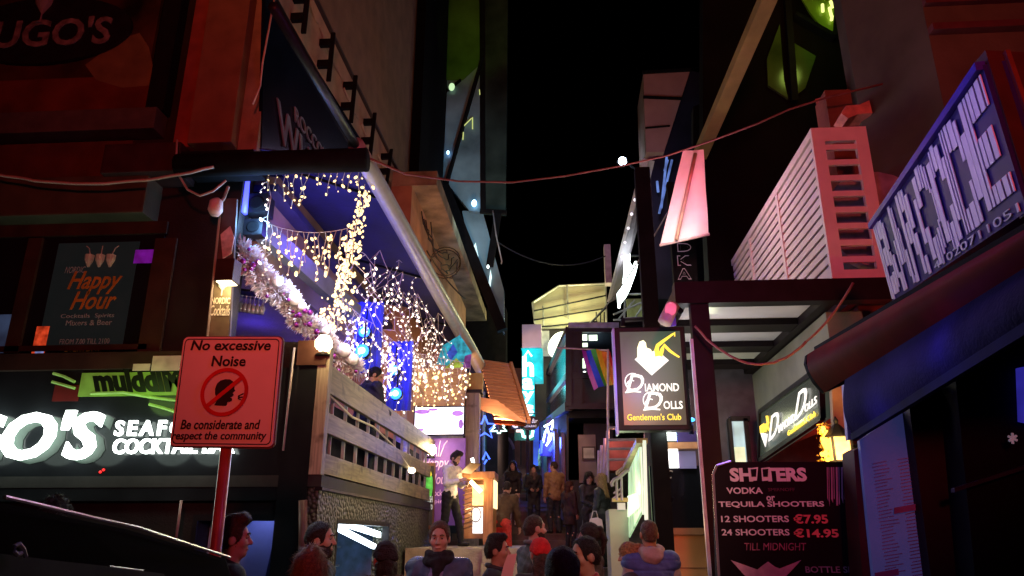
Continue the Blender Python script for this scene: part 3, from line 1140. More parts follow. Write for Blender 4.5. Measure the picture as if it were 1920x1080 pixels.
ptext("Mixers & Beer", 124, 600, 210, 610, mg, po, YF - .065, depth=.002)
ptext("FROM 7.00 TILL 2100", 112, 635, 205, 645, mg, po, YF - .065, depth=.002)
ptext("EVERYDAY", 122, 650, 190, 659, M('dim gold print', (.2, .16, .03), .6, emit=(.5, .4, .02), es=.02), po, YF - .065, depth=.002)
ptext("NORDIC", 122, 500, 160, 512, mg, po, YF - .065, depth=.002, shear=.3)
g_ = MB()
for k in range(3):
    x = 172 + k * 16
    c = P(x + (k - 1) * 4, 486, Y=YF - .066)
    g_.lathe(c, [(.012, -.10), (.05, -.02), (.055, .05), (.048, .05), (.01, -.02)], 10)
    g_.tube([c + Vector((0, 0, .05)), c + Vector((.03 * (k - 1), 0, .14)), c + Vector((.07 * (k - 1), 0, .17))], .006, 5)
g_.build('printed_glass', M('sepia print', (.28, .22, .17), .6, emit=(.5, .4, .3), es=.03), po)
ybox('purple_reflection', 252, 468, 298, 493, YF - .06, .006, E('purple reflection glow', (.22, .01, .42), .35, var=.5, scale=9), bar)  # glowing patch imitates a purple reflection in the window
ybox('drink_sticker', 64, 612, 88, 662, YF - .06, .006, E('red orange can print', (.75, .07, .02), .5, var=.7, scale=14), bar)
ybox('drink_sticker', 66, 652, 82, 662, YF - .066, .004, E('blue print', (.3, .4, .9), .5, var=.5, scale=20), bar)
ybox('street_reflection', -60, 590, 34, 662, YF - .06, .006, E('blue reflection glow', (.06, .10, .2), .22, var=.9, scale=3), bar)  # blue reflection painted as a glowing patch on the glass
# beam, boards, dark box
x0, x1, z0, z1 = yrect(-420, 362, 300, 430, YF)
box('beam', (x0, YF - .35, z0), (x1, YF - .004, z1), m_olive, bar, .02)
ybox('boards', -420, 275, 240, 358, YF - .06, .055, M('red brown boards', (.06, .024, .014), .7, 0, .35, 3, .3, 30), bar)
ybox('vent_box', 192, 268, 335, 322, YF - .45, .44, M('dark red box', (.03, .012, .012), .6), bar, .02)
# the ledge and the printed board over it
x0, x1, z0, z1 = yrect(-420, 236, 310, 274, YF)
box('ledge', (x0, YF - .28, z0), (x1, YF - .004, z1), m_grey, bar, .015)
x0, x1, z0, z1 = yrect(-420, -130, 304, 232, YF)
bd = box('printed_board', (x0, YF - .12, z0), (x1, YF - .065, z1), M('food photo print', (.035, .018, .010), .45, 0, .85, 1.6), bar)
f = MB()
xa, xb, _, _ = yrect(304, 0, 345, 230, YF)
f.box((xa, YF - .18, z0 - .02), (xb - .06, YF - .004, z1 + 1.2))
f.box((x0, YF - .16, z0 - .03), (xa, YF - .005, z0 + .0))
f.build('board_frame', m_blackmat, bd)
# the picture's big orange band and pale plate
px0, px1, pz0, pz1 = yrect(-420, 165, 302, 228, YF)
box('printed_band', (px0, YF - .125, pz0), (px1, YF - .121, pz1), M('orange print band', (.10, .032, .014), .5, 0, .5, 1.5), bd)
pts = [P(x, y, Y=YF - .124) for x, y in ((160, 122), (190, 100), (230, 72), (262, 62), (280, 90), (290, 140), (285, 160), (230, 165), (180, 150))]
MB().slab(pts, (0, -.004, 0)).build('printed_plate', M('plate print', (.13, .11, .045), .5, 0, .3, 3), bd)
ce = P(88, 60, Y=YF - .14)
rx = P(248, 60, Y=YF - .14).x - ce.x
rz = abs(P(88, 0, Y=YF - .14).z - ce.z)
ov = MB().slab([ce + Vector((rx * math.cos(a), 0, rz * math.sin(a))) for a in np.linspace(0, 2 * math.pi, 48, endpoint=False)], (0, -.05, 0)).build('oval_sign', M('black oval', (.008, .007, .009), .4), bd)
ptext("HUGO'S", -62, 36, 208, 88, M('worn white letters', (.13, .13, .125), .7, 0, .6, 9), ov, YF - .196, bold=.02, depth=.012)
x = P(82, 12, Y=YF - .2)
MB().lathe(x + Vector((0, 0, -.1)), [(.05, -.18), (.012, -.16), (.012, -.02), (.10, .12), (.12, .22), (.10, .24), (.015, .0)], 12).build('printed_glass', M('worn grey print', (.16, .15, .15), .7), ov)

# red pillar at the corner, standing on the gutter beam
zb = P(400, 290, Y=YF).z
xa = P(340, 290, Y=YF).x; xb = P(372, 290, Y=YF).x; xc = P(452, 290, Y=YF).x; xd = P(488, 290, Y=YF).x
pl = MB().box((xb, YF - .3, zb), (xc, YF + .25, 14)).build('pillar', m_pillar, bar, bevel=.01)
MB().box((xa, YF - .22, zb), (xb - .002, YF - .003, 14)).build('pilaster', M('pilaster paint', (.20, .05, .03), .6, 0, .3, 4), bar)
MB().box((xc + .002, YF - .12, zb - .02), (xd, YF + .35, 14)).build('corner_post', M('tan corner boards', (.24, .18, .12), .7, 0, .3, 4, .2), bar)
# gutter beam across the front of the terrace
xg0 = P(335, 303, Y=YF - .5).x; xg1 = P(688, 305, Y=YF - .5).x; zg = P(520, 305, Y=YF - .5).z
MB().tube([(xg0, YF - .5, zg), (xg1, YF - .5, zg)], .14, 16).build('gutter_beam', m_blackmat, bar, True)
MB().box((xg0, YF - .48, zg + .02), (P(470, 303, Y=YF - .5).x, YF - .02, zg + .2)).build('beam_bracket', m_blackmat, bar)

# loose cables on the facade
c = MB()
c.tube(catenary(P(-60, 312, Y=YF - .55), P(400, 313, Y=YF - .62), .22, 24, .006), .018, 6)
tag(c.build('cable', m_cable, None, True), 'thin pale cable sagging along the dark facade over the window', 'cable')
c = MB()
c.tube([P(x, y, Y=YF - .55) for x, y in ((332, 262), (331, 290), (336, 330), (352, 356), (375, 367), (400, 358), (424, 338))], .014, 6)
tag(c.build('cable', m_cable, None, True), 'pale cable looping from red pillar down to the poster post', 'cable')
c = MB()
c.tube([P(x, y, Y=YF - .4) for x, y in ((514, 0), (503, 60), (492, 120), (488, 160), (474, 195))], .012, 6)
tag(c.build('cable', M('pale cord', (.5, .36, .28), .7), None, True), 'pale cord hanging down the tan edge of the red pillar', 'cable')

# ================================================================== LEFT: the side wall up the street
XW = -3.75
sw = thing('side_building', 'tall tan rendered wall above the terrace with a row of black brackets', 'building', (-5, 12, 0))
zt0 = 5.55
yE = P(768, 300, X=XW).y
# tan wall panels
MB().box((-9, YF + .36, 4.9), (XW, yE, 26)).build('wall', m_cream, sw)
ye2 = P(835, 200, X=XW + .25).y
MB().box((-9, yE + .002, 3.0), (XW + .25, ye2, 26)).build('dark_column', M('black cladding', (.003, .003, .004), .8, spec=.05), sw)
# dark glass bay with the whisky lettering
ya, yb = P(486, 170, X=XW).y, P(700, 300, X=XW).y
p0 = [P(488, 320, X=XW + .05), P(700, 330, X=XW + .05), P(690, 300, X=XW + .05), P(500, 30, X=XW + .05), P(470, 30, X=XW + .05)]
MB().slab([P(482, 330, X=XW + .03), P(705, 345, X=XW + .03), P(676, 268, X=XW + .03), P(506, 0, X=XW + .03), P(492, -40, X=XW + .03)], (.05, 0, 0)).build('dark_glass_bay', M('navy glass', (.004, .008, .018), .2, 0, .3, 2, spec=.12), sw)
ml_ = M('grey wall letters', (.16, .21, .25), .6)
text("WHISKY", P(520, 258, X=XW + .09), P(640, 430, X=XW + .09), P(518, 182, X=XW + .09), ml_, sw, out=(1, 0, 0), depth=.02, bold=.01)
text("ROCCO'S", P(552, 228, X=XW + .09), P(612, 312, X=XW + .09), P(551, 198, X=XW + .09), ml_, sw, out=(1, 0, 0), depth=.02)
MB().slab([P(508, -10, X=XW + .012), P(703, 330, X=XW + .012), P(757, 345, X=XW + .012), P(588, -10, X=XW + .012)], (.012, 0, 0)).build('lintel_band', M('pale lintel', (.42, .27, .16), .8, 0, .2, 3, .3, 30), sw)
# black edge of the bay, and the upper drip edge line
e = MB()
e.beam(P(505, -10, X=XW + .1), P(700, 330, X=XW + .1), .09, .12)
e.build('bay_edge', m_black, sw)
e = MB()
e.beam(P(588, -10, X=XW + .05), P(757, 345, X=XW + .05), .06, .05)
e.build('drip_edge', M('dark drip', (.03, .018, .012), .6), sw)
e = MB()
for (a, b) in (((580, 0), (597, 44)), ((600, 52), (640, 145)), ((645, 165), (672, 222)), ((678, 232), (702, 284)), ((708, 290), (734, 342))):
    e.tube(catenary(P(*a, X=XW + .05), P(*b, X=XW + .05), .05, 6), .016, 5)
e.build('wall_cable', M('pale brown wire', (.4, .27, .17), .7), sw)
for (xx, yt, ybm) in ((575, -20, 62), (622, 62, 152), (664, 142, 230), (700, 212, 292), (731, 280, 344), (757, 340, 388)):
    a, b = P(xx + 3, yt, X=XW + .22), P(xx - 6, ybm, X=XW + .22)
    br = MB().beam(a, b, .035, .07, (1, 0, 0)).build('bracket', m_blackmat, sw)
    for t in (.22, .66):
        q = a.lerp(b, t)
        ft = MB().box((XW + .002, q.y - .05, q.z - .06), (XW + .2, q.y + .03, q.z + .06))
        ft.build('standoff', m_blackmat, br)

# ------------------------------------------------------------------ terrace: floor, rails, stone base, awning
XT = -2.3
z1_, z2_, z3_, z4_, z5_, z6_ = [P(610, y, X=XB).z for y in (676, 732, 770, 810, 850, 889)]
YB0 = P(606, 800, X=XB).y
YE = P(814, 880, X=XB).y
ter = thing('terrace', 'weathered wooden terrace railing above a pebble dashed base wall with lit window', 'terrace', (XB, 11, 0))
mwood = wood_mat('weathered boards', (.12, .098, .05), (.27, .225, .125), .5, 3, 'Y')
mwoodz = wood_mat('weathered post', (.17, .145, .10), (.34, .30, .22), .5, 3, 'Z')
for (za, zb_) in ((z2_, z1_), (z4_, z3_), (z6_, z5_)):
    MB().box((XB - .06, YB0 + .13, za), (XB, YE, zb_)).build('rail_board', mwood, ter, bevel=.008)
MB().box((XB - .12, YB0, z6_ - .02), (XB + .012, YB0 + .128, P(610, 640, X=XB).z)).build('corner_post', mwoodz, ter, bevel=.008)
MB().box((XB - .14, YE + .004, z6_ - .1), (XB + .014, YE + .14, z1_ + .05)).build('end_post', mwoodz, ter, bevel=.008)
for k in range(12):
    y = YB0 + .5 + k * .55
    if y < YE - .1:
        MB().box((XB - .10, y, z6_ - .04), (XB - .062, y + .03, z2_ + .02)).build('baluster', M('pale bars', (.3, .3, .28), .5), ter)
MB().box((-6.2, YB0 + .02, z6_ - .14), (XB + .02, YE + .3, z6_ - .022)).build('floor_slab', M('slab edge', (.02, .02, .018), .6), ter)
MB().box((XB - .34, YB0 + .2, z6_ - .02), (XB - .30, YE, z2_ + .05)).build('gap_shade', M('dark gap sheet', (.010, .008, .016), .8, spec=.1), ter)  # dark sheet added behind the rails so the gaps look shaded
# stone base with window opening
wy0, wy1 = P(632, 1000, X=XB).y, P(731, 1000, X=XB).y
wz = P(640, 972, X=XB).z
mp_ = pebble_mat('pebble dash', (.025, .028, .021), (.12, .125, .085))
s_ = MB()
s_.box((XB - .25, YB0 + .06, 0), (XB - .01, wy0, z6_ - .142)); s_.box((XB - .25, wy1, 0), (XB - .01, YE + .25, z6_ - .142)); s_.box((XB - .25, wy0, wz), (XB - .01, wy1, z6_ - .142)); s_.box((XB - .25, wy0, 0), (XB - .01, wy1, .6))
s_.build('base_wall', mp_, ter)
MB().box((XB - .05, YB0 + .04, z6_ - .175), (XB + .03, YE + .2, z6_ - .143)).build('base_trim', m_black, ter)
fr = MB()
fr.box((XB - .1, wy0, wz - .06), (XB - .005, wy1, wz - .001)); fr.box((XB - .1, wy0, .6), (XB - .006, wy0 + .05, wz - .06)); fr.box((XB - .1, wy1 - .05, .6), (XB - .006, wy1, wz - .06))
bw = fr.build('window_frame', m_black, ter)
MB().box((XB - 1.3, wy0 - .4, .4), (XB - 1.25, wy1 + 1.5, 2.2)).build('window_back', M('shop back wall', (.40, .52, .80), .5, 0, .5, 2.5), bw)
MB().box((XB - 1.25, wy0 - .4, 2.0), (XB - .26, wy1 + 1.5, 2.05)).build('shop_ceiling', M('shop ceiling', (.7, .75, .8), .6), bw)
MB().box((XB - 1.25, wy1 + 1.45, .4), (XB - .26, wy1 + 1.5, 2.0)).build('shop_side', M('shop side', (.30, .45, .75), .6, 0, .3), bw)
t = MB()
t.beam(P(634, 977, X=XB - .16), P(727, 1008, X=XB - .16), .05, .07); t.beam(P(634, 990, X=XB - .16), P(702, 1025, X=XB - .16), .05, .06)
t.build('tube_light', E('cold tube', (.75, .9, 1), 9), bw)
sh_ = MB()
for z in (.85, 1.15, 1.42):
    sh_.box((XB - 1.24, wy0, z), (XB - .95, wy1 + .8, z + .03))
sh_.build('shelf', M('pale shelf', (.4, .5, .65), .4), bw)
lamp('shop_light', (XB - .7, (wy0 + wy1) / 2 + .4, 1.7), (.36, .6, 1), 95, .3, parent=bw)
# front dark panel beside the corner post
MB().box((P(536, 800, Y=YF - .05).x, YF - .12, 0), (XB - .125, YF - .005, P(560, 660, Y=YF).z)).build('front_panel', m_gloss, ter)
MB().box((XB - .35, YF - .16, P(580, 690, Y=YF).z), (XB - .02, YF - .122, P(580, 645, Y=YF).z)).build('lamp_shelf', M('dark stained shelf', (.07, .03, .02), .5), ter)
# drain pipe
tag(MB().tube([P(568, 1085, Y=YF - .2), P(568, 938, Y=YF - .2)], .045, 10).build('drain_pipe', M('red brown pipe', (.16, .07, .06), .4), None, True), 'thin brown drain pipe on the dark wall beside pebbled base', 'pipe')
tag(MB().tube([P(531, 845, Y=YF - .2), P(552, 652, Y=YF - .2)], .012, 6).build('conduit', M('pale conduit', (.4, .36, .34), .5), None, True), 'thin pale conduit running down the dark panel beside noise sign', 'pipe')
tag(MB().tube([P(330, 1012, Y=YF - .3), P(340, 938, Y=YF - .3)], .013, 6).build('antenna', M('pink grey rod', (.4, .3, .28), .4), None, True), 'thin upright aerial rod behind the dark car roof', 'rod')

# terrace room: back wall, ceiling
room = thing('bar_interior', 'purple and blue lit bar room behind the wooden terrace railing', 'bar room', (-5, 12, z6_))
zc = 5.75
m_room = M('purple room wall', (.022, .016, .09), .7, 0, .4, 2)
MB().box((-6.4, YF + .31, z6_ - .02), (-6.3, YE + .4, zc)).build('wall', m_room, room)
MB().box((-6.3, YE + .05, z6_ - .02), (-3.2, YE + .15, zc)).build('end_wall', M('warm end wall', (.40, .30, .24), .7, 0, .3, 2), room)
MB().box((-6.3, YF + .31, zc), (XW + .2, YE + .4, zc + .1)).build('ceiling', M('dark ceiling', (.025, .02, .06), .6, 0, .3, 2), room)
for k in range(5):
    y = YF + 1.5 + k * 1.4
    MB().box((-6.29, y, z6_), (-6.15, y + .35, zc)).build('wall_panel', M('blue gloss panel', (.02, .025, .30), .4), room)
MB().box((-5.9, YF + 2, z6_), (-5.3, YE - 1, z6_ + 1.1)).build('bar_counter', M('dark counter', (.05, .035, .03), .35), room)
bt = MB()
for k in range(46):
    y = YF + 2.2 + k * .1
    bt.lathe((-6.05, y, z6_ + 1.55), [(.035, 0), (.035, .18), (.012, .24), (.012, .31)], 6)
bt2 = bt.build('bottles', M('bottle glass', (.2, .22, .15), .1), room)
bt2['kind'] = 'stuff'
MB().box((-6.2, YF + 2, z6_ + 1.5), (-5.9, YE - 1, z6_ + 1.545)).build('bottle_shelf', M('dark shelf', (.05, .04, .04), .5), room)
# wooden menu wall and picture at the far end
ybox('menu_board', 775, 690, 872, 762, YE - .06, .05, wood_mat('warm boards', (.30, .17, .08), (.5, .32, .16), .6, 3, 'X'), room)
for (y, z, xx) in ((YF + 1.3, 4.7, -5.2), (YF + 3.4, 4.6, -5.0), (YF + 5.3, 4.4, -4.8)):
    lamp('blue_wash', (xx, y, z), (.04, .03, 1), 22, .2, parent=room)
lamp('blue_wash', (XB - .6, YF + 1.0, 5.3), (.12, .08, 1), 40, .2, parent=room)
for (x_, y_, X_, w_) in ((690, 600, -3.1, 14), (772, 440, -2.7, 9), (748, 700, -3.0, 12), (600, 420, -3.3, 2), (470, 400, -4.0, 5)):
    lamp('blue_wash', P(x_, y_, X=X_) + Vector((0, 0, -.25)), (.03, .05, 1), w_, .1, parent=room)
lamp('violet_wash', (-3.6, YE - 2.0, 4.6), (.4, .2, 1), 16, .25, parent=room)
lamp('warm_wash', (-3.0, YE - .9, 4.6), (1, .72, .36), 26, .2, parent=room)

# lights of the awning: silver front tube, cloth underside, ribs
aw = thing('awning', 'long awning with silver front tube running along the terrace', 'awning', (XT, 12, 5))
a0, a1 = P(690, 312, X=XT), P(930, 742, X=XT)
dirv = (a1 - a0).normalized()
far_end = a1
near = a0 - dirv * 3.0
MB().tube([a0 - dirv * .55] + [a0.lerp(a1, q_ / 8) for q_ in range(9)], .095, 18, True, .215).build('front_tube', M('grey tube', (.34, .32, .27), .42, .35, .12, 6), aw, True)
MB().tube([P(512, 12, X=XT), a0 - dirv * .56], .045, 12).build('side_arm', m_black, aw, True)
MB().lathe(a1, [(.214, 0), (.19, .06), (.08, .10)], 18, 'Y').build('end_cap', M('grey tube', (.34, .32, .27), .42, .35, .12, 6), aw, True)
cl = MB()
cl.slab([a0 + Vector((-.02, 0, .05)), a1 + Vector((-.02, 0, .05)), Vector((XW + .01, a1.y, a1.z + .30)), Vector((XW + .01, a0.y, a0.z + .30))], (0, 0, .015))
cl.build('cloth', M('dark awning cloth', (.012, .008, .055), .8, 0, .25, 2, .2, 20), aw)
for k in range(5):
    t = (k + .3) / 5
    p = a0.lerp(a1, t)
    MB().beam(p + Vector((-.05, 0, .03)), Vector((XW + .02, p.y - .8, p.z + .22)), .03, .04).build('rib', m_black, aw)

gk = thing('glass_rack', 'rack of hanging wine glasses under the tinsel garland', 'glass rack', P(468, 560, Y=YF + .7))
MB().beam(P(440, 548, Y=YF + .7), P(500, 556, Y=YF + .7), .35, .03).build('rail', m_black, gk)
for k in range(7):
    for q_ in range(2):
        c_ = P(446 + k * 8, 552 + k, Y=YF + .58 + .2 * q_)
        MB().lathe(c_, [(.03, -.01), (.006, -.02), (.006, -.09), (.032, -.12), (.036, -.17), (.028, -.22)], 10).build('wine_glass', M('clear glass shine', (.25, .25, .28), .06, .4, .1), gk, True)
lamp('rack_light', P(470, 585, Y=YF + .25), (1, .85, .7), 1.5, .03, parent=gk)
# beam of the terrace window and garland
gb = MB().beam(P(492, 432, Y=YF + .3), P(668, 590, Y=YF + 2.6), .14, .26).build('metal_beam', M('grey metal channel', (.13, .125, .12), .5, .2, .2, 4), room)
ga0, ga1 = P(446, 470, Y=YF + .12), P(668, 700, Y=YF + 1.3)
gar = thing('garland', 'white tinsel garland with purple and silver baubles over the railing', 'garland', ga0.lerp(ga1, .5))
tin = MB()
dg = (ga1 - ga0)
for k in range(9000):
    t = random.random()
    if .56 < t < .60:
        continue
    r = .17 * (1 - .25 * t)
    d = Vector((random.gauss(0, 1), random.gauss(0, 1), random.gauss(0, 1))).normalized()
    c_ = ga0 + dg * t + d * r * random.random() ** .5
    c_.z += .04 * math.sin(t * 21)
    l = d * random.uniform(.035, .075) + Vector((0, 0, random.uniform(-.02, .02)))
    sd = l.cross(Vector((random.random(), random.random(), random.random()))).normalized() * .016
    tin.add([c_ - sd, c_ + sd, c_ + l], [(0, 1, 2)])
tin.build('tinsel', M('white tinsel', (.8, .78, .85), .35, 0, .1, 9), gar)
mpb = M('purple bauble', (.22, .03, .22), .12, .5, .2)
mwb = M('pearl bauble', (.82, .8, .84), .15, .1, .05)
for k in range(34):
    t = random.random()
    MB().ball(ga0 + dg * t + Vector((random.uniform(-.06, .1), -.12 + random.uniform(-.06, .02), random.uniform(-.17, .10))), random.choice((.024, .03, .036)), 10, 8).build('bauble', mpb, gar, True)
for t, r in ((.30, .07), (.44, .085), (.5, .06), (.70, .055), (.86, .09), (.94, .075)):
    MB().ball(ga0 + dg * t + Vector((.08, -.14, .06)), r, 14, 10).build('bauble', mwb, gar, True)
lamp('garland_light', ga0 + dg * .12 + Vector((.1, -.25, .5)), (.2, .5, 1), 30, .1, parent=gar)
lamp('garland_light', ga0 + dg * .55 + Vector((.1, -.5, .35)), (.58, .64, 1), 34, .1, parent=gar)
lamp('garland_light', ga0 + dg * .9 + Vector((.25, -.45, .3)), (.95, .85, .85), 14, .1, parent=gar)


# ------------------------------------------------------------------ corner lamp, stage lamps, speakers
def lantern_glow(label, p, r, watts, col=(1, .74, .36), group=None, s=30):
    t = thing('table_lamp', label, 'lamp', p, group)
    MB().lathe(p, [(r * .9, -r * 1.5), (r * .9, -r * 1.3), (r * .25, -r * 1.2), (r * .25, -r * .9)], 12).build('base', m_black, t)
    MB().lathe(p, [(r * .5, -r * .9), (r, -r * .4), (r * 1.05, r * .3), (r * .6, r), (r * .2, r * 1.1)], 14).build('globe', E('lamp globe %.2f' % s, (1, .8, .45), s, False), t, True)
    lamp('lamp_light', p + Vector((.14, -.28, .05)), col, watts, .08, parent=t)
    return t


lantern_glow('glowing round lamp on the corner post of the wooden railing', P(607, 645, Y=YF - .15), .09, 22)
for (x, y, Y, s_, lb) in ((679, 658, 10.2, .10, 'upper of two blue spotlights close to the dark haired man on the terrace'), (683, 622, 10.8, .09, 'blue spotlight under the fairy lights, farthest from the railing'),
                          (742, 738, 12.2, .10, 'blue spotlight between the bent dark haired man and the television'), (739, 694, 12.8, .09, 'blue spotlight half hidden in the dense icicle lights')):
    p = P(x, y, Y=Y)
    t = thing('spotlight', lb, 'spotlight', p, 'blue spotlights in the bar')
    MB().lathe(p, [(s_ * 1.05, .0), (s_ * 1.15, .05), (s_ * .8, .22), (s_ * .3, .26)], 14, 'Y').build('housing', m_black, t, True)
    MB().lathe(p, [(s_ * .3, -.025), (s_ * .85, -.02), (s_, -.004)], 14, 'Y').build('lens', m_bluelamp, t, True)
    MB().ball(p + Vector((0, -.03, 0)), (s_ * .55, .02, s_ * .5), 12, 8).build('lamp_core', E('blue white core', (.35, .75, 1), 5, False), t, True)
    lamp('spot_glow', p + Vector((0, -.18, .02)), (.015, .05, 1), 20, .05, parent=t)
    MB().tube([p + Vector((0, .1, .05)), p + Vector((0, .1, .45))], .015, 6).build('yoke', m_black, t)
for (x0_, y0_, x1_, y1_, lb) in ((462, 362, 500, 398, 'black loudspeaker under the gutter beam beside blue light, the upper one'), (455, 410, 492, 440, 'black loudspeaker just above the white tinsel garland end')):
    a = yrect(x0_, y0_, x1_, y1_, YF + .15)
    t = thing('loudspeaker', lb, 'loudspeaker', ((a[0] + a[1]) / 2, YF + .2, a[2]), 'loudspeakers over the garland')
    box('cabinet', (a[0], YF + .15, a[2]), (a[1], YF + .4, a[3]), m_black, t, .015)
    MB().lathe(((a[0] + a[1]) / 2, YF + .149, (a[2] + a[3]) / 2), [((a[3] - a[2]) * .38, 0), ((a[3] - a[2]) * .3, -.012), (.02, -.004)], 16, 'Y').build('cone', m_blackmat, t)
tag(MB().tube([P(462, 322, Y=YF + .1), P(456, 400, Y=YF + .1)], .05, 10).build('blue_tube_light', E('blue tube', (.05, .06, 1), 4), None, True), 'upright blue tube light beside the loudspeakers at terrace corner', 'tube light')

for (a_, Y_, lb_) in (((664, 566, 716, 700), 11.15, 'blue lit curtain added for glow behind the two upper spotlights'), ((726, 640, 772, 770), 13.0, 'blue lit curtain added for glow behind the lower spotlights beside the television')):  # blue sheets added to catch light as halos of the spotlights
    q_ = yrect(*a_, Y_)
    cm_ = MB()
    n_ = 14
    vs_, fs_ = [], []
    for k in range(n_ + 1):
        x_ = q_[0] + (q_[1] - q_[0]) * k / n_
        yy_ = Y_ + .03 * math.sin(k * 1.9)
        vs_ += [(x_, yy_, q_[2]), (x_, yy_, q_[3])]
    for k in range(n_):
        fs_.append((2 * k, 2 * k + 2, 2 * k + 3, 2 * k + 1))
    cm_.add(vs_, fs_)
    tag(cm_.build('backdrop', M('blue curtain', (.06, .08, .55), .8, 0, .2, 5), None, True), lb_, 'backdrop', 'added blue backdrops of the terrace bar')
    lamp('backdrop_light', ((q_[0] + q_[1]) / 2, Y_ - .35, q_[3] - .3), (.015, .035, 1), 11, .05)  # added lamp that makes the blue sheet glow

# ------------------------------------------------------------------ poster post at the terrace corner
pp = thing('poster_post', 'narrow board with cocktail poster and downlight at the terrace corner', 'poster board', P(410, 640, Y=YF - .12))
x0, x1, z0, z1 = yrect(394, 372, 437, 640, YF - .14)
MB().slab([(P(387, 640, Y=YF - .14)), (P(430, 640, Y=YF - .14)), (P(444, 372, Y=YF - .14)), (P(414, 372, Y=YF - .14))], (0, .04, 0)).build('board', M('dark brown board', (.09, .07, .06), .5), pp)
MB().slab([P(392, 632, Y=YF - .146), P(428, 632, Y=YF - .146), P(434, 535, Y=YF - .146), P(404, 520, Y=YF - .146)], (0, -.006, 0)).build('poster', M('dark gold poster', (.20, .16, .10), .4, 0, .3, 5), pp)
mm = M('cream print', (.85, .75, .5), .5, emit=(1, .8, .5), es=.2)
text("NORDIC", P(396, 570, Y=YF - .156), P(431, 570, Y=YF - .156), P(397, 558, Y=YF - .156), mm, pp, out=(0, -1, 0), depth=.003, bold=.02)
text("Cocktails", P(394, 592, Y=YF - .156), P(431, 592, Y=YF - .156), P(395, 572, Y=YF - .156), mm, pp, out=(0, -1, 0), depth=.003, shear=.3, bold=.01)
MB().lathe(P(417, 540, Y=YF - .158), [(.006, -.09), (.006, -.03), (.05, .02), (.055, .06), (.01, .0)], 10).build('printed_glass', mm, pp)
MB().slab([P(418, 486, Y=YF - .15), P(434, 476, Y=YF - .15), P(440, 446, Y=YF - .15), P(432, 424, Y=YF - .15), P(414, 440, Y=YF - .15)], (0, -.008, 0)).build('notice', M('pink notice', (.6, .5, .5), .6, 0, .35, 12), pp)
x0, x1, z0, z1 = yrect(408, 488, 442, 528, YF - .3)
dl = box('downlight', (x0, YF - .36, z0), (x1, YF - .16, z1), m_brown, pp, .01)
box('diffuser', (x0 + .02, YF - .34, z0 - .012), (x1 - .02, YF - .18, z0 - .002), E('warm diffuser', (1, .8, .45), 7), dl)
lamp('downlight_beam', ((x0 + x1) / 2, YF - .3, z0 - .06), (1, .75, .38), 5, .04, parent=pp)
MB().tube([P(388, 640, Y=YF - .17), P(413, 395, Y=YF - .17)], .014, 6).build('edge_cable', m_cable, pp)
sp = thing('floodlight', 'small pink grey floodlight hanging above the cocktail poster post', 'floodlight', P(402, 385, Y=YF - .3))
MB().lathe(P(404, 392, Y=YF - .3), [(.03, .14), (.075, .10), (.085, -.02), (.05, -.08)], 12).build('housing', M('pale pink housing', (.5, .34, .32), .45), sp, True)
MB().tube([P(406, 390, Y=YF - .28), P(420, 372, Y=YF - .2), P(428, 350, Y=YF - .15)], .02, 6).build('arm', m_cable, sp)


# ------------------------------------------------------------------ fairy lights
def lights(label, drops, r, mat, group='fairy light strings on the terrace', main=None, name='fairy_lights', wr=.005, strands=True):
    """drops: list of polylines with bulbs at their nodes"""
    c = drops[0][0]
    t = thing(name, label, 'fairy lights', c, group)
    wmb = MB()
    for d in ([main] if main else []) + (drops if strands else []):
        if len(d) > 1:
            wmb.tube(d, wr, 4, False)
    wmb.build('wire', m_wire, t)
    me = None
    nb_ = 0
    for d in drops:
        for q in d[1:]:
            if nb_ >= 100:
                break
            if me is None:
                b = MB().ball(c, (r * .62, r * .62, r * 1.0), 8, 6).build('bulb', mat, t, True)
                me = b.data
            else:
                b = bpy.data.objects.new('bulb', me)
                COL.objects.link(b)
                b.parent = t
            s = random.choice((.6, .75, .9, 1.1, 1.25, 1.6))
            b.scale = (s, s, s)
            b.location = q + Vector((random.uniform(-.03, .03), random.uniform(-.03, .03), random.uniform(-.03, .01))) - c
            b.rotation_euler = (random.uniform(-1, 1), random.uniform(-1, 1), 0)
            nb_ += 1
    return t


def drop(p, length, step=.09, wob=.03):
    out = [Vector(p)]
    q = Vector(p)
    while (p.z - q.z) < length:
        q = q + Vector((random.uniform(-wob, wob), random.uniform(-wob, wob), -random.uniform(.7, 1.3) * step))
        out.append(q.copy())
    return out


m1 = catenary(P(500, 418, Y=YF + .05), P(662, 425, Y=YF + .05), .10, 16)
lights('icicle lights on a sagging wire over the white garland', [drop(p, random.uniform(.22, .62), .1) for p in m1[1:]], .021, m_warm, main=m1)
m2 = [P(x, 318, Y=YF + .25) for x in range(505, 700, 13)]
lights('warm icicle lights hanging just below the black gutter beam', [drop(p, random.uniform(.12, .5), .1, .04) for p in m2], .018, m_warm, main=m2)
m3 = [P(x, y, Y=YF + .1) for x, y in ((503, 340), (508, 370), (502, 405), (500, 440), (497, 470), (496, 500))]
lights('bluish white lights wound down beside the two black loudspeakers', [[p + Vector((random.uniform(-.04, .04), 0, 0)), p + Vector((random.uniform(-.08, .08), -.02, -.05)), p + Vector((random.uniform(-.06, .06), -.03, -.1)), p + Vector((random.uniform(-.09, .05), -.03, -.14))] for p in m3], .018, m_cool, main=m3)
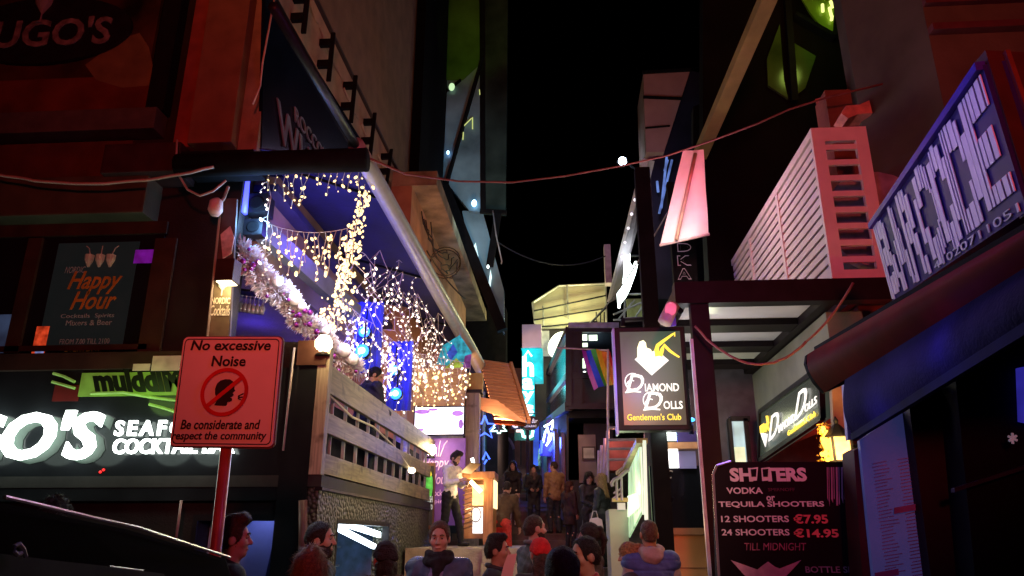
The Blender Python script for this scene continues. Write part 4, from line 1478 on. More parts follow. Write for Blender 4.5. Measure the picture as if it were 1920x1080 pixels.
# the thick bundle running down from the beam end
bund = [(684, 345), (682, 385), (668, 420), (660, 450), (655, 480), (648, 510), (643, 540), (632, 570), (622, 595), (616, 620)]
for part, (i0, i1, n_, wd, lb) in enumerate(((0, 3, 70, 15, 'sparse top of the thick bundle of lights under the beam end'), (3, 6, 98, 19, 'dense middle of the thick bundle of warm fairy lights'), (6, 9, 98, 26, 'blazing lower end of the thick bundle of lights near corner lamp'))):
    ds = []
    for k in range(n_):
        u = i0 + random.random() * (i1 - i0)
        a, b = bund[int(u)], bund[min(int(u) + 1, 9)]
        f = u - int(u)
        x, y = a[0] + (b[0] - a[0]) * f + random.gauss(0, wd * .5), a[1] + (b[1] - a[1]) * f
        Y = YF + .25 + .11 * u + random.uniform(-.12, .12)
        p = P(x, y, Y=Y)
        ds.append([p + Vector((random.uniform(-.08, .08), 0, .06)), p])
    lights(lb, ds, .023, m_warm, main=[P(bund[q_][0], bund[q_][1], Y=YF + .25 + .11 * q_) for q_ in range(i0, i1 + 1)], strands=False)
lamp('bundle_light', P(640, 560, Y=YF + .1), (1, .75, .4), 14, .15)
# long rail string receding over the railing
r0, r1, r2 = P(640, 556, X=-3.0), P(760, 650, X=-2.9), P(884, 700, X=-2.75)
for (a, b, nd, l0, l1, lb, rr) in ((r0, r0.lerp(r1, .5), 15, .3, .8, 'icicle lights over the bent dark haired man, nearest stretch of rail', .02), (r0.lerp(r1, .5), r1, 17, .5, 1.2, 'dense white icicle lights above the middle of the railing', .021),
                                   (r1, r1.lerp(r2, .5), 18, .5, 1.2, 'tangled icicle lights close beside the television', .022), (r1.lerp(r2, .5), r2, 18, .3, 1.0, 'warm icicle lights in front of the wooden menu wall', .023)):
    mn = catenary(a, b, .06, nd)
    lights(lb, [drop(p, random.uniform(l0, l1), .11, .10) for p in mn], rr, m_cool, main=mn)
for (a, b, nd, l0, l1, lb) in ((r0.lerp(r1, .35), r1, 16, .5, 1.1, 'white icicle lights hanging just inside the upper end of the railing'), (r1.lerp(r2, .1), r1.lerp(r2, .8), 18, .5, 1.2, 'whitest and densest cluster of icicle lights before the television')):
    off_ = Vector((-.22, .1, .05))
    mn = catenary(a + off_, b + off_, .06, nd)
    lights(lb, [drop(p, random.uniform(l0, l1), .12, .11) for p in mn], .023, m_cool, main=mn)
# strings hanging from the awning cloth
for (xa_, ya_, xb_, yb_, X, nd, lb) in ((672, 478, 800, 520, -2.75, 13, 'scattered lights hanging high under the awning behind silver tube'), (690, 520, 830, 610, -2.9, 15, 'scattered lights hanging under the middle of the awning'),
                                        (740, 530, 845, 640, -2.6, 15, 'lights hanging close along the silver awning tube'), (700, 590, 850, 665, -3.0, 16, 'small lights tangled low under the awning above the television')):
    mn = []
    for k in range(nd):
        f = k / (nd - 1)
        mn.append(P(xa_ + (xb_ - xa_) * f + random.uniform(-12, 12), ya_ + (yb_ - ya_) * f + random.uniform(-30, 30), X=X + random.uniform(-.25, .2)))
    lights(lb, [drop(p, random.uniform(.3, .9), .11, .12) for p in mn], .019, m_cool, main=mn)
mn = [P(x, 692 - (x - 775) * .02, Y=YE - .3) for x in range(770, 885, 8)]
lights('warm icicle lights directly over the bright television', [drop(p, random.uniform(.3, .75), .11, .05) for p in mn], .026, m_warm, main=mn)
mn = [P(x, 655 + (x - 745) * .2, Y=YE - 1.4) for x in range(745, 880, 9)]
lights('pinkish icicle lights between the blue spotlight and the television', [drop(p, random.uniform(.4, .9), .14, .06) for p in mn], .025, m_cool, main=mn)
lamp('icicle_glow', P(800, 640, Y=YE - 2), (1, .8, .6), 14, .3)
lamp('icicle_glow', P(700, 580, X=-2.7), (.8, .65, 1), 7, .3)

# ------------------------------------------------------------------ television, teal picture, banner, menu cabinet, lamp
tv = thing('television', 'bright flat television hanging at the far end of the terrace', 'television', P(823, 815, Y=YE - .2))
x0, x1, z0, z1 = yrect(778, 764, 869, 814, YE - .2)
box('frame', (x0 - .03, YE - .2, z0 - .03), (x1 + .03, YE - .12, z1 + .03), m_black, tv, .008)
sc_ = box('screen', (x0, YE - .206, z0), (x1, YE - .2015, z1), E('screen light', (.92, .88, 1), 3.2, var=.35, scale=2.2), tv)
for (x, y, rx_, rz_) in ((792, 772, .16, .05), (812, 768, .10, .03), (858, 775, .12, .06), (864, 795, .05, .10), (786, 806, .10, .03)):
    MB().ball(P(x, y, Y=YE - .207), (rx_, .004, rz_), 10, 6).build('screen_picture', E('screen picture', (.42, .18, .7), .8, var=.5, scale=6), sc_)
lamp('television_light', P(823, 790, Y=YE - .8), (.8, .75, 1), 9, .3, parent=tv)
tp = thing('painted_panel', 'turquoise painted panel under the far end of the awning', 'painting', P(852, 690, Y=YE + .6))
MB().slab([P(818, 682, Y=YE + .6), P(830, 648, Y=YE + .6), P(862, 628, Y=YE + .6), P(884, 660, Y=YE + .6), P(880, 690, Y=YE + .6)], (0, .05, 0)).build('panel', E('turquoise light panel', (.02, .42, .55), .55, var=.9, scale=9), tp)
MB().slab([P(835, 690, Y=YE + .58), P(856, 672, Y=YE + .58), P(874, 690, Y=YE + .58)], (0, -.03, 0)).build('yellow_patch', E('yellow light patch', (.35, .5, .05), .6, var=.8, scale=12), tp)
MB().slab([P(868, 690, Y=YE + .57), P(872, 668, Y=YE + .57), P(884, 664, Y=YE + .57), P(882, 690, Y=YE + .57)], (0, -.03, 0)).build('purple_patch', E('purple light patch', (.2, .05, .3), .5, var=.8, scale=12), tp)
MB().slab([P(838, 664, Y=YE + .57), P(850, 645, Y=YE + .57), P(858, 660, Y=YE + .57), P(846, 676, Y=YE + .57)], (0, -.03, 0)).build('blue_patch', E('blue light patch', (.02, .08, .5), .6, var=.8, scale=12), tp)
# yellow plaster arches over the end
ybox('arched_plaster', 826, 700, 905, 742, YE + .5, .12, M('yellow plaster', (.5, .38, .14), .6, 0, .3, 4, .4, 20), room)
ep = thing('end_post', 'grey timber post beside the television carrying the awning end', 'post', P(885, 880, Y=YE + .1))
x0, x1, z0, z1 = yrect(872, 745, 898, 900, YE + .2)
box('post', (x0, YE + .2, 1.3), (x1, YE + .45, z1 + .1), wood_mat('grey timber', (.2, .16, .13), (.38, .32, .27), .6, 3, 'Z'), ep, .01)
box('cap', (x0 - .05, YE + .16, z1 + .102), (x1 + .05, YE + .5, z1 + .16), m_black, ep)
bn = thing('banner', 'purple happy hour banner hanging below the television', 'banner', P(840, 985, Y=YE + .04))
x0, x1, z0, z1 = yrect(800, 822, 872, 985, YE + .04)
MB().box((x0, YE + .0, z0), (x1, YE + .04, z1)).build('cloth', M('purple banner cloth', (.22, .10, .42), .6, 0, .25, 3, emit=(.22, .08, .5), es=.10), bn)
mb_ = M('pink banner print', (.8, .55, .75), .6, emit=(1, .55, .9), es=.3)
ptext("Happy", 792, 858, 842, 882, mb_, bn, YE - .012, shear=.3, bold=.01)
ptext("Hour", 806, 888, 842, 908, mb_, bn, YE - .012, shear=.3, bold=.01)
ptext("Cocktails", 806, 918, 846, 930, mb_, bn, YE - .012)
ptext("Spirits", 808, 936, 842, 946, mb_, bn, YE - .012)
br_ = MB()
for k in (-1, 0, 1):
    br_.tube([P(822 + k * 3, 856, Y=YE - .015), P(824 + k * 9, 834, Y=YE - .015), P(826 + k * 13, 826, Y=YE - .015)], .012, 5)
br_.build('printed_branch', mb_, bn)
cab = thing('menu_cabinet', 'narrow framed drinks poster at the lower end of the railing', 'poster', P(808, 990, Y=YE - .35))
YC = YE - .35
MB().box((P(795, 935, Y=YC).x, YC, P(805, 992, Y=YC).z), (P(814, 935, Y=YC).x, YC + .08, P(805, 868, Y=YC).z)).build('frame', M('brown frame', (.16, .08, .05), .5), cab)
MB().box((P(797, 935, Y=YC).x, YC - .012, P(805, 985, Y=YC).z), (P(812, 935, Y=YC).x, YC - .002, P(805, 874, Y=YC).z)).build('poster', E('dark lit poster', (.02, .022, .02), .6, var=.5, scale=9), cab)
MB().lathe(P(805, 905, Y=YC - .02), [(.05, -.25), (.07, -.1), (.06, .1), (.03, .14)], 10).build('printed_bottle', E('green print', (.12, .6, .08), .8, var=.4, scale=12), cab)
MB().lathe(P(805, 890, Y=YC - .03), [(.03, -.06), (.05, 0), (.03, .06)], 10).build('printed_fruit', E('yellow print', (.8, .65, .05), .8), cab)
ptext("FRESH", 798, 930, 811, 942, E('pale print', (.8, .85, .8), .7), cab, YC - .016)
ptext("MOJITO", 798, 946, 811, 958, E('pale print', (.8, .85, .8), .7), cab, YC - .016)
lantern_glow('glowing lamp on top of the narrow drinks poster', P(808, 844, Y=YC), .10, 14)
bl = thing('fallen_string_lamp', 'small glowing bulb cluster hooked inside the railing end', 'lamp', P(772, 882, X=XB + .02))
MB().ball(P(772, 882, X=XB + .06), (.06, .12, .05), 10, 8).build('bulb', E('cluster bulb', (1, .8, .5), 8, False), bl, True)
MB().tube([P(618, 742, X=XB - .03), P(660, 782, X=XB - .03), P(700, 800, X=XB - .03), P(740, 838, X=XB - .03), P(768, 878, X=XB + .02)], .014, 6).build('cord', m_wire, bl)

# ------------------------------------------------------------------ landing, podium of the waiter
ld = MB()
LY0, LY1, LZ = 12.3, 15.6, 1.42
for k in range(6):
    ld.box((-1.28 - .0, 11.0 + .22 * k, 0), (-.55 + .0, 15.6, .24 * (k + 1) - .02 * 0 if k < 5 else LZ))
ld.box((XB + .04, LY0, 0), (-1.285, LY1, LZ - .004))
struct(ld.build('landing', M('pale stone', (.34, .29, .2), .6, 0, .3, 5, .4, 40)))
pd = thing('podium', 'wooden waiter podium with lit menu shelves beside the stairs', 'podium', P(905, 1010, Y=13.2))
YP = 13.2
mpw = wood_mat('orange podium wood', (.34, .14, .05), (.52, .26, .10), .4, 3, 'Z')
xa, xb, z0, z1 = yrect(862, 884, 924, 1010, YP)
MB().box((xa, YP, z1 - .12), (xb + .03, YP + .75, z1)).build('top', mpw, pd, bevel=.01)
xl, xr, _, _ = yrect(906, 890, 924, 1010, YP)
MB().box((xl, YP + .02, z0 - .1), (xr, YP + .72, z1 - .122)).build('side_panel', mpw, pd, bevel=.006)
MB().box((xr + .002, YP + .06, z0 + .5), (xr + .02, YP + .7, z1 - .14)).build('lit_panel', E('warm lit panel', (1, .78, .42), 1.6), pd)
MB().box((xa + .02, YP + .5, z0), (xl - .002, YP + .55, z1 - .122)).build('back_panel', M('podium back', (.3, .15, .07), .5), pd)
MB().box((P(880, 950, Y=YP).x, YP + .40, P(890, 946, Y=YP).z), (P(904, 950, Y=YP).x, YP + .43, P(890, 906, Y=YP).z)).build('menu', E('lit menu card', (1, .72, .32), 1.1, var=.3, scale=12), pd)
MB().box((P(882, 950, Y=YP).x, YP + .36, P(890, 1000, Y=YP).z), (P(901, 950, Y=YP).x, YP + .39, P(890, 950, Y=YP).z)).build('ice_sign', E('white lit card', (.85, .92, 1), 1.3, var=.2, scale=12), pd)
ri = MB()
for k in range(20):
    a = 2 * math.pi * k / 20; b = 2 * math.pi * (k + 1) / 20
    c_ = P(892, 965, Y=YP + .35)
    ri.tube([c_ + Vector((.09 * math.cos(a), 0, .12 * math.sin(a))), c_ + Vector((.09 * math.cos(b), 0, .12 * math.sin(b)))], .01, 5, False)
ri.build('printed_ring', M('grey print ring', (.15, .15, .16), .5), pd)
rack = MB()
for k in range(9):
    c_ = P(868, 920 + k * 9, Y=YP + .1)
    rack.beam(c_, c_ + Vector((.16, .0, .05)), .1, .02)
rack.build('leaflet_rack', M('dark rack', (.12, .06, .04), .5, 0, .6, 14), pd)
pl_ = MB().tube([P(882, 902, Y=YP + .1), P(902, 922, Y=YP + .15)], .035, 8).build('reading_light', E('reading tube', (1, .75, .38), 9, False), pd)
lamp('podium_light', P(890, 915, Y=YP - .1), (1, .66, .30), 14, .05, parent=pd)
lamp('podium_light', P(880, 960, Y=YP + .2), (1, .66, .30), 5, .05, parent=pd)
cn = thing('candle', 'white glowing candle tube standing on the podium top', 'candle', P(888, 884, Y=YP + .4))
MB().tube([P(888, 884, Y=YP + .4), P(887, 866, Y=YP + .4), P(885, 859, Y=YP + .4)], .03, 8).build('tube', E('candle light', (1, .95, .85), 5), cn, True)
MB().lathe(P(888, 884, Y=YP + .4), [(.05, 0), (.045, .02), (.03, .03)], 10).build('holder', m_black, cn)
# ================================================================== LEFT, farther up: overhanging slab, glass building, slatted awning
fb = thing('corner_building', 'stained concrete overhang with orange lit wall beyond the terrace', 'building', (-4.5, 20, 0))
XO = -3.3
ya = P(766, 332, X=XO).y
yb = P(912, 612, X=-2.72).y
zs = P(815, 335, Y=ya).z
m_conc = M('stained concrete', (.26, .19, .11), .85, 0, .6, 1.6, .6, 18)
MB().box((-7, ya + .3, zs), (-2.72, yb, zs + .35)).build('overhang', m_conc, fb)
MB().box((-7, ya + .31, 3), (XO + .02, P(872, 600, X=XO).y, zs - .002)).build('orange_wall', M('orange wall', (.42, .20, .10), .8, 0, .25, 2, .3, 30), fb)
MB().box((-7, yb + .002, zs - 3.2), (-2.0, yb + .8, zs + .5)).build('dark_end', m_blackmat, fb)
MB().box((-7, yb + .82, 0), (-2.35, yb + 6, zs - 1.2)).build('dark_wall', M('dark far wall', (.03, .025, .03), .8), fb)
c = MB()
for k in range(5):
    c.tube(catenary(P(790 + k * 4, 400 + k * 5, Y=ya + 1), P(840 + k * 5, 470 + k * 6, Y=ya + 3.5), .4 + .1 * k, 14, .05), .014, 5)
for k in range(2):
    q = P(835, 490 + k * 5, Y=ya + 2.5)
    c.tube([q + Vector((.38 * math.cos(a), 0, .38 * math.sin(a))) for a in np.linspace(0, 6.3, 20)], .013, 5)
c.tube(catenary(P(800, 470, Y=ya + 1.5), P(872, 560, Y=ya + 3.5), .1, 10), .02, 5)
tag(c.build('cable_tangle', M('black cable', (.02, .015, .012), .6), None, True), 'tangle of dark cables looped under the stained concrete overhang', 'cables')
lamp('overhang_light', P(850, 560, Y=ya + 1.8), (1, .5, .22), 75, .3)

YG = 21.0
gl = thing('glass_building', 'tall dark glass bay with diagonal trusses and green reflections', 'building', P(890, 400, Y=YG))
m_gg = M('green dark glass', (.06, .15, .03), .12, 0, .6, .5, .15, 3)
m_bg = M('blue grey glass', (.17, .30, .36), .12, 0, .6, .6, .15, 3)
W3 = lambda pts, Y: [P(x, y, Y=Y) for x, y in pts]
MB().slab(W3([(835, -60), (838, 168), (832, 300), (828, 330), (880, 395), (905, 398), (905, 240), (895, -60)], YG), (0, .3, 0)).build('glass_pane', m_bg, gl)
MB().slab(W3([(837, -60), (837, 150), (868, 150), (900, 120), (898, -60)], YG - .03), (0, .02, 0)).build('glass_pane', m_gg, gl)
MB().slab(W3([(899, -60), (902, 395), (948, 398), (953, -60)], YG + .1), (0, .3, 0)).build('side_pane', M('dim glass', (.03, .05, .045), .15, 0, .5, 1), gl)
MB().slab(W3([(866, 395), (905, 396), (945, 545), (945, 625), (925, 600), (882, 470)], YG + .2), (0, .3, 0)).build('lower_glass', m_bg, gl)
b = MB()
b.beam(P(903, -60, Y=YG - .06), P(906, 395, Y=YG - .06), .16, .1)
b.beam(P(905, 110, Y=YG - .05), P(838, 345, Y=YG - .05), .36, .08)
b.beam(P(838, 170, Y=YG - .05), P(864, 150, Y=YG - .05), .1, .06)
b.beam(P(934, 400, Y=YG - .02), P(918, 500, Y=YG - .02), .22, .06); b.beam(P(832, 345, Y=YG + .1), P(942, 620, Y=YG + .1), .3, .3)
b.beam(P(900, 396, Y=YG + .05), P(950, 399, Y=YG + .05), .12, .12)
b.build('truss', m_blackmat, gl)
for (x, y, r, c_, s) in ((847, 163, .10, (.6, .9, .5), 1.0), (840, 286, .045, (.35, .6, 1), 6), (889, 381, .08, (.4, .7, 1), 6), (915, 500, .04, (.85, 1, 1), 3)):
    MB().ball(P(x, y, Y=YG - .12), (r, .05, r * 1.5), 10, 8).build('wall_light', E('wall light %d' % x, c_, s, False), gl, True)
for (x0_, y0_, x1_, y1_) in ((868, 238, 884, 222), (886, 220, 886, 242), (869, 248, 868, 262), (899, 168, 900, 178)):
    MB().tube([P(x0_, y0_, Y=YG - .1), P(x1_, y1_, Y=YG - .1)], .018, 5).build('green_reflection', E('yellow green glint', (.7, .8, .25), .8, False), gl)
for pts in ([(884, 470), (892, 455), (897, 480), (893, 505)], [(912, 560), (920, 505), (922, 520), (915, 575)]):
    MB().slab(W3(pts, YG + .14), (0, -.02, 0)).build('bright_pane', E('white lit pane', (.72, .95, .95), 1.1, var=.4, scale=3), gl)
lamp('green_light', P(868, 60, Y=YG - 3.5), (.5, 1, .12), 60, .3, 60, P(868, 60, Y=YG), .6)
lamp('teal_light', P(915, 420, Y=YG - 4.5), (.4, .8, 1), 420, .3, 60, P(885, 380, Y=YG), .6)

# slatted orange awning
so = thing('slatted_awning', 'orange lit slatted wooden awning beyond the silver tube', 'awning', P(930, 740, Y=18))
A, B_, C, D = P(900, 674, Y=20.5), P(955, 682, Y=20.5), P(987, 790, Y=17.6), P(872, 742, Y=17.6)
D2 = P(928, 786, Y=17.6)
m_or = M('salmon slats', (.66, .34, .20), .5, 0, .12, 4, stretch=(.5, 6, 6))
for k in range(18):
    t = (k + .5) / 18
    a, b = A.lerp(D2, t), B_.lerp(C, t)
    MB().beam(a, b, .05, .125, (C - B_)).build('slat', m_or, so)
MB().slab([P(873, 740, Y=17.3), P(932, 750, Y=17.3), P(988, 793, Y=17.3), P(945, 783, Y=17.3), P(884, 762, Y=17.3)], (0, .06, 0)).build('fascia_board', m_or, so)
MB().beam(A.lerp(B_, .98) + Vector((.06, 0, 0)), C + Vector((.06, 0, 0)), .08, .12).build('edge_beam', m_or, so)
_an = (B_ - A).cross(D - A).normalized()
_an = _an if _an.dot(A - Vector((0, 0, 1.6))) > 0 else -_an
MB().slab([A + _an * .1, B_ + _an * .1, C + _an * .1, D2 + _an * .1], _an * .03).build('backing', M('dark orange board', (.05, .012, .004), .8, spec=.1), so)
lamp('awning_heater', P(925, 850, Y=17.0), (1, .48, .24), 1050, .12, 70, P(930, 735, Y=19), .5)

# ================================================================== FAR END of the alley
fe = thing('far_building', 'dim brown building with an arch closing the far end of the alley', 'building', P(930, 860, Y=33))
YD = 33.0
x0, x1, z0, z1 = yrect(860, 690, 1090, 900, YD)
MB().box((x0 - 2, YD, 2), (x1 + 1, YD + .5, z1)).build('wall', M('brown far wall', (.20, .12, .09), .8, 0, .35, 1.5), fe)
ybox('door', 948, 812, 978, 895, YD - .05, .04, M('dark green door', (.03, .05, .045), .5), fe)
ar = MB()
c_ = P(930, 850, Y=YD - .05)
ar.slab([c_ + Vector((.75 * math.cos(a), 0, .8 * math.sin(a))) for a in np.linspace(0, math.pi, 16)] + [c_ + Vector((-.75, 0, -1.6)), c_ + Vector((.75, 0, -1.6))], (0, -.04, 0))
ar.build('arch', M('dark blue arch', (.03, .03, .07), .6), fe)
ar = MB()
ar.tube([c_ + Vector((.8 * math.cos(a), -.08, .85 * math.sin(a))) for a in np.linspace(.2, math.pi - .2, 16)], .07, 6)
ar.build('arch_trim', M('pale blue trim', (.3, .3, .55), .6), fe)
for x in (905, 965, 985):
    ybox('pilaster', x, 720, x + 10, 880, YD - .12, .1, M('brown pilaster', (.28, .18, .13), .7), fe)
lamp('alley_blue', P(930, 790, Y=27), (.15, .2, 1), 140, .4)
lamp('alley_warm', P(980, 840, Y=28), (1, .6, .4), 60, .4)

# neon ornaments
m_bn = E('blue neon', (.07, .16, 1), 2.6, False)
m_wn = E('white blue neon', (.7, .9, 1), 5, False)
m_gn = E('green white neon', (.55, 1, .82), 3.2, False)


def star_pts(cx, cy, r, Y):
    out = []
    for k in range(11):
        a = math.pi / 2 + k * math.pi / 5
        q = r if k % 2 == 0 else r * .42
        out.append(P(cx + q * math.cos(a), cy - q * math.sin(a), Y=Y))
    return out


t = thing('star_ornament', 'blue neon star hanging over the crowd', 'neon ornament', P(910, 822, Y=22))
MB().tube(star_pts(909, 802, 23, 22), .03, 6).build('neon_tube', m_bn, t)
MB().tube([P(909, 740, Y=22), P(909, 779, Y=22)], .012, 5).build('hanger', m_black, t)
t = thing('tree_ornament', 'white green neon christmas tree beside the blue star', 'neon ornament', P(935, 810, Y=22))
MB().tube(W3([(935, 784), (928, 793), (931, 793), (924, 801), (928, 801), (919, 809), (932, 808), (933, 812), (938, 812), (939, 808), (950, 808), (943, 801), (946, 800), (939, 793), (942, 792), (935, 784)], 22), .025, 6).build('neon_tube', m_gn, t)
MB().tube([P(935, 740, Y=22), P(935, 782, Y=22)], .012, 5).build('hanger', m_black, t)
t = thing('bell_ornament', 'blurred white neon figure hanging beside the blue star', 'neon ornament', P(891, 810, Y=22))
MB().tube(W3([(890, 782), (896, 788), (890, 796), (897, 803), (889, 808), (893, 815)], 22), .055, 6).build('neon_tube', m_wn, t)
MB().tube([P(890, 745, Y=22), P(890, 782, Y=22)], .012, 5).build('hanger', m_black, t)
t = thing('star_ornament', 'small blue neon arrow shaped light low above the podium', 'neon ornament', P(912, 870, Y=24))
MB().tube(W3([(905, 862), (911, 848), (918, 861)], 24), .035, 6).build('neon_tube', m_bn, t)
MB().tube(W3([(908, 870), (913, 862)], 24), .03, 6).build('neon_tube', m_bn, t)
MB().tube([P(911, 800, Y=24), P(911, 900, Y=24)], .02, 5).build('mast', m_black, t)
t = thing('alley_post', 'thin pale blue lit post under the blue neon star', 'post', P(908, 880, Y=24.5))
MB().tube([P(906, 735, Y=24.5), P(908, 905, Y=24.5)], .07, 8).build('shaft', M('blue grey steel', (.3, .32, .5), .4), t)
MB().lathe(P(908, 905, Y=24.5), [(.14, -.05), (.14, .02), (.08, .06)], 10).build('base', m_black, t)

# vertical cyan sign
YS = 22.5
vs = thing('vertical_sign', 'tall cyan neon bar sign with white top box', 'sign', P(990, 830, Y=YS))
x0, x1, z0, z1 = yrect(979, 608, 1015, 652, YS)
box('top_box', (x0, YS, z0), (x1, YS + .5, z1), M('grey white box', (.62, .55, .62), .5, 0, .08, 3), vs, .01)
x0, x1, z0, z1 = yrect(979, 653, 1002, 788, YS)
box('letter_halo', (x0, YS + .02, z0), (x1, YS + .3, z1), E('cyan letter halo', (.0, .5, .55), .6, var=.3, scale=4), vs)  # glowing strip imitates the cyan halo round the letters
MB().slab(W3([(977, 653), (1017, 653), (1017, 712), (1003, 704), (985, 676)], YS + .005), (0, .012, 0)).build('lit_panel', E('cyan panel', (.0, .62, .68), .85, var=.4, scale=3), vs)
x0b, x1b, _, _ = yrect(1004, 652, 1018, 715, YS)
MB().box((x1 + .002, YS + .1, P(1010, 715, Y=YS).z), (x1b, YS + .42, z1)).build('side_panel', E('cyan side panel', (.0, .5, .55), .7, var=.3, scale=4), vs)
mlt = E('cyan white letters', (.6, 1, 1), 3.4, False)
for ch, ya_, yb_ in (('h', 668, 706), ('a', 709, 731), ('y', 734, 757), ('s', 759, 780)):
    ptext(ch, 979.5, ya_, 1001, yb_, mlt, vs, YS - .03, bold=.035, depth=.03, name='letter')
MB().tube(W3([(984, 668), (990, 658), (997, 668)], YS - .03), .03, 6).build('letter', mlt, vs)
MB().box((x0 + .1, YS + .1, z0 - 4), (x0 + .2, YS + .2, z0 - .002)).build('pole', m_black, vs)
lamp('cyan_light', P(990, 720, Y=YS - .8), (.1, .9, 1), 30, .4, parent=vs)
t = thing('oval_sign', 'small black oval bar sign with white script under cyan sign', 'sign', P(992, 805, Y=22))
c_ = P(994, 793, Y=21.9)
MB().slab([c_ + Vector((.27 * math.cos(a), 0, .21 * math.sin(a))) for a in np.linspace(0, 2 * math.pi, 28, endpoint=False)], (0, .08, 0)).build('board', M('black oval board', (.01, .012, .014), .3), t)
ptext("Caffe Bar", 980, 785, 1008, 793, M('white script', (.7, .75, .75), .5, emit=(.8, 1, 1), es=.35), t, 21.88, shear=.4)
ptext("RESTAURANT", 983, 797, 1006, 801, M('white script', (.7, .75, .75), .5, emit=(.8, 1, 1), es=.35), t, 21.88)
MB().tube([P(962, 776, Y=21.95), P(1008, 775, Y=21.95)], .02, 6).build('hanging_bar', m_black, t)
t = thing('round_sign', 'dark sign with a white crescent beside the black oval sign', 'sign', P(968, 803, Y=22.4))
MB().box((P(958, 790, Y=22.4).x, 22.4, P(968, 804, Y=22.4).z), (P(976, 790, Y=22.4).x, 22.48, P(968, 780, Y=22.4).z)).build('board', M('navy board', (.01, .02, .06), .4), t)
MB().tube([P(967 + 7 * math.cos(a), 792 - 9 * math.sin(a), Y=22.38) for a in np.linspace(1.0, 5.3, 14)], .03, 6).build('crescent', E('soft white', (.8, .85, 1), .9, False), t)
MB().tube([P(967, 775, Y=22.44), P(967, 780, Y=22.44)], .02, 5).build('hanging_bar', m_black, t)
t = thing('neon_letter', 'turquoise neon cup glowing low under the black oval sign', 'neon sign', P(990, 830, Y=24))
MB().tube(W3([(979, 808), (981, 818), (990, 821), (998, 817), (999, 807)], 24), .055, 6).build('neon_tube', E('turquoise tube', (.35, 1, .9), 4, False), t)
MB().tube(W3([(968, 808), (980, 808)], 24), .04, 6).build('pink_tube', E('pink tube', (1, .6, .6), 3, False), t)
MB().box((P(965, 800, Y=24.1).x, 24.06, P(985, 826, Y=24.1).z), (P(1002, 800, Y=24.1).x, 24.1, P(985, 803, Y=24.1).z)).build('board', M('dark teal board', (.02, .06, .06), .4), t)
lamp('neon_light', P(990, 812, Y=23.4), (.2, 1, .85), 25, .15, parent=t)

# ================================================================== RIGHT, up the stairs
# terrace tent in yellow light
tt = thing('terrace_tent', 'yellow lit tarpaulin tent on a roof terrace with metal railings', 'tent', P(1065, 610, Y=26))
m_tarp = M('cream tarpaulin', (.58, .54, .34), .8, 0, .12, 1.5, .5, 6)
MB().slab(W3([(1000, 568), (1048, 538), (1136, 535), (1136, 612), (1004, 616)], 27), (0, .15, 0)).build('tarpaulin', m_tarp, tt)
MB().slab([P(1000, 568, Y=27), P(1048, 538, Y=27), P(1048, 538, Y=29.5), P(1000, 568, Y=29.5)], (.05, 0, .08)).build('roof_sheet', m_tarp, tt)
ra = MB()
for (a, b) in (((998, 567), (1004, 618)), ((1136, 533), (1137, 612)), ((1063, 537), (1066, 598)), ((1018, 573), (1019, 610))):
    ra.tube([P(*a, Y=26.6), P(*b, Y=26.6)], .035, 6)
for (a, b) in (((1000, 567), (1048, 536)), ((1048, 536), (1136, 532))):
    ra.tube([P(*a, Y=26.7), P(*b, Y=26.7)], .045, 6)
ra.build('frame', M('pale steel', (.5, .5, .42), .4, .5), tt)
ra = MB()
for (a, b) in (((1001, 583), (1136, 554)), ((1001, 600), (1136, 578)), ((1003, 614), (1120, 603))):
    ra.tube([P(*a, Y=26.5), P(*b, Y=26.5)], .03, 6)
ra.tube([P(1100, 615, Y=26.4), P(1135, 578, Y=26.4)], .03, 6)
for x in (1118, 1126, 1133):
    ra.tube([P(x, 585, Y=26.4), P(x, 614, Y=26.4)], .025, 6)
ra.build('railing', m_black, tt)
lamp('tent_light', P(1085, 606, Y=25.2), (1, .92, .45), 240, .25, parent=tt)
lamp('tent_light', P(1030, 600, Y=25.4), (.75, 1, .6), 60, .25, parent=tt)
# block under the tent
ub = thing('terrace_building', 'dark block with a big round white lamp below the roof tent', 'building', P(1065, 700, Y=27.4))
x0, x1, z0, z1 = yrect(1004, 617, 1210, 760, 27.4)
MB().box((x0, 27.4, 2.5), (x1 + 3, 30, z1)).build('wall', M('dark brown block', (.035, .03, .03), .7, 0, .3, 2), ub)
ybox('white_panel', 1016, 620, 1030, 668, 27.3, .09, M('grey panel', (.4, .4, .4), .6), ub)
c_ = P(1049, 646, Y=26.9)
MB().slab([c_ + Vector((.42 * math.cos(a) + .12 * math.sin(a), 0, .50 * math.sin(a))) for a in np.linspace(0, 2 * math.pi, 32, endpoint=False)], (0, .12, 0)).build('round_lamp', E('round white lamp', (.95, 1, .85), 1.8), ub)
lamp('round_lamp_light', P(1040, 660, Y=26), (.9, 1, .8), 25, .3, parent=ub)

# glazed balcony house at the bend
gh = thing('glazed_balcony', 'dark glazed balcony jutting over the stairs, lit windows inside', 'balcony', P(1100, 760, Y=17))
YB = 17.0
nl0, nl1 = P(1066, 618, Y=YB), P(1066, 762, Y=YB)
nr0, nr1 = P(1160, 618, Y=YB), P(1160, 762, Y=YB)
fl0, fl1 = P(1028, 700, Y=24), P(1028, 790, Y=24)
fr = MB()
for a, b in ((nl0, nr0), (P(1066, 704, Y=YB), P(1160, 704, Y=YB)), (nl1, nr1)):
    fr.beam(a, b, .12, .14)
fr.beam(nl0, nl1, .14, .14); fr.beam(P(1080, 620, Y=YB), P(1080, 762, Y=YB), .30, .08); fr.beam(nr0, nr1, .1, .1)
fr.beam(nl0, fl0, .14, .14); fr.beam(P(1066, 704, Y=YB), P(1028, 752, Y=24), .12, .14); fr.beam(nl1, fl1, .16, .2)
fr.beam(fl0, fl1, .12, .12)
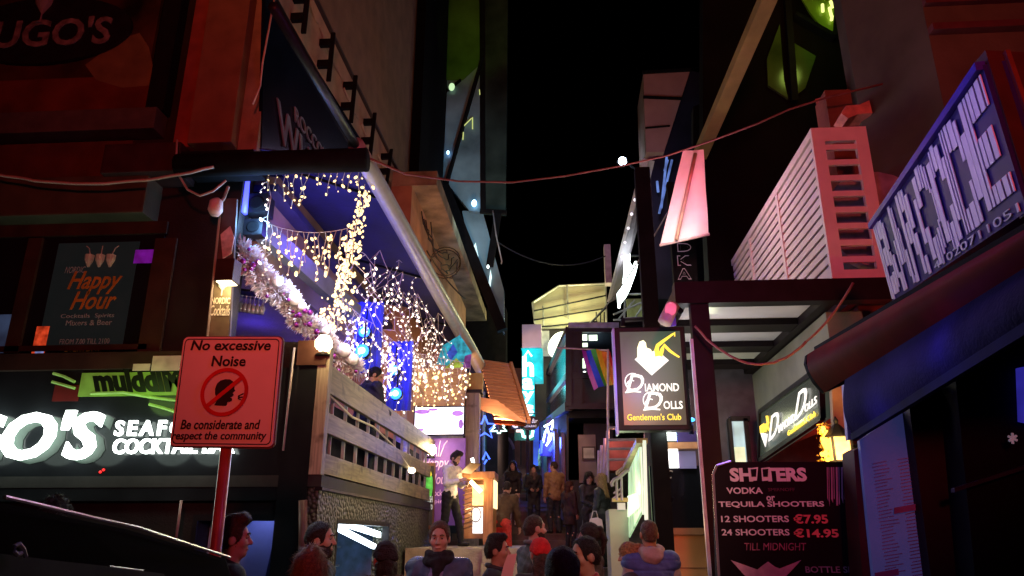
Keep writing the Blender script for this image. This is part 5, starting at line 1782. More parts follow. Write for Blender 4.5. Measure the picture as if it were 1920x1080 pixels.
fr.build('frame', M('dark steel frame', (.012, .014, .022), .4, 0, spec=.2), gh)
MB().beam(nl0 + Vector((0, -.1, .08)), nr0 + Vector((0, -.1, .08)), .06, .12).build('blue_trim', M('blue grey trim', (.22, .26, .42), .4), gh)
MB().slab([nl0, fl0, fl1, nl1], (.05, 0, 0)).build('side_glass', M('dark blue glass', (.02, .03, .05), .1, 0, .4, 1), gh)
MB().slab(W3([(1067, 706), (1159, 706), (1159, 761), (1067, 761)], YB + .05), (0, .05, 0)).build('lower_panel', M('dark panels', (.018, .018, .022), .5), gh)
MB().box((nl1.x, YB + .12, nl1.z - .25), (nr1.x + 1.5, YB + 4, nl1.z - .08)).build('floor', m_blackmat, gh)
MB().box((nl0.x, YB + .12, nl0.z + .1), (nr0.x + 1.5, YB + 4, nl0.z + .2)).build('roof', m_blackmat, gh)
MB().box((nl0.x + .2, YB + 3.0, nl1.z), (nr0.x + 1.5, YB + 3.1, nl0.z)).build('back_wall', M('balcony back', (.05, .07, .12), .6), gh)
for (x0_, y0_, x1_, y1_) in ((1079, 627, 1101, 638), (1104, 628, 1120, 638), (1079, 643, 1102, 650), (1080, 672, 1098, 690), (1080, 655, 1092, 668)):
    ybox('lit_window', x0_, y0_, x1_, y1_, YB + .35, .04, E('pale green window', (.82, 1, .75), 1.7, var=.3, scale=2), gh)
MB().ball(P(1096, 700, Y=YB + .3), .05, 10, 8).build('bulb', E('small bulb', (.9, 1, .9), 8, False), gh)
lamp('balcony_light', P(1110, 660, Y=YB + 1.5), (.5, .75, 1), 16, .2, parent=gh)
# under the glazed balcony: lower storey with blue lit entrance
lw = thing('alley_house', 'dark alley house with blue lit door panels beside the stairs', 'building', P(1075, 850, Y=20))
m_dk = M('dark alley wall', (.03, .028, .034), .7, 0, .35, 2, .2, 30)
a, b = P(1064, 860, Y=18.0), P(1012, 860, Y=25.5)
MB().slab([Vector((a.x, a.y, 1.2)), Vector((b.x, b.y, 1.2)), Vector((b.x, b.y, P(1014, 792, Y=25.5).z)), Vector((a.x, a.y, P(1064, 766, Y=18).z))], (.4, 0, 0)).build('side_wall', m_dk, lw)
for k, (t0, t1) in enumerate(((.06, .22), (.26, .48), (.54, .78))):
    p, q = a.lerp(b, t0), a.lerp(b, t1)
    zt = P(1050, 800, Y=20).z - .2 * k * 0
    MB().slab([Vector((p.x, p.y, stair_z(p.y) + .1)), Vector((q.x, q.y, stair_z(q.y) + .1)), Vector((q.x, q.y, stair_z(q.y) + 2.1)), Vector((p.x, p.y, stair_z(p.y) + 2.1))], (-.03, 0, 0)).build('door_panel', M('blue grey door', (.20, .2, .38), .3, 0, .3, 2), lw)
    fr = MB()
    for (u, v) in ((p, q),):
        fr.beam(Vector((u.x - .05, u.y, stair_z(u.y))), Vector((u.x - .05, u.y, stair_z(u.y) + 2.2)), .08, .08)
        fr.beam(Vector((v.x - .05, v.y, stair_z(v.y))), Vector((v.x - .05, v.y, stair_z(v.y) + 2.2)), .08, .08)
    fr.build('door_frame', M('blue door frame', (.08, .08, .28), .4), lw)
MB().slab(W3([(1066, 765), (1150, 765), (1150, 900), (1066, 900)], 18.0), (0, .3, 0)).build('front_wall', m_dk, lw)
ybox('pale_wall', 1085, 815, 1118, 905, 17.95, .04, M('grey pink render', (.22, .17, .18), .8, 0, .2, 3), lw)
fp = ybox('framed_picture', 1091, 837, 1117, 862, 17.9, .045, M('dark frame', (.06, .05, .05), .4), lw)
ybox('picture', 1094, 840, 1114, 859, 17.895, .004, M('pale grey print', (.4, .4, .38), .6), fp)
lamp('entrance_blue', P(1030, 830, Y=20.5), (.07, .12, 1), 130, .2, parent=lw)
nz_ = thing('neon_drawing', 'bright blue neon scribble over the alley house entrance', 'neon sign', P(1040, 840, Y=21))
tb = MB()
for pts in ([(1018, 830), (1022, 812), (1026, 800), (1030, 816), (1027, 832)], [(1034, 806), (1038, 792), (1044, 797)], [(1020, 800), (1032, 794), (1040, 786)], [(1024, 836), (1032, 824), (1034, 812)]):
    tb.tube(W3(pts, 21), .03, 6)
tb.build('neon_tube', m_wn, nz_)
tb = MB()
for pts in ([(1038, 830), (1056, 800), (1060, 786)], [(1030, 846), (1046, 824)], [(1014, 850), (1016, 826)]):
    tb.tube(W3(pts, 20.8), .045, 6)
tb.build('blue_tube', E('deep blue neon', (.03, .06, 1), 4, False), nz_)
MB().ball(P(1050, 792, Y=20.6), .08, 10, 8).build('blue_bulb', E('sky blue bulb', (.1, .5, 1), 5, False), nz_, True)
MB().ball(P(1064, 818, Y=19.5), .07, 10, 8).build('blue_bulb', E('sky blue bulb', (.1, .5, 1), 5, False), nz_, True)
MB().slab(W3([(1012, 855), (1024, 788), (1062, 775), (1062, 800), (1034, 856)], 21.15), (0, .05, 0)).build('backboard', M('navy neon board', (.03, .03, .10), .4), nz_)
lamp('neon_light', P(1036, 815, Y=20.3), (.06, .12, 1), 60, .1, parent=nz_)
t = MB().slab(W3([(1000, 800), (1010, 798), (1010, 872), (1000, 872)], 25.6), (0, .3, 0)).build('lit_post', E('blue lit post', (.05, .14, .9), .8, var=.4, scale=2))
tag(t, 'broad blue lit post in the far alley beside the neon scribble', 'post')

# rainbow flag on a slanted pole
fl = thing('rainbow_flag', 'rainbow flag hanging from a pole on the glazed balcony', 'flag', P(1110, 655, Y=15.5))
YFg = 15.5
MB().tube([P(1044, 652, Y=YFg), P(1142, 657, Y=YFg)], .018, 8).build('pole', M('flag pole', (.4, .3, .28), .4), fl)
cols = [('violet', (.26, .02, .28)), ('blue', (.02, .05, .5)), ('green', (.05, .32, .05)), ('yellow', (.62, .42, .03)), ('orange', (.62, .18, .02)), ('red', (.5, .02, .02))]
tops = [(1091, 656), (1099, 656), (1107, 656), (1117, 656), (1128, 657), (1138, 658), (1143, 660)]
bots = [(1114, 732), (1121, 728), (1133, 724), (1139, 722), (1149, 722), (1158, 721), (1160, 712)]
for i, (nm, cc) in enumerate(cols):
    mb = MB()
    n1 = 9
    vs_, fs_ = [], []
    for j in range(n1):
        t = j / (n1 - 1)
        for q in (0, 1):
            a = tops[i + q]; b = bots[i + q]
            x = a[0] + (b[0] - a[0]) * (t ** 1.15); y = a[1] + (b[1] - a[1]) * t
            p = P(x, y, Y=YFg)
            p.y += .10 * math.sin((i + q) * 1.7 + t * 3)
            vs_.append(p)
    for j in range(n1 - 1):
        fs_.append((2 * j, 2 * j + 1, 2 * j + 3, 2 * j + 2))
    mb.add(vs_, fs_)
    mb.build('stripe', M('flag ' + nm, cc, .7, 0, .1, 10, emit=None), fl, True)
lamp('flag_light', P(1128, 720, Y=12.6), (1, .97, .9), 60, .1, 22, P(1125, 690, Y=15.5), .4)
MB  # railing post beside the flag
rp = thing('railing', 'pinkish metal railing and gate with red tables behind', 'railing', P(1150, 870, Y=14.6))
m_rail = M('pink grey rail', (.42, .30, .30), .4, .3)
mb = MB()
mb.tube([P(1140, 905, Y=14.6), P(1140, 655, Y=14.6)], .024, 8)
mb.build('post', m_rail, rp)
mb = MB()
for x, y0_ in ((1122, 845), (1127, 835), (1133, 822), (1138, 808)):
    mb.tube([P(x, 890, Y=15), P(x + 1, y0_, Y=15)], .035, 6)
mb.build('gate_bars', m_rail, rp)
mb = MB()
for y in (802, 825, 842, 862):
    mb.tube([P(1141, y, Y=14.6), P(1200, y - 1, Y=14.6)], .028, 6)
mb.tube([P(1196, 812, Y=14.5), P(1196, 800, Y=14.5)], .03, 6); mb.tube([P(1210, 825, Y=14.5), P(1210, 806, Y=14.5)], .03, 6)
mb.build('rails', m_rail, rp)
ybox('red_counter', 1142, 826, 1190, 882, 15.6, .6, M('dark red counter', (.28, .07, .05), .5, 0, .4, 3), rp)
lamp('red_bar_light', P(1160, 815, Y=14.9), (1, .35, .3), 18, .15, parent=rp)
hr = thing('stair_handrail', 'curled pink handrail at the foot of the green lit glass panel', 'handrail', P(1155, 930, Y=12))
mb = MB()
mb.tube(W3([(1149, 912), (1147, 906), (1151, 900), (1160, 896), (1172, 885), (1186, 876)], 12), .03, 8)
mb.build('rail', m_rail, hr)
mb = MB()
for (x, yt) in ((1156, 898), (1165, 893)):
    mb.tube([P(x, yt, Y=12), P(x + 1, 938, Y=12)], .022, 6)
mb.tube(W3([(1150, 925), (1166, 915)], 12), .015, 5); mb.tube(W3([(1150, 934), (1166, 924)], 12), .015, 5)
mb.build('posts', m_rail, hr)

# green white lit glass balustrade with wooden handrail
YQ = 10.5
gb = thing('balustrade', 'green white lit glass balustrade with brown handrail', 'balustrade', P(1185, 1000, Y=YQ))
p0, p1 = P(1178, 1010, Y=12.4), P(1206, 960, Y=9.4)
def bal(pts, ys, mat, nm, vec=(.03, 0, 0)):
    return MB().slab([P(x, y, Y=q) for (x, y), q in zip(pts, ys)], vec).build(nm, mat, gb)
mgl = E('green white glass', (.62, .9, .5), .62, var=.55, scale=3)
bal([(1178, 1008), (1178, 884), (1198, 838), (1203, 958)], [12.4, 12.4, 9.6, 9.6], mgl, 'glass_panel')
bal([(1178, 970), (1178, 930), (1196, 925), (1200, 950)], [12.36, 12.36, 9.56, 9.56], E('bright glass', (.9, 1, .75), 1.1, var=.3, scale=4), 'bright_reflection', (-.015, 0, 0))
mb = MB(); mb.beam(P(1160, 888, Y=12.6), P(1176, 876, Y=12.4), .12, .06); mb.beam(P(1176, 876, Y=12.4), P(1204, 826, Y=9.4), .14, .06)
mb.build('handrail', wood_mat('brown handrail', (.30, .18, .08), (.5, .33, .16), .4, 3, 'Y'), gb)
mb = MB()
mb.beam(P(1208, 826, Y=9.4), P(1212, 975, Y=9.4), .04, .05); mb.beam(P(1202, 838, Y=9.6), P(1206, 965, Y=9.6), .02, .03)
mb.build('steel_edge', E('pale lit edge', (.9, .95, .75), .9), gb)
lamp('balustrade_light', P(1150, 930, Y=10.5), (.85, 1, .6), 24, .2, parent=gb)
# stone stringer wall under it
sw_ = thing('stair_wall', 'pale tiled side wall of the staircase under the glass balustrade', 'wall', P(1165, 1060, Y=11.5))
MB().box((P(1143, 1000, Y=12.4).x, 12.3, 0), (P(1178, 1000, Y=12.4).x, 13.4, P(1160, 955, Y=12.4).z)).build('block', M('pale green tile', (.42, .45, .34), .4, 0, .12, 3), sw_)
MB().box((P(1148, 942, Y=12.2).x, 12.1, P(1160, 941, Y=12.2).z), (P(1180, 942, Y=12.2).x, 12.29, P(1160, 934, Y=12.2).z)).build('ledge', M('yellow ledge', (.62, .42, .14), .5), sw_)
pf = MB().box((P(1158, 950, Y=12.15).x, 12.14, P(1165, 956, Y=12.2).z), (P(1172, 950, Y=12.2).x, 12.25, P(1165, 943, Y=12.2).z)).build('white_box', M('white paint', (.78, .77, .75), .45), sw_)

# ------------------------------------------------------------------ club entrance: post, hanging sign, tiled wall, lit windows
YP2 = 9.2
tag(MB().box((P(1207, 600, Y=YP2).x, YP2, 0), (P(1237, 600, Y=YP2).x, YP2 + .16, P(1225, 312, Y=YP2).z)).build('post', m_blackmat, None, bevel=.01), 'tall black steel post standing behind the hanging club sign', 'post')
hs = thing('hanging_sign', 'backlit grey green hanging sign with a figure in a white diamond', 'sign', P(1225, 805, Y=8.8))
YH = 8.6
x0, x1, z0, z1 = yrect(1166, 622, 1281, 797, YH)
box('cabinet', (x0 - .06, YH + .003, z0 - .06), (x1 + .06, YH + .2, z1 + .06), m_black, hs, .01)
box('sign_face', (x0, YH - .012, z0), (x1, YH + .001, z1), backlit('club sign face', (.36, .50, .34), .62, .16, .75), hs)
m_wl = E('sign white', (1, .97, .9), 1.7, False)
m_wl2 = E('wall sign white', (1, .97, .9), 1.05, False)
m_yl = E('sign yellow', (1, .72, .08), 1.3, False)
yh = YH - .02
ptext("D", 1173, 702, 1208, 735, m_wl2, hs, yh, shear=.35, bold=.012, name='letter')
ptext("IAMOND", 1209, 719, 1273, 734, m_wl2, hs, yh, bold=.015, name='letters')
ptext("D", 1206, 735, 1243, 768, m_wl2, hs, yh, shear=.35, bold=.012, name='letter')
ptext("OLLS", 1244, 752, 1280, 767, m_wl2, hs, yh, bold=.015, name='letters')
mb = MB()
for (cx, cy, rx, ry, a0_, a1_) in ((1186, 715, 14, 15, .6, 5.2), (1184, 722, 9, 9, 1, 5.5), (1220, 750, 14, 15, .6, 5.2), (1219, 757, 9, 9, 1, 5.5)):
    mb.tube([P(cx + rx * math.cos(a), cy - ry * math.sin(a), Y=yh) for a in np.linspace(a0_, a1_, 16)], .007, 5)
mb.tube([P(1172, 736, Y=yh), P(1188, 734, Y=yh), P(1202, 735, Y=yh)], .01, 5); mb.tube([P(1206, 769, Y=yh), P(1222, 767, Y=yh), P(1238, 768, Y=yh)], .01, 5)
mb.build('flourish', m_wl2, hs)
ptext("Gentlemen's Club", 1176, 776, 1277, 788, m_yl, hs, yh, bold=.01, name='letters')
MB().slab([P(x, y, Y=yh) for x, y in ((1190, 674), (1202, 664), (1210, 668), (1222, 662), (1240, 664), (1254, 676), (1222, 704))], (0, -.008, 0)).build('diamond', m_wl2, hs)
MB().slab([P(x, y, Y=yh - .01) for x, y in ((1195, 671), (1195, 652), (1199, 641), (1206, 638), (1211, 643), (1212, 652), (1220, 655), (1222, 660), (1226, 658), (1240, 662), (1240, 671), (1226, 676), (1210, 676))], (0, -.006, 0)).build('figure', E('sign pale yellow', (1, .9, .5), 2.2, False), hs)
def leg(pts, w0, w1):
    mb = MB(); n = len(pts)
    L_, R_ = [], []
    for i, (x, y) in enumerate(pts):
        a = pts[max(0, i - 1)]; b = pts[min(n - 1, i + 1)]
        dx, dy = b[0] - a[0], b[1] - a[1]; l = math.hypot(dx, dy)
        w = w0 + (w1 - w0) * i / (n - 1)
        L_.append((x - dy / l * w, y + dx / l * w)); R_.append((x + dy / l * w, y - dx / l * w))
    return mb.slab([P(x, y, Y=yh - .012) for x, y in L_ + R_[::-1]], (0, -.006, 0))
leg([(1233, 668), (1231, 656), (1233, 648), (1243, 640), (1254, 632), (1262, 626)], 5.0, 1.6).build('figure', m_yl, hs)
leg([(1238, 668), (1242, 654), (1245, 647), (1256, 658), (1266, 665), (1274, 670)], 4.0, 1.4).build('figure', m_yl, hs)
leg([(1260, 628), (1265, 624), (1265, 631)], 2.2, 1.0).build('figure', m_yl, hs)
MB().box((x0 - .085, YH + .0, z0 - .1), (x0 - .062, YH + .2, z1 + .05)).build('violet_lit_side', M('violet lit side', (.42, .36, .8), .5, 0, .1), hs)  # violet light on the cabinet side put into the colour
lamp('side_tint_light', P(1140, 710, Y=YH - .25), (.35, .25, 1), 3.5, .1, parent=hs)  # added lamp that tints the cabinet side violet
MB().tube([P(1168, 612, Y=YH + .1), P(1168, 600, Y=YH + .1), P(1207, 598, Y=YP2 + .05)], .03, 6).build('hanger', m_black, hs)
lamp('sign_light', P(1222, 720, Y=YH - .7), (.9, 1, .75), 12, .3, parent=hs)
lamp('rail_light', P(1150, 770, Y=8.2), (1, .86, .42), 210, .3, 74, (XB, 10.6, 2.4), .5)
bs = thing('blue_marker_lamp', 'small blue lamp just under a corner of the hanging club sign', 'lamp', P(1295, 815, Y=8.9))
MB().lathe(P(1295, 795, Y=8.9), [(.03, -.12), (.035, -.02), (.03, .0)], 10).build('body', M('dark blue body', (.02, .03, .2), .4), bs, True)
MB().ball(P(1295, 787, Y=8.9), (.05, .04, .025), 10, 6).build('lens', E('marker lens', (.03, .25, 1), 6, False), bs, True)

ce_ = thing('club_entrance', 'club entrance with orange tiled low wall and dark glass above', 'building', P(1280, 1060, Y=9.6))
YC2 = 9.6
xa, xb = P(1228, 1030, Y=YC2).x, P(1336, 1030, Y=YC2).x
zt = P(1280, 1003, Y=YC2).z
MB().box((xa, YC2, 0), (xb + .6, YC2 + .25, zt)).build('low_wall', M('orange tile', (.55, .30, .13), .4, 0, .08, 2), ce_)
for k in range(3):
    MB().box((xa, YC2 - .003, zt - .38 - .5 * k), (xb + .6, YC2 - .001, zt - .37 - .5 * k)).build('joint', M('tile joint', (.2, .1, .05), .8), ce_)
MB().box((P(1246, 990, Y=YC2).x, YC2 - .06, zt + .002), (xb + .6, YC2 + .3, P(1280, 990, Y=YC2).z)).build('ledge', M('brown ledge', (.30, .16, .08), .5), ce_)
zl = P(1280, 990, Y=YC2).z
MB().box((xa, YC2 + .1, zl + .002), (xb + .6, YC2 + .14, P(1280, 872, Y=YC2).z)).build('dark_glass', m_glassdk, ce_)
MB().box((P(1214, 900, Y=YC2 + 2.2).x, YC2 + 2.2, 0), (xb + 3, YC2 + 2.3, 4.2)).build('back_wall', M('club back wall', (.06, .05, .07), .6), ce_)
ybox('lit_screen', 1224, 842, 1272, 877, YC2 + .05, .06, E('white screen', (1, 1, .97), 3), ce_)
ybox('pale_screen', 1273, 846, 1305, 878, YC2 + .06, .05, E('lavender screen', (.2, .18, .35), .5, var=.4, scale=3), ce_)
ybox('wood_header', 1222, 829, 1310, 841, YC2 + .0, .12, M('wood header', (.42, .20, .09), .5), ce_)
ybox('violet_glass', 1270, 808, 1306, 828, YC2 + .1, .05, M('violet glass', (.05, .035, .12), .2), ce_)
for x in (1232, 1252):
    MB().ball(P(x, 817, Y=YC2 - .02), (.07, .06, .06), 12, 8).build('round_lamp', E('round lamp', (.9, 1, .92), 10, False), ce_, True)
ybox('lamp_box', 1222, 808, 1268, 826, YC2 + .08, .06, E('lamp box', (.75, .85, .72), 1.2, var=.4, scale=6), ce_)
ptext("RC", 1230, 882, 1262, 898, M('faint etched letters', (.25, .26, .22), .7), ce_, YC2 + .09, shear=.3)
lamp('lamp_light', P(1245, 812, Y=YC2 - .4), (.85, 1, .85), 10, .1, parent=ce_)
lamp('wall_glow', P(1290, 985, Y=YC2 - 1.6), (1, .62, .28), 5, .2, parent=ce_)
pot = thing('planter', 'small dark square planter on the ledge by the shaved head man', 'planter', P(1241, 1001, Y=YC2 - .02))
box('pot', (P(1235, 995, Y=YC2).x, YC2 - .1, zt - .02), (P(1247, 995, Y=YC2).x, YC2 - .062, P(1241, 988, Y=YC2).z), M('dark pot', (.05, .03, .03), .6), pot)
ybox('slot', 1237, 991, 1245, 996, YC2 - .104, .003, m_blackmat, pot)

# ------------------------------------------------------------------ pergola with translucent roof
pg = thing('pergola', 'black steel pergola with pale roof panels in front of club', 'pergola', (2, 9, 0))
YG0, YG1 = 8.0, 14.6
zr = P(1400, 572, Y=YG0).z
pxl, pxr = P(1282, 585, Y=YG0).x, P(1560, 560, Y=YG0).x
m_bs = M('black steel', (.010, .006, .008), .5, 0, .3, 6, spec=.15)
MB().box((pxl - .1, YG0 - .12, zr), (pxr + .6, YG0 + .06, zr + .25)).build('front_beam', m_bs, pg)
MB().box((pxl - .1, YG0 + .062, zr + .02), (pxl + .04, YG1, zr + .2)).build('side_beam', m_bs, pg)
MB().box((pxr - .1, YG0 + .062, zr + .01), (pxr + .05, YG1, zr + .2)).build('wall_beam', m_bs, pg)
px_ = P(1328, 800, Y=YG0).x
MB().box((px_ - .10, YG0 - .08, 0), (px_ + .10, YG0 + .055, zr - .002)).build('post', m_bs, pg, bevel=.006)
MB().box((px_ - .135, YG0 - .10, .5), (px_ - .102, YG0 - .06, zr - .4)).build('violet_edge', M('pale post edge', (.5, .48, .6), .4), pg)
y = YG0 + .16
m_rf = M('pale roof panel', (.75, .72, .74), .22, 0, .06, 2)
k = 0
while y < YG1 - .3:
    d = .74
    MB().box((pxl + .045, y, zr + .10), (pxr - .105, y + d, zr + .13)).build('roof_panel', m_rf, pg)
    MB().box((pxl + .045, y + d + .002, zr + .02), (pxr - .105, y + d + .36, zr + .16)).build('roof_beam', m_bs, pg)
    y += d + .365
lamp('roof_light', ((pxl + pxr) / 2 - .2, YG0 + 4.5, zr - .7), (.95, 1, .85), 42, .15, parent=pg)
lamp('roof_light', ((pxl + pxr) / 2 - .5, YG0 + 1.2, zr - .8), (.95, .9, 1), 22, .15, parent=pg)
lamp('violet_light', (px_ - .5, YG0 - .9, zr - .6), (.25, .15, 1), 7, .1)
sc = thing('security_camera', 'pinkish bullet camera on the front corner of the black pergola', 'security camera', P(1255, 590, Y=YG0 - .2))
MB().tube([P(1246, 605, Y=YG0 - .25), P(1262, 572, Y=YG0 - .2)], .075, 14).build('housing', M('pink grey camera', (.55, .36, .32), .4), sc, True)
MB().tube([P(1257, 582, Y=YG0 - .33), P(1258, 576, Y=YG0 - .26)], .06, 12).build('ring', E('pink ring', (1, .15, .3), .8), sc, True)
MB().tube([P(1262, 572, Y=YG0 - .2), P(1278, 585, Y=YG0 - .13)], .03, 8).build('bracket', m_blackmat, sc)
MB().slab([P(1256, 612, Y=YG0 - .15), P(1266, 580, Y=YG0 - .15), P(1268, 610, Y=YG0 - .15)], (0, .02, 0)).build('blue_flap', M('blue flap', (.12, .08, .55), .5), sc)
c = MB()
c.tube(catenary(P(1303, 612, Y=YG0 - .25), P(1512, 640, Y=YG0 - .6), .32, 20, .005), .014, 6)
c.tube(catenary(P(1512, 640, Y=YG0 - .6), P(1600, 530, Y=YG0 - .9), .05, 10), .012, 6)
tag(c.build('cable', m_redcable, None, True), 'thin red brown cable drooping across the pale pergola roof', 'cable')

# club facade: wall along the street, lit oblique sign, door
XC = pxr + .02
cf = thing('club_facade', 'club side facade with lit door gap and red interior', 'building', (XC + .2, 11, 0))
m_cf = M('grey green render', (.20, .20, .15), .6, 0, .35, 1.2, .15, 20)
zw0 = P(1500, 760, Y=YG0 + .5).z
MB().box((XC, YG0 + .3, 2.9), (XC + .4, YG1 - .2, zr - .01)).build('upper_wall', m_cf, cf)
MB().box((XC + .01, YG0 + 4.2, 0), (XC + .4, YG1 - .2, 2.898)).build('dark_wall', m_blackmat, cf)
MB().box((XC + 1.5, YG0 + .3, 0), (XC + 1.6, YG0 + 4.2, 2.9)).build('red_room', M('red room wall', (.5, .02, .02), .6), cf)
lamp('red_room_light', (XC + .9, YG0 + 1.8, 2.2), (1, .03, .02), 26, .1, parent=cf)
lamp('facade_light', (XC - .7, YG0 + 3.2, 3.2), (.95, 1, .6), 8, .1, parent=cf)
YD2 = P(1400, 820, X=XC - .15).y
dg_ = thing('lit_door', 'narrow bright glass door slit at the back of the pergola', 'door', P(1385, 870, Y=11.5))
ybox('glass', 1376, 790, 1399, 872, 11.5, .05, E('pale blue glass', (.42, .58, .62), .9, var=.5, scale=3), dg_)
ybox('white_block', 1379, 838, 1398, 872, 11.44, .05, E('pale yellow block', (.8, .85, .55), .9, var=.4, scale=4), dg_)
fr = MB()
for (a_) in ((1370, 784, 1376, 880), (1399, 784, 1407, 880), (1370, 780, 1407, 789)):
    q = yrect(*a_, 11.45)
    fr.box((q[0], 11.46, q[2]), (q[1], 11.6, q[3]))
fr.build('frame', m_black, dg_)
ws = thing('wall_sign', 'slanting lit club sign with white script on the side facade', 'sign', P(1490, 800, X=XC - .1))
XS = XC - .12
bl_, br2, tl_, tr_ = P(1424, 864, X=XS), P(1542, 783, X=XS), P(1426, 772, X=XS), P(1538, 690, X=XS)
MB().slab([bl_, br2, tr_, tl_], (.1, 0, 0)).build('sign_face', backlit('club wall face', (.36, .44, .32), .16, .05, .9), ws)
fr = MB()
for a, b in ((bl_, br2), (tl_, tr_), (bl_, tl_), (br2, tr_)):
    fr.beam(a, b, .06, .06)
fr.build('frame', m_black, ws)
XT_ = XS - .02
def xt(body, p_bl, p_br, p_tl, mat, **kw):
    return text(body, P(*p_bl, X=XT_), P(*p_br, X=XT_), P(*p_tl, X=XT_), mat, ws, out=(-1, 0, 0), name='letters', **kw)
xt("D", (1442, 828), (1461, 813), (1442, 785), m_wl2, shear=.35)
xt("IAMOND", (1461, 812), (1491, 790), (1461, 797), m_wl2)
xt("D", (1490, 790), (1512, 772), (1492, 742), m_wl2, shear=.35)
xt("OLLS", (1510, 774), (1532, 756), (1510, 760), m_wl2)
xt("Gentlemen's Club", (1478, 818), (1530, 780), (1478, 808), m_yl)
MB().slab([P(x, y, X=XT_) for x, y in ((1427, 812), (1433, 812), (1440, 814), (1436, 838), (1430, 822))], (-.01, 0, 0)).build('diamond', m_wl2, ws)
mb = MB()
mb.tube([P(x, y, X=XT_) for x, y in ((1429, 812), (1428, 800), (1432, 797), (1435, 808))], .03, 5); mb.tube([P(x, y, X=XT_) for x, y in ((1435, 806), (1440, 792), (1438, 780))], .02, 5); mb.tube([P(x, y, X=XT_) for x, y in ((1436, 796), (1442, 806))], .018, 5)
mb.build('figure', m_yl, ws)
# lantern with gilded leaves
la = thing('wall_lantern', 'black carriage lantern shining warm at the end of the club wall', 'lantern', P(1578, 862, Y=7.4))
c_ = P(1574, 840, Y=7.4)
h_ = P(1578, 815, Y=7.4).z - c_.z
mb = MB()
for dx in (-1, 1):
    for dy in (-1, 1):
        mb.box((c_.x + dx * .085 - .01, c_.y + dy * .085 - .01, c_.z - .12), (c_.x + dx * .085 + .01, c_.y + dy * .085 + .01, c_.z + .10))
mb.box((c_.x - .10, c_.y - .1, c_.z - .15), (c_.x + .10, c_.y + .1, c_.z - .12))
mb.lathe(c_ + Vector((0, 0, .10)), [(.13, 0), (.12, .02), (.05, .10), (.02, .13), (.025, .16), (.005, .20)], 8)
mb.build('frame', m_black, la)
MB().box((c_.x - .075, c_.y - .075, c_.z - .118), (c_.x + .075, c_.y + .075, c_.z + .098)).build('glass', E('lantern glass', (1, .56, .18), 2.6, var=.5, scale=7), la)
MB().tube([c_ + Vector((.10, 0, .0)), c_ + Vector((.2, .05, .03)), c_ + Vector((.25, .05, .0))], .02, 6).build('bracket', m_black, la)
lamp('lantern_light', c_ + Vector((-.02, -.3, .0)), (1, .6, .2), 14, .08, parent=la)
gv = thing('leaf_garland', 'golden lit leaf garland hanging beside the lantern', 'garland', P(1550, 860, Y=7.5))
lv = MB()
for k in range(420):
    t = random.random()
    p = P(1545 + 14 * t + random.gauss(0, 5 + 5 * t), 795 + 70 * t, Y=7.5 + random.uniform(-.1, .1))
    a, b = [Vector((random.gauss(0, 1), random.gauss(0, 1), random.gauss(0, 1))).normalized() * .022 for _ in '12']
    lv.add([p - a, p + b * .6, p + a, p - b * .6], [(0, 1, 2, 3)])
lv.build('leaves', M('gilded leaves', (.8, .5, .08), .35, .2, .3, 9), gv)
lb_ = MB()
for k in range(60):
    t = random.random() ** .6
    lb_.ball(P(1546 + 16 * t + random.gauss(0, 5 + 4 * t), 800 + 62 * t, Y=7.42), .024, 6, 4)
x = lb_.build('bulbs', E('garland bulbs', (1, .52, .08), 2.8, False), gv)
lamp('garland_light', P(1545, 835, Y=7.15), (1, .55, .12), 14, .08, parent=gv)

# ------------------------------------------------------------------ louvred box over the pergola
XL = P(1520, 240, Y=YG0).x
lv_ = thing('louvred_box', 'white louvred plant enclosure sitting over the pergola roof', 'louvred screen', (XL + .5, YG0 + 2, zr + .3))
zb0 = zr + .27
zt0 = P(1580, 238, Y=YG0).z
xr_ = P(1648, 380, Y=YG0).x
m_lv = M('white louvre paint', (.74, .68, .58), .5, 0, .08, 5)
YL1 = P(1330, 545, X=XL).y
fr = MB()
fw = .14
fr.box((XL, YG0, zb0), (XL + fw, YG0 + .06, zt0)); fr.box((xr_ - fw, YG0, zb0), (xr_, YG0 + .06, zt0))
fr.box((XL + fw, YG0 + .001, zt0 - .18), (xr_ - fw, YG0 + .06, zt0)); fr.box((XL + fw, YG0 + .001, zb0), (xr_ - fw, YG0 + .06, zb0 + .12))
fr.box((XL + .002, YG0 + .062, zt0 - .1), (XL + .07, YL1, zt0)); fr.box((XL + .002, YG0 + .062, zb0), (XL + .07, YL1, zb0 + .1))
for k in range(4):
    yy = YG0 + (YL1 - YG0) * (k + 1) / 4
    fr.box((XL + .012, yy - .05, zb0 + .1), (XL + .06, yy + .05, zt0 - .1))
fr.build('frame', m_lv, lv_)
n_ = 8
for k in range(n_):
    z = zb0 + .12 + (zt0 - .18 - zb0 - .12) * (k + .62) / n_
    MB().box((XL + fw, YG0 + .01, z - .035), (xr_ - fw, YG0 + .05, z + .035)).build('front_slat', m_lv, lv_)
n_ = 14
for k in range(n_):
    z = zb0 + .1 + (zt0 - zb0 - .2) * (k + .5) / n_
    MB().beam((XL + .035, YG0 + .07, z), (XL + .035, YL1 - .02, z), .02, .085).build('side_slat', m_lv, lv_)
MB().box((XL + .5, YG0 + .5, zb0), (xr_ + .3, YL1, zt0 - .4)).build('inner_wall', M('dim inner wall', (.10, .09, .12), .7), lv_)
mb = MB()
mb.lathe((XL + .75, YG0 + .42, (zb0 + zt0) / 2 - .1), [(.62, -.1), (.62, .05), (.5, .06), (.1, .02)], 22, 'Y')
mb.build('fan', M('grey fan drum', (.30, .27, .33), .4, 0, .5, 3), lv_)
lamp('pink_wash', (XL - 1.5, YG0 + 1.6, zt0 - .2), (1, .56, .70), 34, .4)
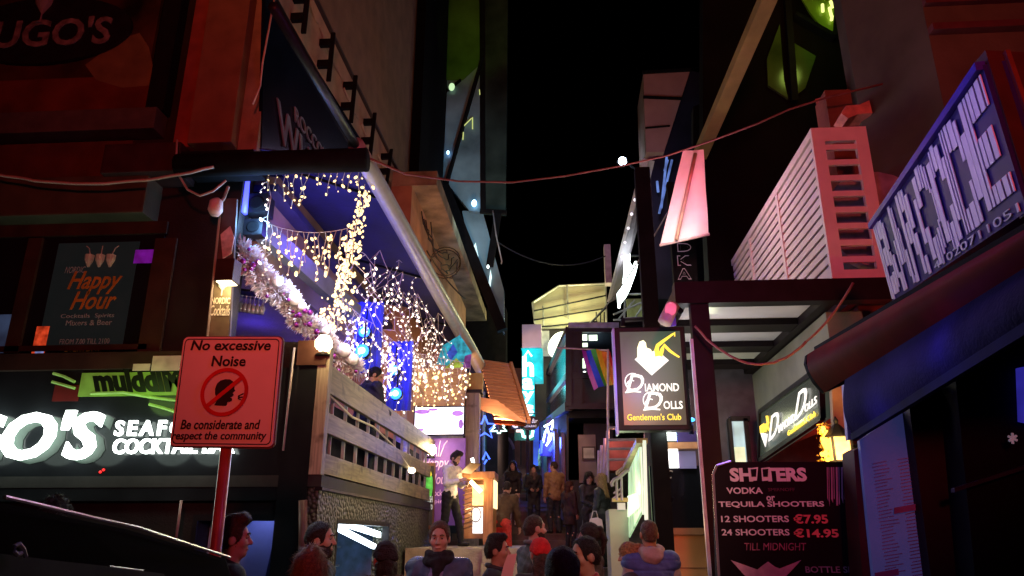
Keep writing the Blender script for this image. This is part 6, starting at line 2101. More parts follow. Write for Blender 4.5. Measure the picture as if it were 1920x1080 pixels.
pk = MB().slab([P(x, y, Y=YG0 + .6) for x, y in ((1578, 213), (1586, 198), (1612, 196), (1630, 188), (1636, 212), (1608, 214), (1590, 222))], (0, .3, .0)).build('cloth_bundle', M('red orange cloth', (.55, .22, .16), .8, 0, .3, 8))
tag(pk, 'crumpled pale cloth bundle lying on top of the white louvred box', 'cloth')
# red wall behind and tan building in the corner
rw = thing('red_building', 'red lit building wall with torn cornice behind the louvred box', 'building', (5.3, 10, 0))
YW = 9.0
xa, xb = P(1640, 300, Y=YW).x, P(1692, 300, Y=YW).x
MB().box((xa - .5, YW, 4), (xb, YW + .4, P(1660, 165, Y=YW).z)).build('wall', M('red render', (.22, .08, .05), .8, 0, .4, 1.6, .4, 25), rw)
MB().beam(P(1530, 192, Y=YW + .3), P(1690, 142, Y=YW - .2), .08, .06).build('cornice', M('worn red cornice', (.42, .12, .09), .8, 0, .4, 9), rw)
tb_ = thing('tan_building', 'dim tan building with a horizontal moulding above the striped bar sign', 'building', (7, 8, 0))
YT = 7.8
xa, xb = P(1686, 200, Y=YT).x, P(1770, 200, Y=YT).x
MB().box((xb, YT, 4), (14, YT + .4, 16)).build('wall', M('tan render', (.10, .09, .055), .85, 0, .25, 1.5, .3, 25), tb_)
MB().slab([Vector((xb - .002, YT, 4)), Vector((xb - .002, YT, 16)), Vector((xa, YT + 1.0, 16)), Vector((xa, YT + 1.0, 4))], (.02, .3, 0)).build('side_wall', M('grey tan render', (.06, .06, .04), .85, 0, .3, 1.5), tb_)
MB().box((xb, YT - .12, P(1850, 62, Y=YT).z), (14, YT - .002, P(1850, 50, Y=YT).z)).build('moulding', M('dark moulding', (.10, .03, .03), .7), tb_)
MB().box((xb, YT - .08, P(1850, 8, Y=YT).z), (14, YT - .003, P(1850, -10, Y=YT).z)).build('moulding', M('dark moulding', (.10, .03, .03), .7), tb_)

# dark building with glass diamonds and long yellow beam
db = thing('dark_building', 'tall dark building with diamond trusses and one long ochre beam', 'building', (5, 14, 0))
XD = P(1560, 100, Y=11.5).x
YX = 12.5
MB().slab(W3([(1318, -40), (1700, -40), (1692, 150), (1560, 540), (1330, 540), (1318, 300)], YX), (0, .4, 0)).build('wall', M('near black wall', (.005, .003, .004), .8, 0, .4, 1.2, spec=.05), db)
for pts, mt_ in (([(1494, -20), (1605, -20), (1590, 15), (1560, 68), (1545, 55), (1520, 25)], M('lit green glass', (.22, .34, .04), .15, 0, .5, 1.2)), ([(1462, 45), (1470, 150), (1478, 185), (1440, 160), (1438, 110)], M('dim green glass', (.05, .09, .02), .15, 0, .5, 1.2)), ([(1488, 80), (1530, 105), (1510, 165), (1494, 178)], M('dim green glass', (.05, .09, .02), .15))):
    MB().slab(W3(pts, YX - .06), (0, .05, 0)).build('glass_pane', mt_, db)
b = MB()
b.beam(P(1475, -20, Y=YX - .1), P(1490, 190, Y=YX - .1), .12, .1); b.beam(P(1490, 30, Y=YX - .1), P(1560, 70, Y=YX - .1), .2, .08); b.beam(P(1560, 72, Y=YX - .1), P(1608, -20, Y=YX - .1), .25, .08); b.beam(P(1572, -20, Y=YX - .12), P(1567, 70, Y=YX - .12), .1, .06)
b.build('truss', m_blackmat, db)
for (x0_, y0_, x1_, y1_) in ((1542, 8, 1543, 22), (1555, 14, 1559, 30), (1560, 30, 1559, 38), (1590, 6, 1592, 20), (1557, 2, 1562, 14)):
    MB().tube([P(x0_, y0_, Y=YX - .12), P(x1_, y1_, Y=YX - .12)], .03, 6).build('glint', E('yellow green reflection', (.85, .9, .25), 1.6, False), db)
lamp('green_wash', P(1550, 5, Y=YX - 1.2), (.7, 1, .15), 16, .2)
MB().beam(P(1312, 292, X=2.55), P(1445, -15, X=3.0), .22, .16).build('ochre_beam', M('ochre beam', (.22, .20, .06), .6, 0, .2, 3), db)
MB().slab([P(1300, 545, Y=14.5), P(1345, 545, Y=14.5), P(1345, 180, Y=14.5), P(1300, 200, Y=14.5)], (0, .3, 0)).build('dark_pier', m_blackmat, db)

# pink lit awning cloth
pc = thing('awning_cloth', 'pale cloth sheet glowing pink hanging below the ochre beam', 'cloth', P(1285, 450, Y=10.5))
vs_, fs_ = [], []
nU, nV = 10, 12
for j in range(nV):
    v = j / (nV - 1)
    for i in range(nU):
        u = i / (nU - 1)
        x = (1281 + (1319 - 1281) * u) * (1 - v) + (1238 + (1329 - 1238) * u) * v
        y = 281 * (1 - v) + (459 + (438 - 459) * u) * v
        p = P(x, y, Y=10.5)
        p.y += .02 * math.sin(u * 11 + v * 3) * v + .02 * math.sin(v * 9 + u * 4)
        vs_.append(p)
for j in range(nV - 1):
    for i in range(nU - 1):
        a = j * nU + i
        fs_.append((a, a + 1, a + nU + 1, a + nU))
MB().add(vs_, fs_).build('sheet', M('pale cloth', (.72, .62, .58), .7, 0, .06, 6), pc, True)
MB().tube([P(1304, 288, Y=10.42), P(1268, 450, Y=10.42)], .028, 8).build('rod', M('tan rod', (.4, .25, .17), .5), pc, True)
MB().tube([P(1237, 460, Y=10.5), P(1330, 439, Y=10.5)], .022, 6).build('hem_bar', M('pink bar', (.6, .45, .42), .5), pc, True)
lamp('pink_light', P(1306, 300, Y=9.9), (1, .05, .12), 10, .08)
lamp('magenta_light', P(1312, 372, Y=9.8), (.75, .10, 1), 6, .08)
lamp('cloth_light', P(1275, 430, Y=9.9), (1, .90, .70), 22, .12)
# vertical vodka sign
vk = thing('vertical_sign', 'narrow black upright sign with outlined letters under pink cloth', 'sign', P(1288, 540, Y=11.6))
YV = 11.6
MB().box((P(1262, 500, Y=YV).x, YV, P(1285, 560, Y=YV).z), (P(1307, 500, Y=YV).x, YV + .15, P(1285, 340, Y=YV).z)).build('board', m_blackmat, vk)
mo_ = M('outline letters', (.45, .36, .42), .5, emit=(.6, .4, .5), es=.12)
for ch, a_, b_ in (('V', 385, 410), ('O', 420, 446), ('D', 456, 472), ('K', 479, 498), ('A', 503, 524)):
    ptext(ch, 1270, a_, 1296, b_, mo_, vk, YV - .012, bold=.03, depth=.004, name='letter')
    ptext(ch, 1271.5, a_ + 1.5, 1294.5, b_ - 1.5, m_blackmat, vk, YV - .02, bold=.012, depth=.006, name='letter_fill')

# tower, long dotted sign fascia, white neon
tw_ = thing('tower_building', 'pinkish concrete stair tower above the alley rooftops', 'building', P(1245, 300, Y=26))
YTw = 26.0
m_pk = M('pink concrete', (.34, .22, .19), .85, 0, .15, 1.0, .3, 8)
MB().slab(W3([(1206, 137), (1294, 132), (1245, 285), (1211, 285)], YTw), (0, 2.5, 0)).build('shaft', m_pk, tw_)
b = MB(); b.beam(P(1206, 182, Y=YTw - .04), P(1278, 185, Y=YTw - .04), .08, .1); b.beam(P(1210, 240, Y=YTw - .04), P(1256, 236, Y=YTw - .04), .05, .06); b.beam(P(1204, 136, Y=YTw - .04), P(1296, 131, Y=YTw - .04), .1, .12)
b.build('joint', m_blackmat, tw_)
MB().slab(W3([(1294, 132), (1330, 140), (1330, 560), (1215, 560), (1212, 300), (1245, 287)], YTw + .3), (0, 2, 0)).build('dark_side', M('blue black wall', (.012, .014, .03), .5, 0, .4, 1), tw_)
b = MB()
for (a_, b_) in (((1250, 295), (1240, 390)), ((1246, 320), (1252, 300)), ((1232, 340), (1234, 360)), ((1260, 300), (1236, 400))):
    b.tube([P(*a_, Y=YTw - .3), P(*b_, Y=YTw - .3)], .05, 6)
b.build('blue_strip', E('cold blue strip', (.2, .35, .9), .5, var=.6, scale=2), tw_)
lamp('tower_light', P(1230, 300, Y=22), (.75, .55, 1), 120, .3)
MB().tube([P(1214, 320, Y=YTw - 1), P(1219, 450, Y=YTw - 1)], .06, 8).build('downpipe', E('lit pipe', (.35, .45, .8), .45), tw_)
fs2 = thing('sign_fascia', 'long grey mauve fascia with a row of small bright studs', 'fascia', P(1180, 450, Y=20))
A_, B2, C2, D2 = P(1206, 296, X=1.9 + .6), P(1218, 300, X=2.5), None, None
ya_, yb_ = 14.0, 24.0
tA, tB = P(1206, 292, Y=ya_), P(1217, 312, Y=ya_)
bA, bB = P(1142, 566, Y=yb_), P(1168, 545, Y=yb_)
MB().slab([P(1204, 296, Y=ya_), P(1217, 300, Y=ya_), P(1200, 380, Y=17), P(1168, 500, Y=21), P(1158, 556, Y=yb_), P(1138, 566, Y=yb_)], (.12, .05, 0)).build('band', M('mauve band', (.40, .32, .38), .6, 0, .12, 2), fs2)
for k in range(9):
    t = (k + .5) / 9
    x, y = 1204 + (1148 - 1204) * t + 2, 308 + (548 - 308) * t
    Yk = ya_ + (yb_ - ya_) * (t ** 1.6)
    MB().ball(P(x, y, Y=Yk * .985), .035 + .01 * t, 8, 6).build('stud', E('stud light', (.9, .85, .95), 1.2, False), fs2)
bx = ybox('end_board', 1134, 458, 1146, 530, 24.5, .4, M('mauve board', (.42, .34, .36), .6), fs2)
wb = thing('neon_bottle', 'blazing white neon bottle shape over the alley', 'neon sign', P(1175, 575, Y=20))
mbt = E('white blaze', (.85, 1, .95), 6)
pts = [(1176, 462), (1180, 460), (1182, 478), (1181, 492), (1187, 500), (1190, 490), (1194, 490), (1196, 496), (1192, 512), (1182, 540), (1174, 556), (1164, 568), (1163, 576), (1159, 576), (1157, 550), (1166, 538), (1170, 510), (1170, 490)]
MB().slab(W3(pts, 20), (0, .1, 0)).build('neon_shape', mbt, wb)
MB().tube([P(1183, 480, Y=20.1), P(1215, 478, Y=20.1)], .03, 6).build('bracket', m_black, wb)
lamp('neon_light', P(1176, 520, Y=19.3), (.8, 1, .95), 60, .2, parent=wb)
# balcony rail under the neon bottle
bk = thing('upper_balcony', 'dark upper balcony with thin railings behind the white neon', 'balcony', P(1180, 610, Y=21))
b = MB()
for (a_, b_) in (((1150, 600), (1218, 600)), ((1172, 552), (1206, 551)), ((1172, 552), (1170, 600)), ((1206, 551), (1207, 600)), ((1150, 590), (1215, 562)), ((1160, 598), (1190, 562)), ((1188, 600), (1214, 560))):
    b.tube([P(*a_, Y=21), P(*b_, Y=21)], .03, 6)
b.build('railing', M('grey steel rail', (.3, .32, .33), .4, .5), bk)
MB().box((P(1138, 608, Y=21).x, 21.1, P(1180, 615, Y=21).z), (P(1225, 608, Y=21).x, 23, P(1180, 602, Y=21).z)).build('floor', m_blackmat, bk)
ybox('green_wall', 1176, 560, 1212, 600, 23.5, .1, M('green lit wall', (.22, .26, .14), .7), bk)
lamp('balcony_light', P(1195, 590, Y=22.6), (.9, 1, .5), 12, .1, parent=bk)
t = thing('street_floodlight', 'bright blue white floodlight shining against the black sky', 'floodlight', P(1167, 302, Y=28))
MB().ball(P(1167, 302, Y=28), (.17, .10, .19), 14, 10).build('lens', E('floodlight lens', (.62, .8, 1), 22, False), t, True)
MB().lathe(P(1167, 302, Y=28.05), [(.25, .05), (.28, .15), (.15, .4)], 14, 'Y').build('housing', m_black, t, True)
MB().tube([P(1168, 302, Y=28.3), P(1212, 330, Y=28)], .05, 6).build('arm', m_black, t)
# sagging cables across the alley
c = MB()
c.tube([P(x, y, Y=Y) for x, y, Y in ((690, 296, 7.6), (760, 326, 8.2), (860, 340, 9), (960, 342, 9.4), (1060, 330, 9.6), (1160, 312, 9.8), (1250, 292, 9.8), (1340, 262, 9.4), (1420, 232, 9), (1480, 205, 8.8), (1560, 180, 8.6), (1688, 150, 8.4))], .014, 6)
tag(c.build('cable', M('dark red cable', (.16, .05, .04), .7), None, True), 'thick reddish cable sagging across the whole alley under the sky', 'cable')
c = MB()
c.tube(catenary(P(935, 455, Y=20.5), P(1135, 480, Y=23), .5, 20), .022, 5)
tag(c.build('cable', m_black, None, True), 'faint dark cable from glass building to the mauve end board', 'cable')
c = MB()
c.tube(catenary(P(1100, 610, Y=24), P(1290, 330, Y=12), .3, 20), .018, 5)
tag(c.build('cable', M('pale thin wire', (.3, .28, .28), .6), None, True), 'thin straight wire rising from roof tent to pink cloth', 'cable')
c = MB()
c.tube([P(x, y, Y=20.6) for x, y in ((924, 395), (930, 440), (941, 490), (940, 495))], .02, 5)
tag(c.build('cable', M('pale thin wire', (.3, .28, .28), .6), None, True), 'short wire hanging from lower corner of the glass building', 'cable')

# ================================================================== RIGHT, near: barcode bar
bb = thing('bar_sign', 'large violet lit bar sign lettered in white vertical stripes on dark blue', 'sign', P(1700, 560, Y=4.6))
YN, YFa = 3.6, 6.2
q_bl, q_br, q_tl, q_tr = P(1674, 566, Y=YFa), P(1926, 396, Y=YN), P(1636, 424, Y=YFa), P(1842, 122, Y=YN)
nrm = (q_br - q_bl).cross(q_tl - q_bl).normalized()
if nrm.x > 0:
    nrm = -nrm
MB().slab([q_bl, q_br, q_tr, q_tl], -nrm * .14).build('board', M('striped sign board', (.014, .006, .11), .5, 0, .2, 4, spec=.1), bb)
fr = MB()
o = Vector((0, 0, 0))
fr.beam(q_tl + nrm * .01, q_tr + nrm * .01, .05, .05)
fr.build('frame', M('blue frame', (.03, .012, .26), .5, spec=.1), bb)


def bil(u, v):
    a = q_bl.lerp(q_br, u); b = q_tl.lerp(q_tr, u)
    return a.lerp(b, v)


def outline(ch):
    """outline edges of a bold capital, unit box"""
    cu = bpy.data.curves.new('t', 'FONT'); cu.body = ch; cu.offset = .05; cu.resolution_u = 4
    t = bpy.data.objects.new('t', cu); COL.objects.link(t)
    me = bpy.data.meshes.new_from_object(t.evaluated_get(bpy.context.evaluated_depsgraph_get()))
    bpy.data.objects.remove(t); bpy.data.curves.remove(cu)
    cnt = {}
    for p_ in me.polygons:
        for e_ in p_.edge_keys:
            cnt[e_] = cnt.get(e_, 0) + 1
    vs_ = [v.co.copy() for v in me.vertices]
    x0_, x1_ = min(v.x for v in vs_), max(v.x for v in vs_); y0_, y1_ = min(v.y for v in vs_), max(v.y for v in vs_)
    f_ = lambda v: ((v.x - x0_) / (x1_ - x0_), (v.y - y0_) / (y1_ - y0_))
    ed_ = [(f_(vs_[a_]), f_(vs_[b_])) for (a_, b_), c_n in cnt.items() if c_n == 1]
    bpy.data.meshes.remove(me)
    return ed_


sb = MB()
rr = random.Random(3)
for li, ch in enumerate("BARCODE"):
    ed_ = outline(ch)
    u0, uw = .012 + .976 * li / 7, .976 / 7 * .985
    x = .0
    while x < .985:
        w_ = rr.choice((.06, .09, .12, .16, .20))
        w_ = min(w_, 1 - x)
        xm = x + w_ / 2 + .0007
        ys = sorted(a_[1] + (b_[1] - a_[1]) * (xm - a_[0]) / (b_[0] - a_[0]) for a_, b_ in ed_ if (a_[0] < xm) != (b_[0] < xm))
        drop_ = rr.uniform(0, .05)
        for k in range(0, len(ys) - 1, 2):
            va, vb = .06 + .90 * ys[k + 1], .06 + .90 * ys[k]
            if ys[k] < .03:
                vb -= drop_
            if li > 3:
                vb = max(vb, .03 + .12 * (li - 3) / 3 * 1.0 if ys[k] < .03 else vb)
            ua, ub = u0 + uw * x, u0 + uw * (x + w_)
            sb.slab([bil(ua, vb) + nrm * .004, bil(ub, vb) + nrm * .004, bil(ub, va) + nrm * .004, bil(ua, va) + nrm * .004], nrm * .006)
        x += w_ + rr.choice((.035, .05, .06))
sb.build('stripe_letters', M('white vinyl', (.66, .56, .72), .5, 0, .08, 6), bb)
text("41020711051", bil(.45, .02) + nrm * .004, bil(.98, .02) + nrm * .004, bil(.45, .085) + nrm * .004, M('pale numbers', (.5, .48, .6), .5), bb, out=nrm, depth=.006)
MB().slab([q_br + Vector((.02, -.02, 0)), q_tr + Vector((.02, -.02, .08)), q_tr + Vector((.42, .0, .05)), q_br + Vector((.5, 0, 0))], (0, .12, 0)).build('end_panel', M('dark red end', (.035, .008, .008), .6), bb)
MB().beam(q_br + Vector((.14, -.03, 0)), q_tr + Vector((.12, -.03, .06)), .025, .03).build('red_trim', M('bright red trim', (.10, .025, .015), .5), bb)
lamp('violet_neon', (1.0, 3.6, 4.6), (.34, .20, 1), 34, .3)
lamp('violet_neon', (1.5, 4.6, 4.1), (.4, .3, 1), 10, .3)

# rounded canopy: studded roll, lower curve, red and blue light put into the colours
cn_ = thing('bar_canopy', 'rounded dark canopy with a red lit studded nose, blue light underneath', 'canopy', P(1700, 700, Y=4))
Uf, Un = P(1514, 664, Y=5.2), P(1960, 408, Y=2.4)
Mf, Mm, Mn = P(1546, 736, Y=5.1), P(1692, 640, Y=3.9), P(1960, 478, Y=2.4)
Lf, Ln = P(1600, 820, Y=4.75), P(1960, 596, Y=2.4)


def roll(nm, a0_, a1_, b0_, b1_, bul, mt, n1=10, n2=16, th=.02):
    vs_, fs_ = [], []
    for j in range(n2 + 1):
        t = j / n2
        p, q = a0_.lerp(a1_, t), b0_.lerp(b1_, t)
        for i in range(n1 + 1):
            u = i / n1
            vs_.append(p.lerp(q, u) + Vector(bul) * math.sin(math.pi * u))
    for j in range(n2):
        for i in range(n1):
            a = j * (n1 + 1) + i
            fs_.append((a, a + 1, a + n1 + 2, a + n1 + 1))
    return MB().add(vs_, fs_).build(nm, mt, cn_, True)


m_rl = M('red lit canopy', (.13, .003, .005), .6, 0, .3, 3, spec=.02)  # red light on the upper roll put into its colour
roll('red_lit_roll', Uf, Un, Mf, Mn, (-.06, -.05, .0), m_rl)
Mb = Mf.lerp(Mn, .17)
roll('curved_fascia', Mb, Mn, Lf, Ln, (-.045, -.03, -.02), M('blue lit canopy', (.034, .027, .13), .75, 0, .6, 1.5, .3, 60, spec=.02))  # blue light on the lower curve put into its colour
ec = [Uf + Vector((-.0, .01, 0)), Uf.lerp(Mf, .25) + Vector((-.045, -.02, 0)), Uf.lerp(Mf, .5) + Vector((-.058, -.04, 0)), Uf.lerp(Mf, .75) + Vector((-.04, -.02, 0)), Mf, Mf + Vector((.3, .0, .12)), Uf + Vector((.35, .02, 0))]
MB().slab(ec, (0, .05, 0)).build('end_cap', m_blackmat, cn_)
for (x, y) in ((1532, 674), (1602, 686), (1632, 638)):
    MB().ball(P(x, y, Y=5.1 - (x - 1532) * .0085), .017, 8, 6).build('stud', M('red stud', (.6, .12, .12), .25, .6), cn_, True)
MB().beam(Lf, Ln, .03, .04).build('blue_edge', M('blue edge trim', (.006, .006, .07), .7, spec=.03), cn_)
MB().slab([Uf + Vector((.05, 0, 0)), Un + Vector((.05, 0, 0)), Un + Vector((2.5, 0, .1)), Uf + Vector((2.5, 0, .1))], (0, 0, .05)).build('roof', m_blackmat, cn_)
lamp('canopy_blue', P(1700, 640, Y=3.2), (.16, .10, 1), 1.1, .1)
lamp('canopy_blue', P(1560, 800, Y=4.2), (.2, .14, 1), .9, .1)
# shopfront under the canopy: post, blue lit menu panel, dark bays
bf = thing('bar_shopfront', 'dark bar shopfront under the canopy with a blue lit price panel', 'shopfront', (3, 4.5, 0))
Yp = 5.0
x0, x1, z0, z1 = yrect(1626, 760, 1728, 1085, 4.6)
pts = W3([(1612, 826), (1702, 762), (1746, 1100), (1640, 1100)], 4.6)
mp2 = M('blue menu panel', (.16, .19, .34), .4, 0, .25, 3, .2, 30, emit=(.16, .18, .7), es=.10)
MB().slab(pts, (0, .04, 0)).build('price_panel', mp2, bf)
mb = MB()
rr = random.Random(9)
for k in range(36):
    y = 868 + k * 6.4
    xa_ = 1634 + k * .8
    for seg in range(2):
        a = xa_ + seg * 48 + rr.uniform(0, 4)
        w_ = rr.uniform(20, 36)
        q = W3([(a, y + 1 - seg * 8), (a + w_, y - 4 - seg * 8), (a + w_, y - 2 - seg * 8), (a, y + 3 - seg * 8)], 4.597)
        mb.slab(q, (0, -.001, 0))
mb.build('price_lines', M('pale price lines', (.34, .36, .55), .6), bf)
for (a_, y) in ((1676, 944), (1640, 1066)):
    MB().slab(W3([(a_, y + 8), (a_ + 44, y), (a_ + 45, y + 12), (a_, y + 20)], 4.585), (0, -.004, 0)).build('pink_strip', M('pink strip', (.36, .18, .36), .6), bf)
MB().slab(W3([(1601, 845), (1613, 838), (1641, 1100), (1618, 1100)], 4.65), (0, .2, 0)).build('red_post', M('red brown post', (.06, .012, .01), .6), bf)
MB().slab(W3([(1704, 755), (1790, 700), (1830, 1100), (1748, 1100)], 4.5), (0, .3, 0)).build('brown_post', M('dark brown post', (.015, .006, .006), .6), bf)
MB().slab(W3([(1790, 690), (1960, 590), (2000, 1100), (1830, 1100)], 4.3), (0, .2, 0)).build('dark_bay', M('blue black bay', (.006, .005, .016), .6, spec=.1), bf)
MB().slab(W3([(1790, 915), (1960, 860), (1960, 868), (1790, 923)], 4.25), (0, .04, 0)).build('bay_rail', M('navy rail', (.03, .025, .08), .4), bf)
MB().slab(W3([(1908, 690), (1960, 680), (1960, 800), (1912, 790)], 4.24), (0, .02, 0)).build('blue_glow_panel', E('blue window', (.05, .04, .6), .35, var=.6, scale=4), bf)
st_ = MB()
st_.tube(W3([(1898, 812), (1899, 832)], 4.2), .007, 5); st_.tube(W3([(1890, 818), (1907, 826)], 4.2), .007, 5); st_.tube(W3([(1906, 817), (1892, 827)], 4.2), .007, 5)
st_.build('star_sticker', M('white sticker', (.6, .6, .66), .5, emit=(.6, .6, .8), es=.1), bf)
MB().slab(W3([(1582, 718), (1592, 714), (1601, 822), (1590, 826)], 5.6), (0, .05, 0)).build('violet_jamb', M('violet jamb', (.45, .40, .85), .5), bf)
MB().slab(W3([(1560, 732), (1583, 716), (1590, 835), (1566, 850)], 7.7), (0, .08, 0)).build('tan_jamb', M('tan jamb', (.35, .22, .12), .6), bf)

# drinks board
sb_ = thing('menu_board', 'black shooters price board standing in front of the pergola post', 'menu board', P(1470, 1080, Y=5.0))
YM = 5.0
mbd = M('black menu board', (.008, .005, .006), .6, 0, .25, 5, spec=.1)
MB().slab(W3([(1346, 1150), (1338, 888), (1346, 872), (1368, 866), (1598, 866), (1622, 1150)], YM), (0, .05, 0)).build('board', mbd, sb_)
MB().tube(W3([(1349, 1100), (1337, 890), (1344, 873), (1370, 865)], YM - .01), .009, 6).build('silver_edge', M('silver edge', (.7, .62, .6), .25, .7, emit=None), sb_)
mpk = M('pink white paint', (.6, .5, .5), .6, 0, .1, 9, emit=(.9, .3, .35), es=.10)
mrd = M('red paint', (.72, .10, .12), .6, 0, .25, 12, emit=(.9, .1, .12), es=.05)
mfd = M('faded paint', (.16, .07, .08), .7, 0, .4, 12)
ym = YM - .004
ptext("SH  TERS", 1368, 877, 1512, 903, mpk, sb_, ym, bold=.045, depth=.004)
for x in (1402, 1424):
    MB().slab(W3([(x + 3, 878), (x + 19, 876), (x + 17, 901), (x + 5, 902)], ym), (0, -.004, 0)).build('painted_glass', mpk, sb_)
    MB().slab(W3([(x + 5.5, 880), (x + 16.5, 879), (x + 15.5, 894), (x + 7, 894)], ym - .005), (0, -.003, 0)).build('painted_glass', mbd, sb_)
ptext("VODKA", 1362, 914, 1430, 926, mpk, sb_, ym, bold=.02, depth=.003)
ptext("SMIRNOFF", 1440, 915, 1490, 921, mfd, sb_, ym, depth=.003)
ptext("or", 1437, 930, 1453, 939, mpk, sb_, ym, bold=.02, depth=.003)
ptext("TEQUILA SHOOTERS", 1347, 940, 1545, 952, mpk, sb_, ym, bold=.02, depth=.003)
ptext("12 SHOOTERS", 1352, 967, 1479, 979, mpk, sb_, ym, bold=.015, depth=.003)
ptext("\u20ac7.95", 1488, 964, 1552, 982, mrd, sb_, ym, bold=.03, depth=.003)
ptext("24 SHOOTERS", 1353, 992, 1480, 1004, mpk, sb_, ym, bold=.015, depth=.003)
ptext("\u20ac14.95", 1488, 991, 1572, 1008, mrd, sb_, ym, bold=.03, depth=.003)
ptext("TILL MIDNIGHT", 1396, 1018, 1512, 1032, M('chalk pink', (.40, .16, .18), .8, 0, .5, 20), sb_, ym, shear=.15, depth=.003)
ptext("BOTTLE SMIR", 1510, 1062, 1620, 1074, M('grey paint', (.30, .27, .30), .7), sb_, ym, bold=.01, depth=.003)
pts = [(1370, 1050), (1420, 1068), (1430, 1060), (1440, 1053), (1452, 1062), (1462, 1066), (1502, 1050), (1482, 1072), (1462, 1092), (1440, 1098), (1420, 1094), (1395, 1078)]
MB().slab(W3(pts, ym), (0, -.003, 0)).build('painted_eagle', M('pink eagle paint', (.55, .36, .38), .7, 0, .35, 10), sb_)
bar_ = MB()
rr = random.Random(4)
x = 1551
while x < 1598:
    w_ = rr.uniform(1.2, 3.6)
    bar_.slab(W3([(x, 940 + rr.uniform(-8, 12)), (x + w_, 940 + rr.uniform(-8, 12)), (x + w_ - 1, 876), (x - 1, 876)], ym), (0, -.003, 0))
    x += w_ + rr.uniform(1.2, 3.2)
bar_.build('painted_stripes', M('mauve paint', (.45, .28, .32), .6), sb_)
MB().slab(W3([(1604, 990), (1610, 984), (1617, 1052), (1612, 1058)], ym), (0, -.004, 0)).build('pale_strip', M('pale strip', (.5, .45, .5), .5), sb_)
lg = MB()
for x in (1375, 1585):
    q = P(x, 1100, Y=YM)
    lg.box((q.x - .03, YM + .052, 0), (q.x + .03, YM + .10, q.z))
lg.build('leg', m_black, sb_)

# ------------------------------------------------------------------ noise sign on its post
ns = thing('noise_sign', 'pink lit no excessive noise sign on a red post', 'sign', Vector((P(418, 835, Y=4.3).x, 4.3, 0)))
YN_ = 4.3
tlp, trp, brp, blp = P(345, 632, Y=YN_), P(529, 629, Y=YN_), P(509, 838, Y=YN_), P(318, 836, Y=YN_)
ex = (trp - tlp).normalized()
def rrect(inset, rad, d):
    w_, h_ = (trp - tlp).length, (tlp - blp).length
    ux = (brp - blp).normalized(); uy = (tlp - blp).normalized()
    pts = []
    for cx, cy, a0_ in ((w_ - inset - rad, h_ - inset - rad, 0), (inset + rad, h_ - inset - rad, 90), (inset + rad, inset + rad, 180), (w_ - inset - rad, inset + rad, 270)):
        for k in range(7):
            a = R(a0_ + 15 * k)
            pts.append(blp + ux * (cx + rad * math.cos(a)) + uy * (cy + rad * math.sin(a)) + Vector((0, -d, 0)))
    return pts
m_sw = M('sign plate white', (.72, .66, .64), .45, 0, .06, 4)
m_sb = M('sign black', (.02, .018, .018), .5)
MB().slab(rrect(0, .03, 0), (0, .012, 0)).build('plate', m_sw, ns)
def ring(inset, wd, d):
    a, b = rrect(inset, .028, d), rrect(inset + wd, .024, d)
    n_ = len(a); mb = MB()
    fs_ = [(i, (i + 1) % n_, n_ + (i + 1) % n_, n_ + i) for i in range(n_)]
    return mb.add(a + b, fs_)
ring(.011, .006, .003).build('border', m_sb, ns)
MB().slab(rrect(-.008, .034, -.013), (0, .02, 0)).build('backing', M('sign back', (.12, .04, .04), .5), ns)
uxx = (brp - blp).normalized(); uyy = (tlp - blp).normalized()
def st2(body, x0_, y0_, x1_, y1_, **kw):
    return text(body, P(x0_, y1_, Y=YN_ - .003), P(x1_, y1_, Y=YN_ - .003), P(x0_ + (y1_ - y0_) * .12, y0_, Y=YN_ - .003), m_sb, ns, out=(0, -1, 0), depth=.002, **kw)
st2("No excessive", 357, 638, 507, 657, shear=.16, bold=.022)
st2("Noise", 396, 667, 460, 687, shear=.06, bold=.022)
st2("Be considerate and", 338, 787, 487, 805, shear=.16, bold=.02)
st2("respect the community", 321, 809, 499, 829, shear=.16, bold=.02)
cc_ = P(421, 735, Y=YN_ - .006)
ra_ = (P(466, 735, Y=YN_).x - P(377, 735, Y=YN_).x) / 2
m_rd = M('sign red', (.55, .02, .02), .45)
hp = [(-.42, -.62), (.16, -.66), (.2, -.48), (.34, -.46), (.42, -.40), (.40, -.30), (.30, -.26), (.42, -.20), (.46, -.12), (.40, -.06), (.46, .02), (.52, .06), (.46, .14), (.44, .34), (.36, .50), (.20, .60), (-.02, .62), (-.26, .56), (-.42, .40), (-.48, .16), (-.44, -.12), (-.34, -.28), (-.34, -.46)]
MB().slab([cc_ + Vector((x * ra_ * .86, .001, z * ra_ * .86)) for x, z in hp], (0, -.002, 0)).build('head_symbol', m_sb, ns)
sw2 = MB()
for a in (-25, 0, 25):
    p0_ = cc_ + Vector((ra_ * .50, -.001, -ra_ * .22))
    d_ = Vector((math.cos(R(a)), 0, math.sin(R(a))))
    sw2.beam(p0_ + d_ * ra_ * .10, p0_ + d_ * ra_ * .34, .004, .006)
sw2.build('sound_mark', m_sb, ns)
rg = MB()
n_ = 48
vsr = []
for k in range(n_):
    a = 2 * math.pi * k / n_
    vsr += [cc_ + Vector((ra_ * math.cos(a), -.004, ra_ * math.sin(a))), cc_ + Vector((ra_ * .84 * math.cos(a), -.004, ra_ * .84 * math.sin(a)))]
rg.add(vsr, [(2 * k, 2 * ((k + 1) % n_), 2 * ((k + 1) % n_) + 1, 2 * k + 1) for k in range(n_)])
dv = Vector((math.cos(R(41)), 0, math.sin(R(41)))) * ra_ * .92
pv = Vector((-math.sin(R(41)), 0, math.cos(R(41)))) * ra_ * .085
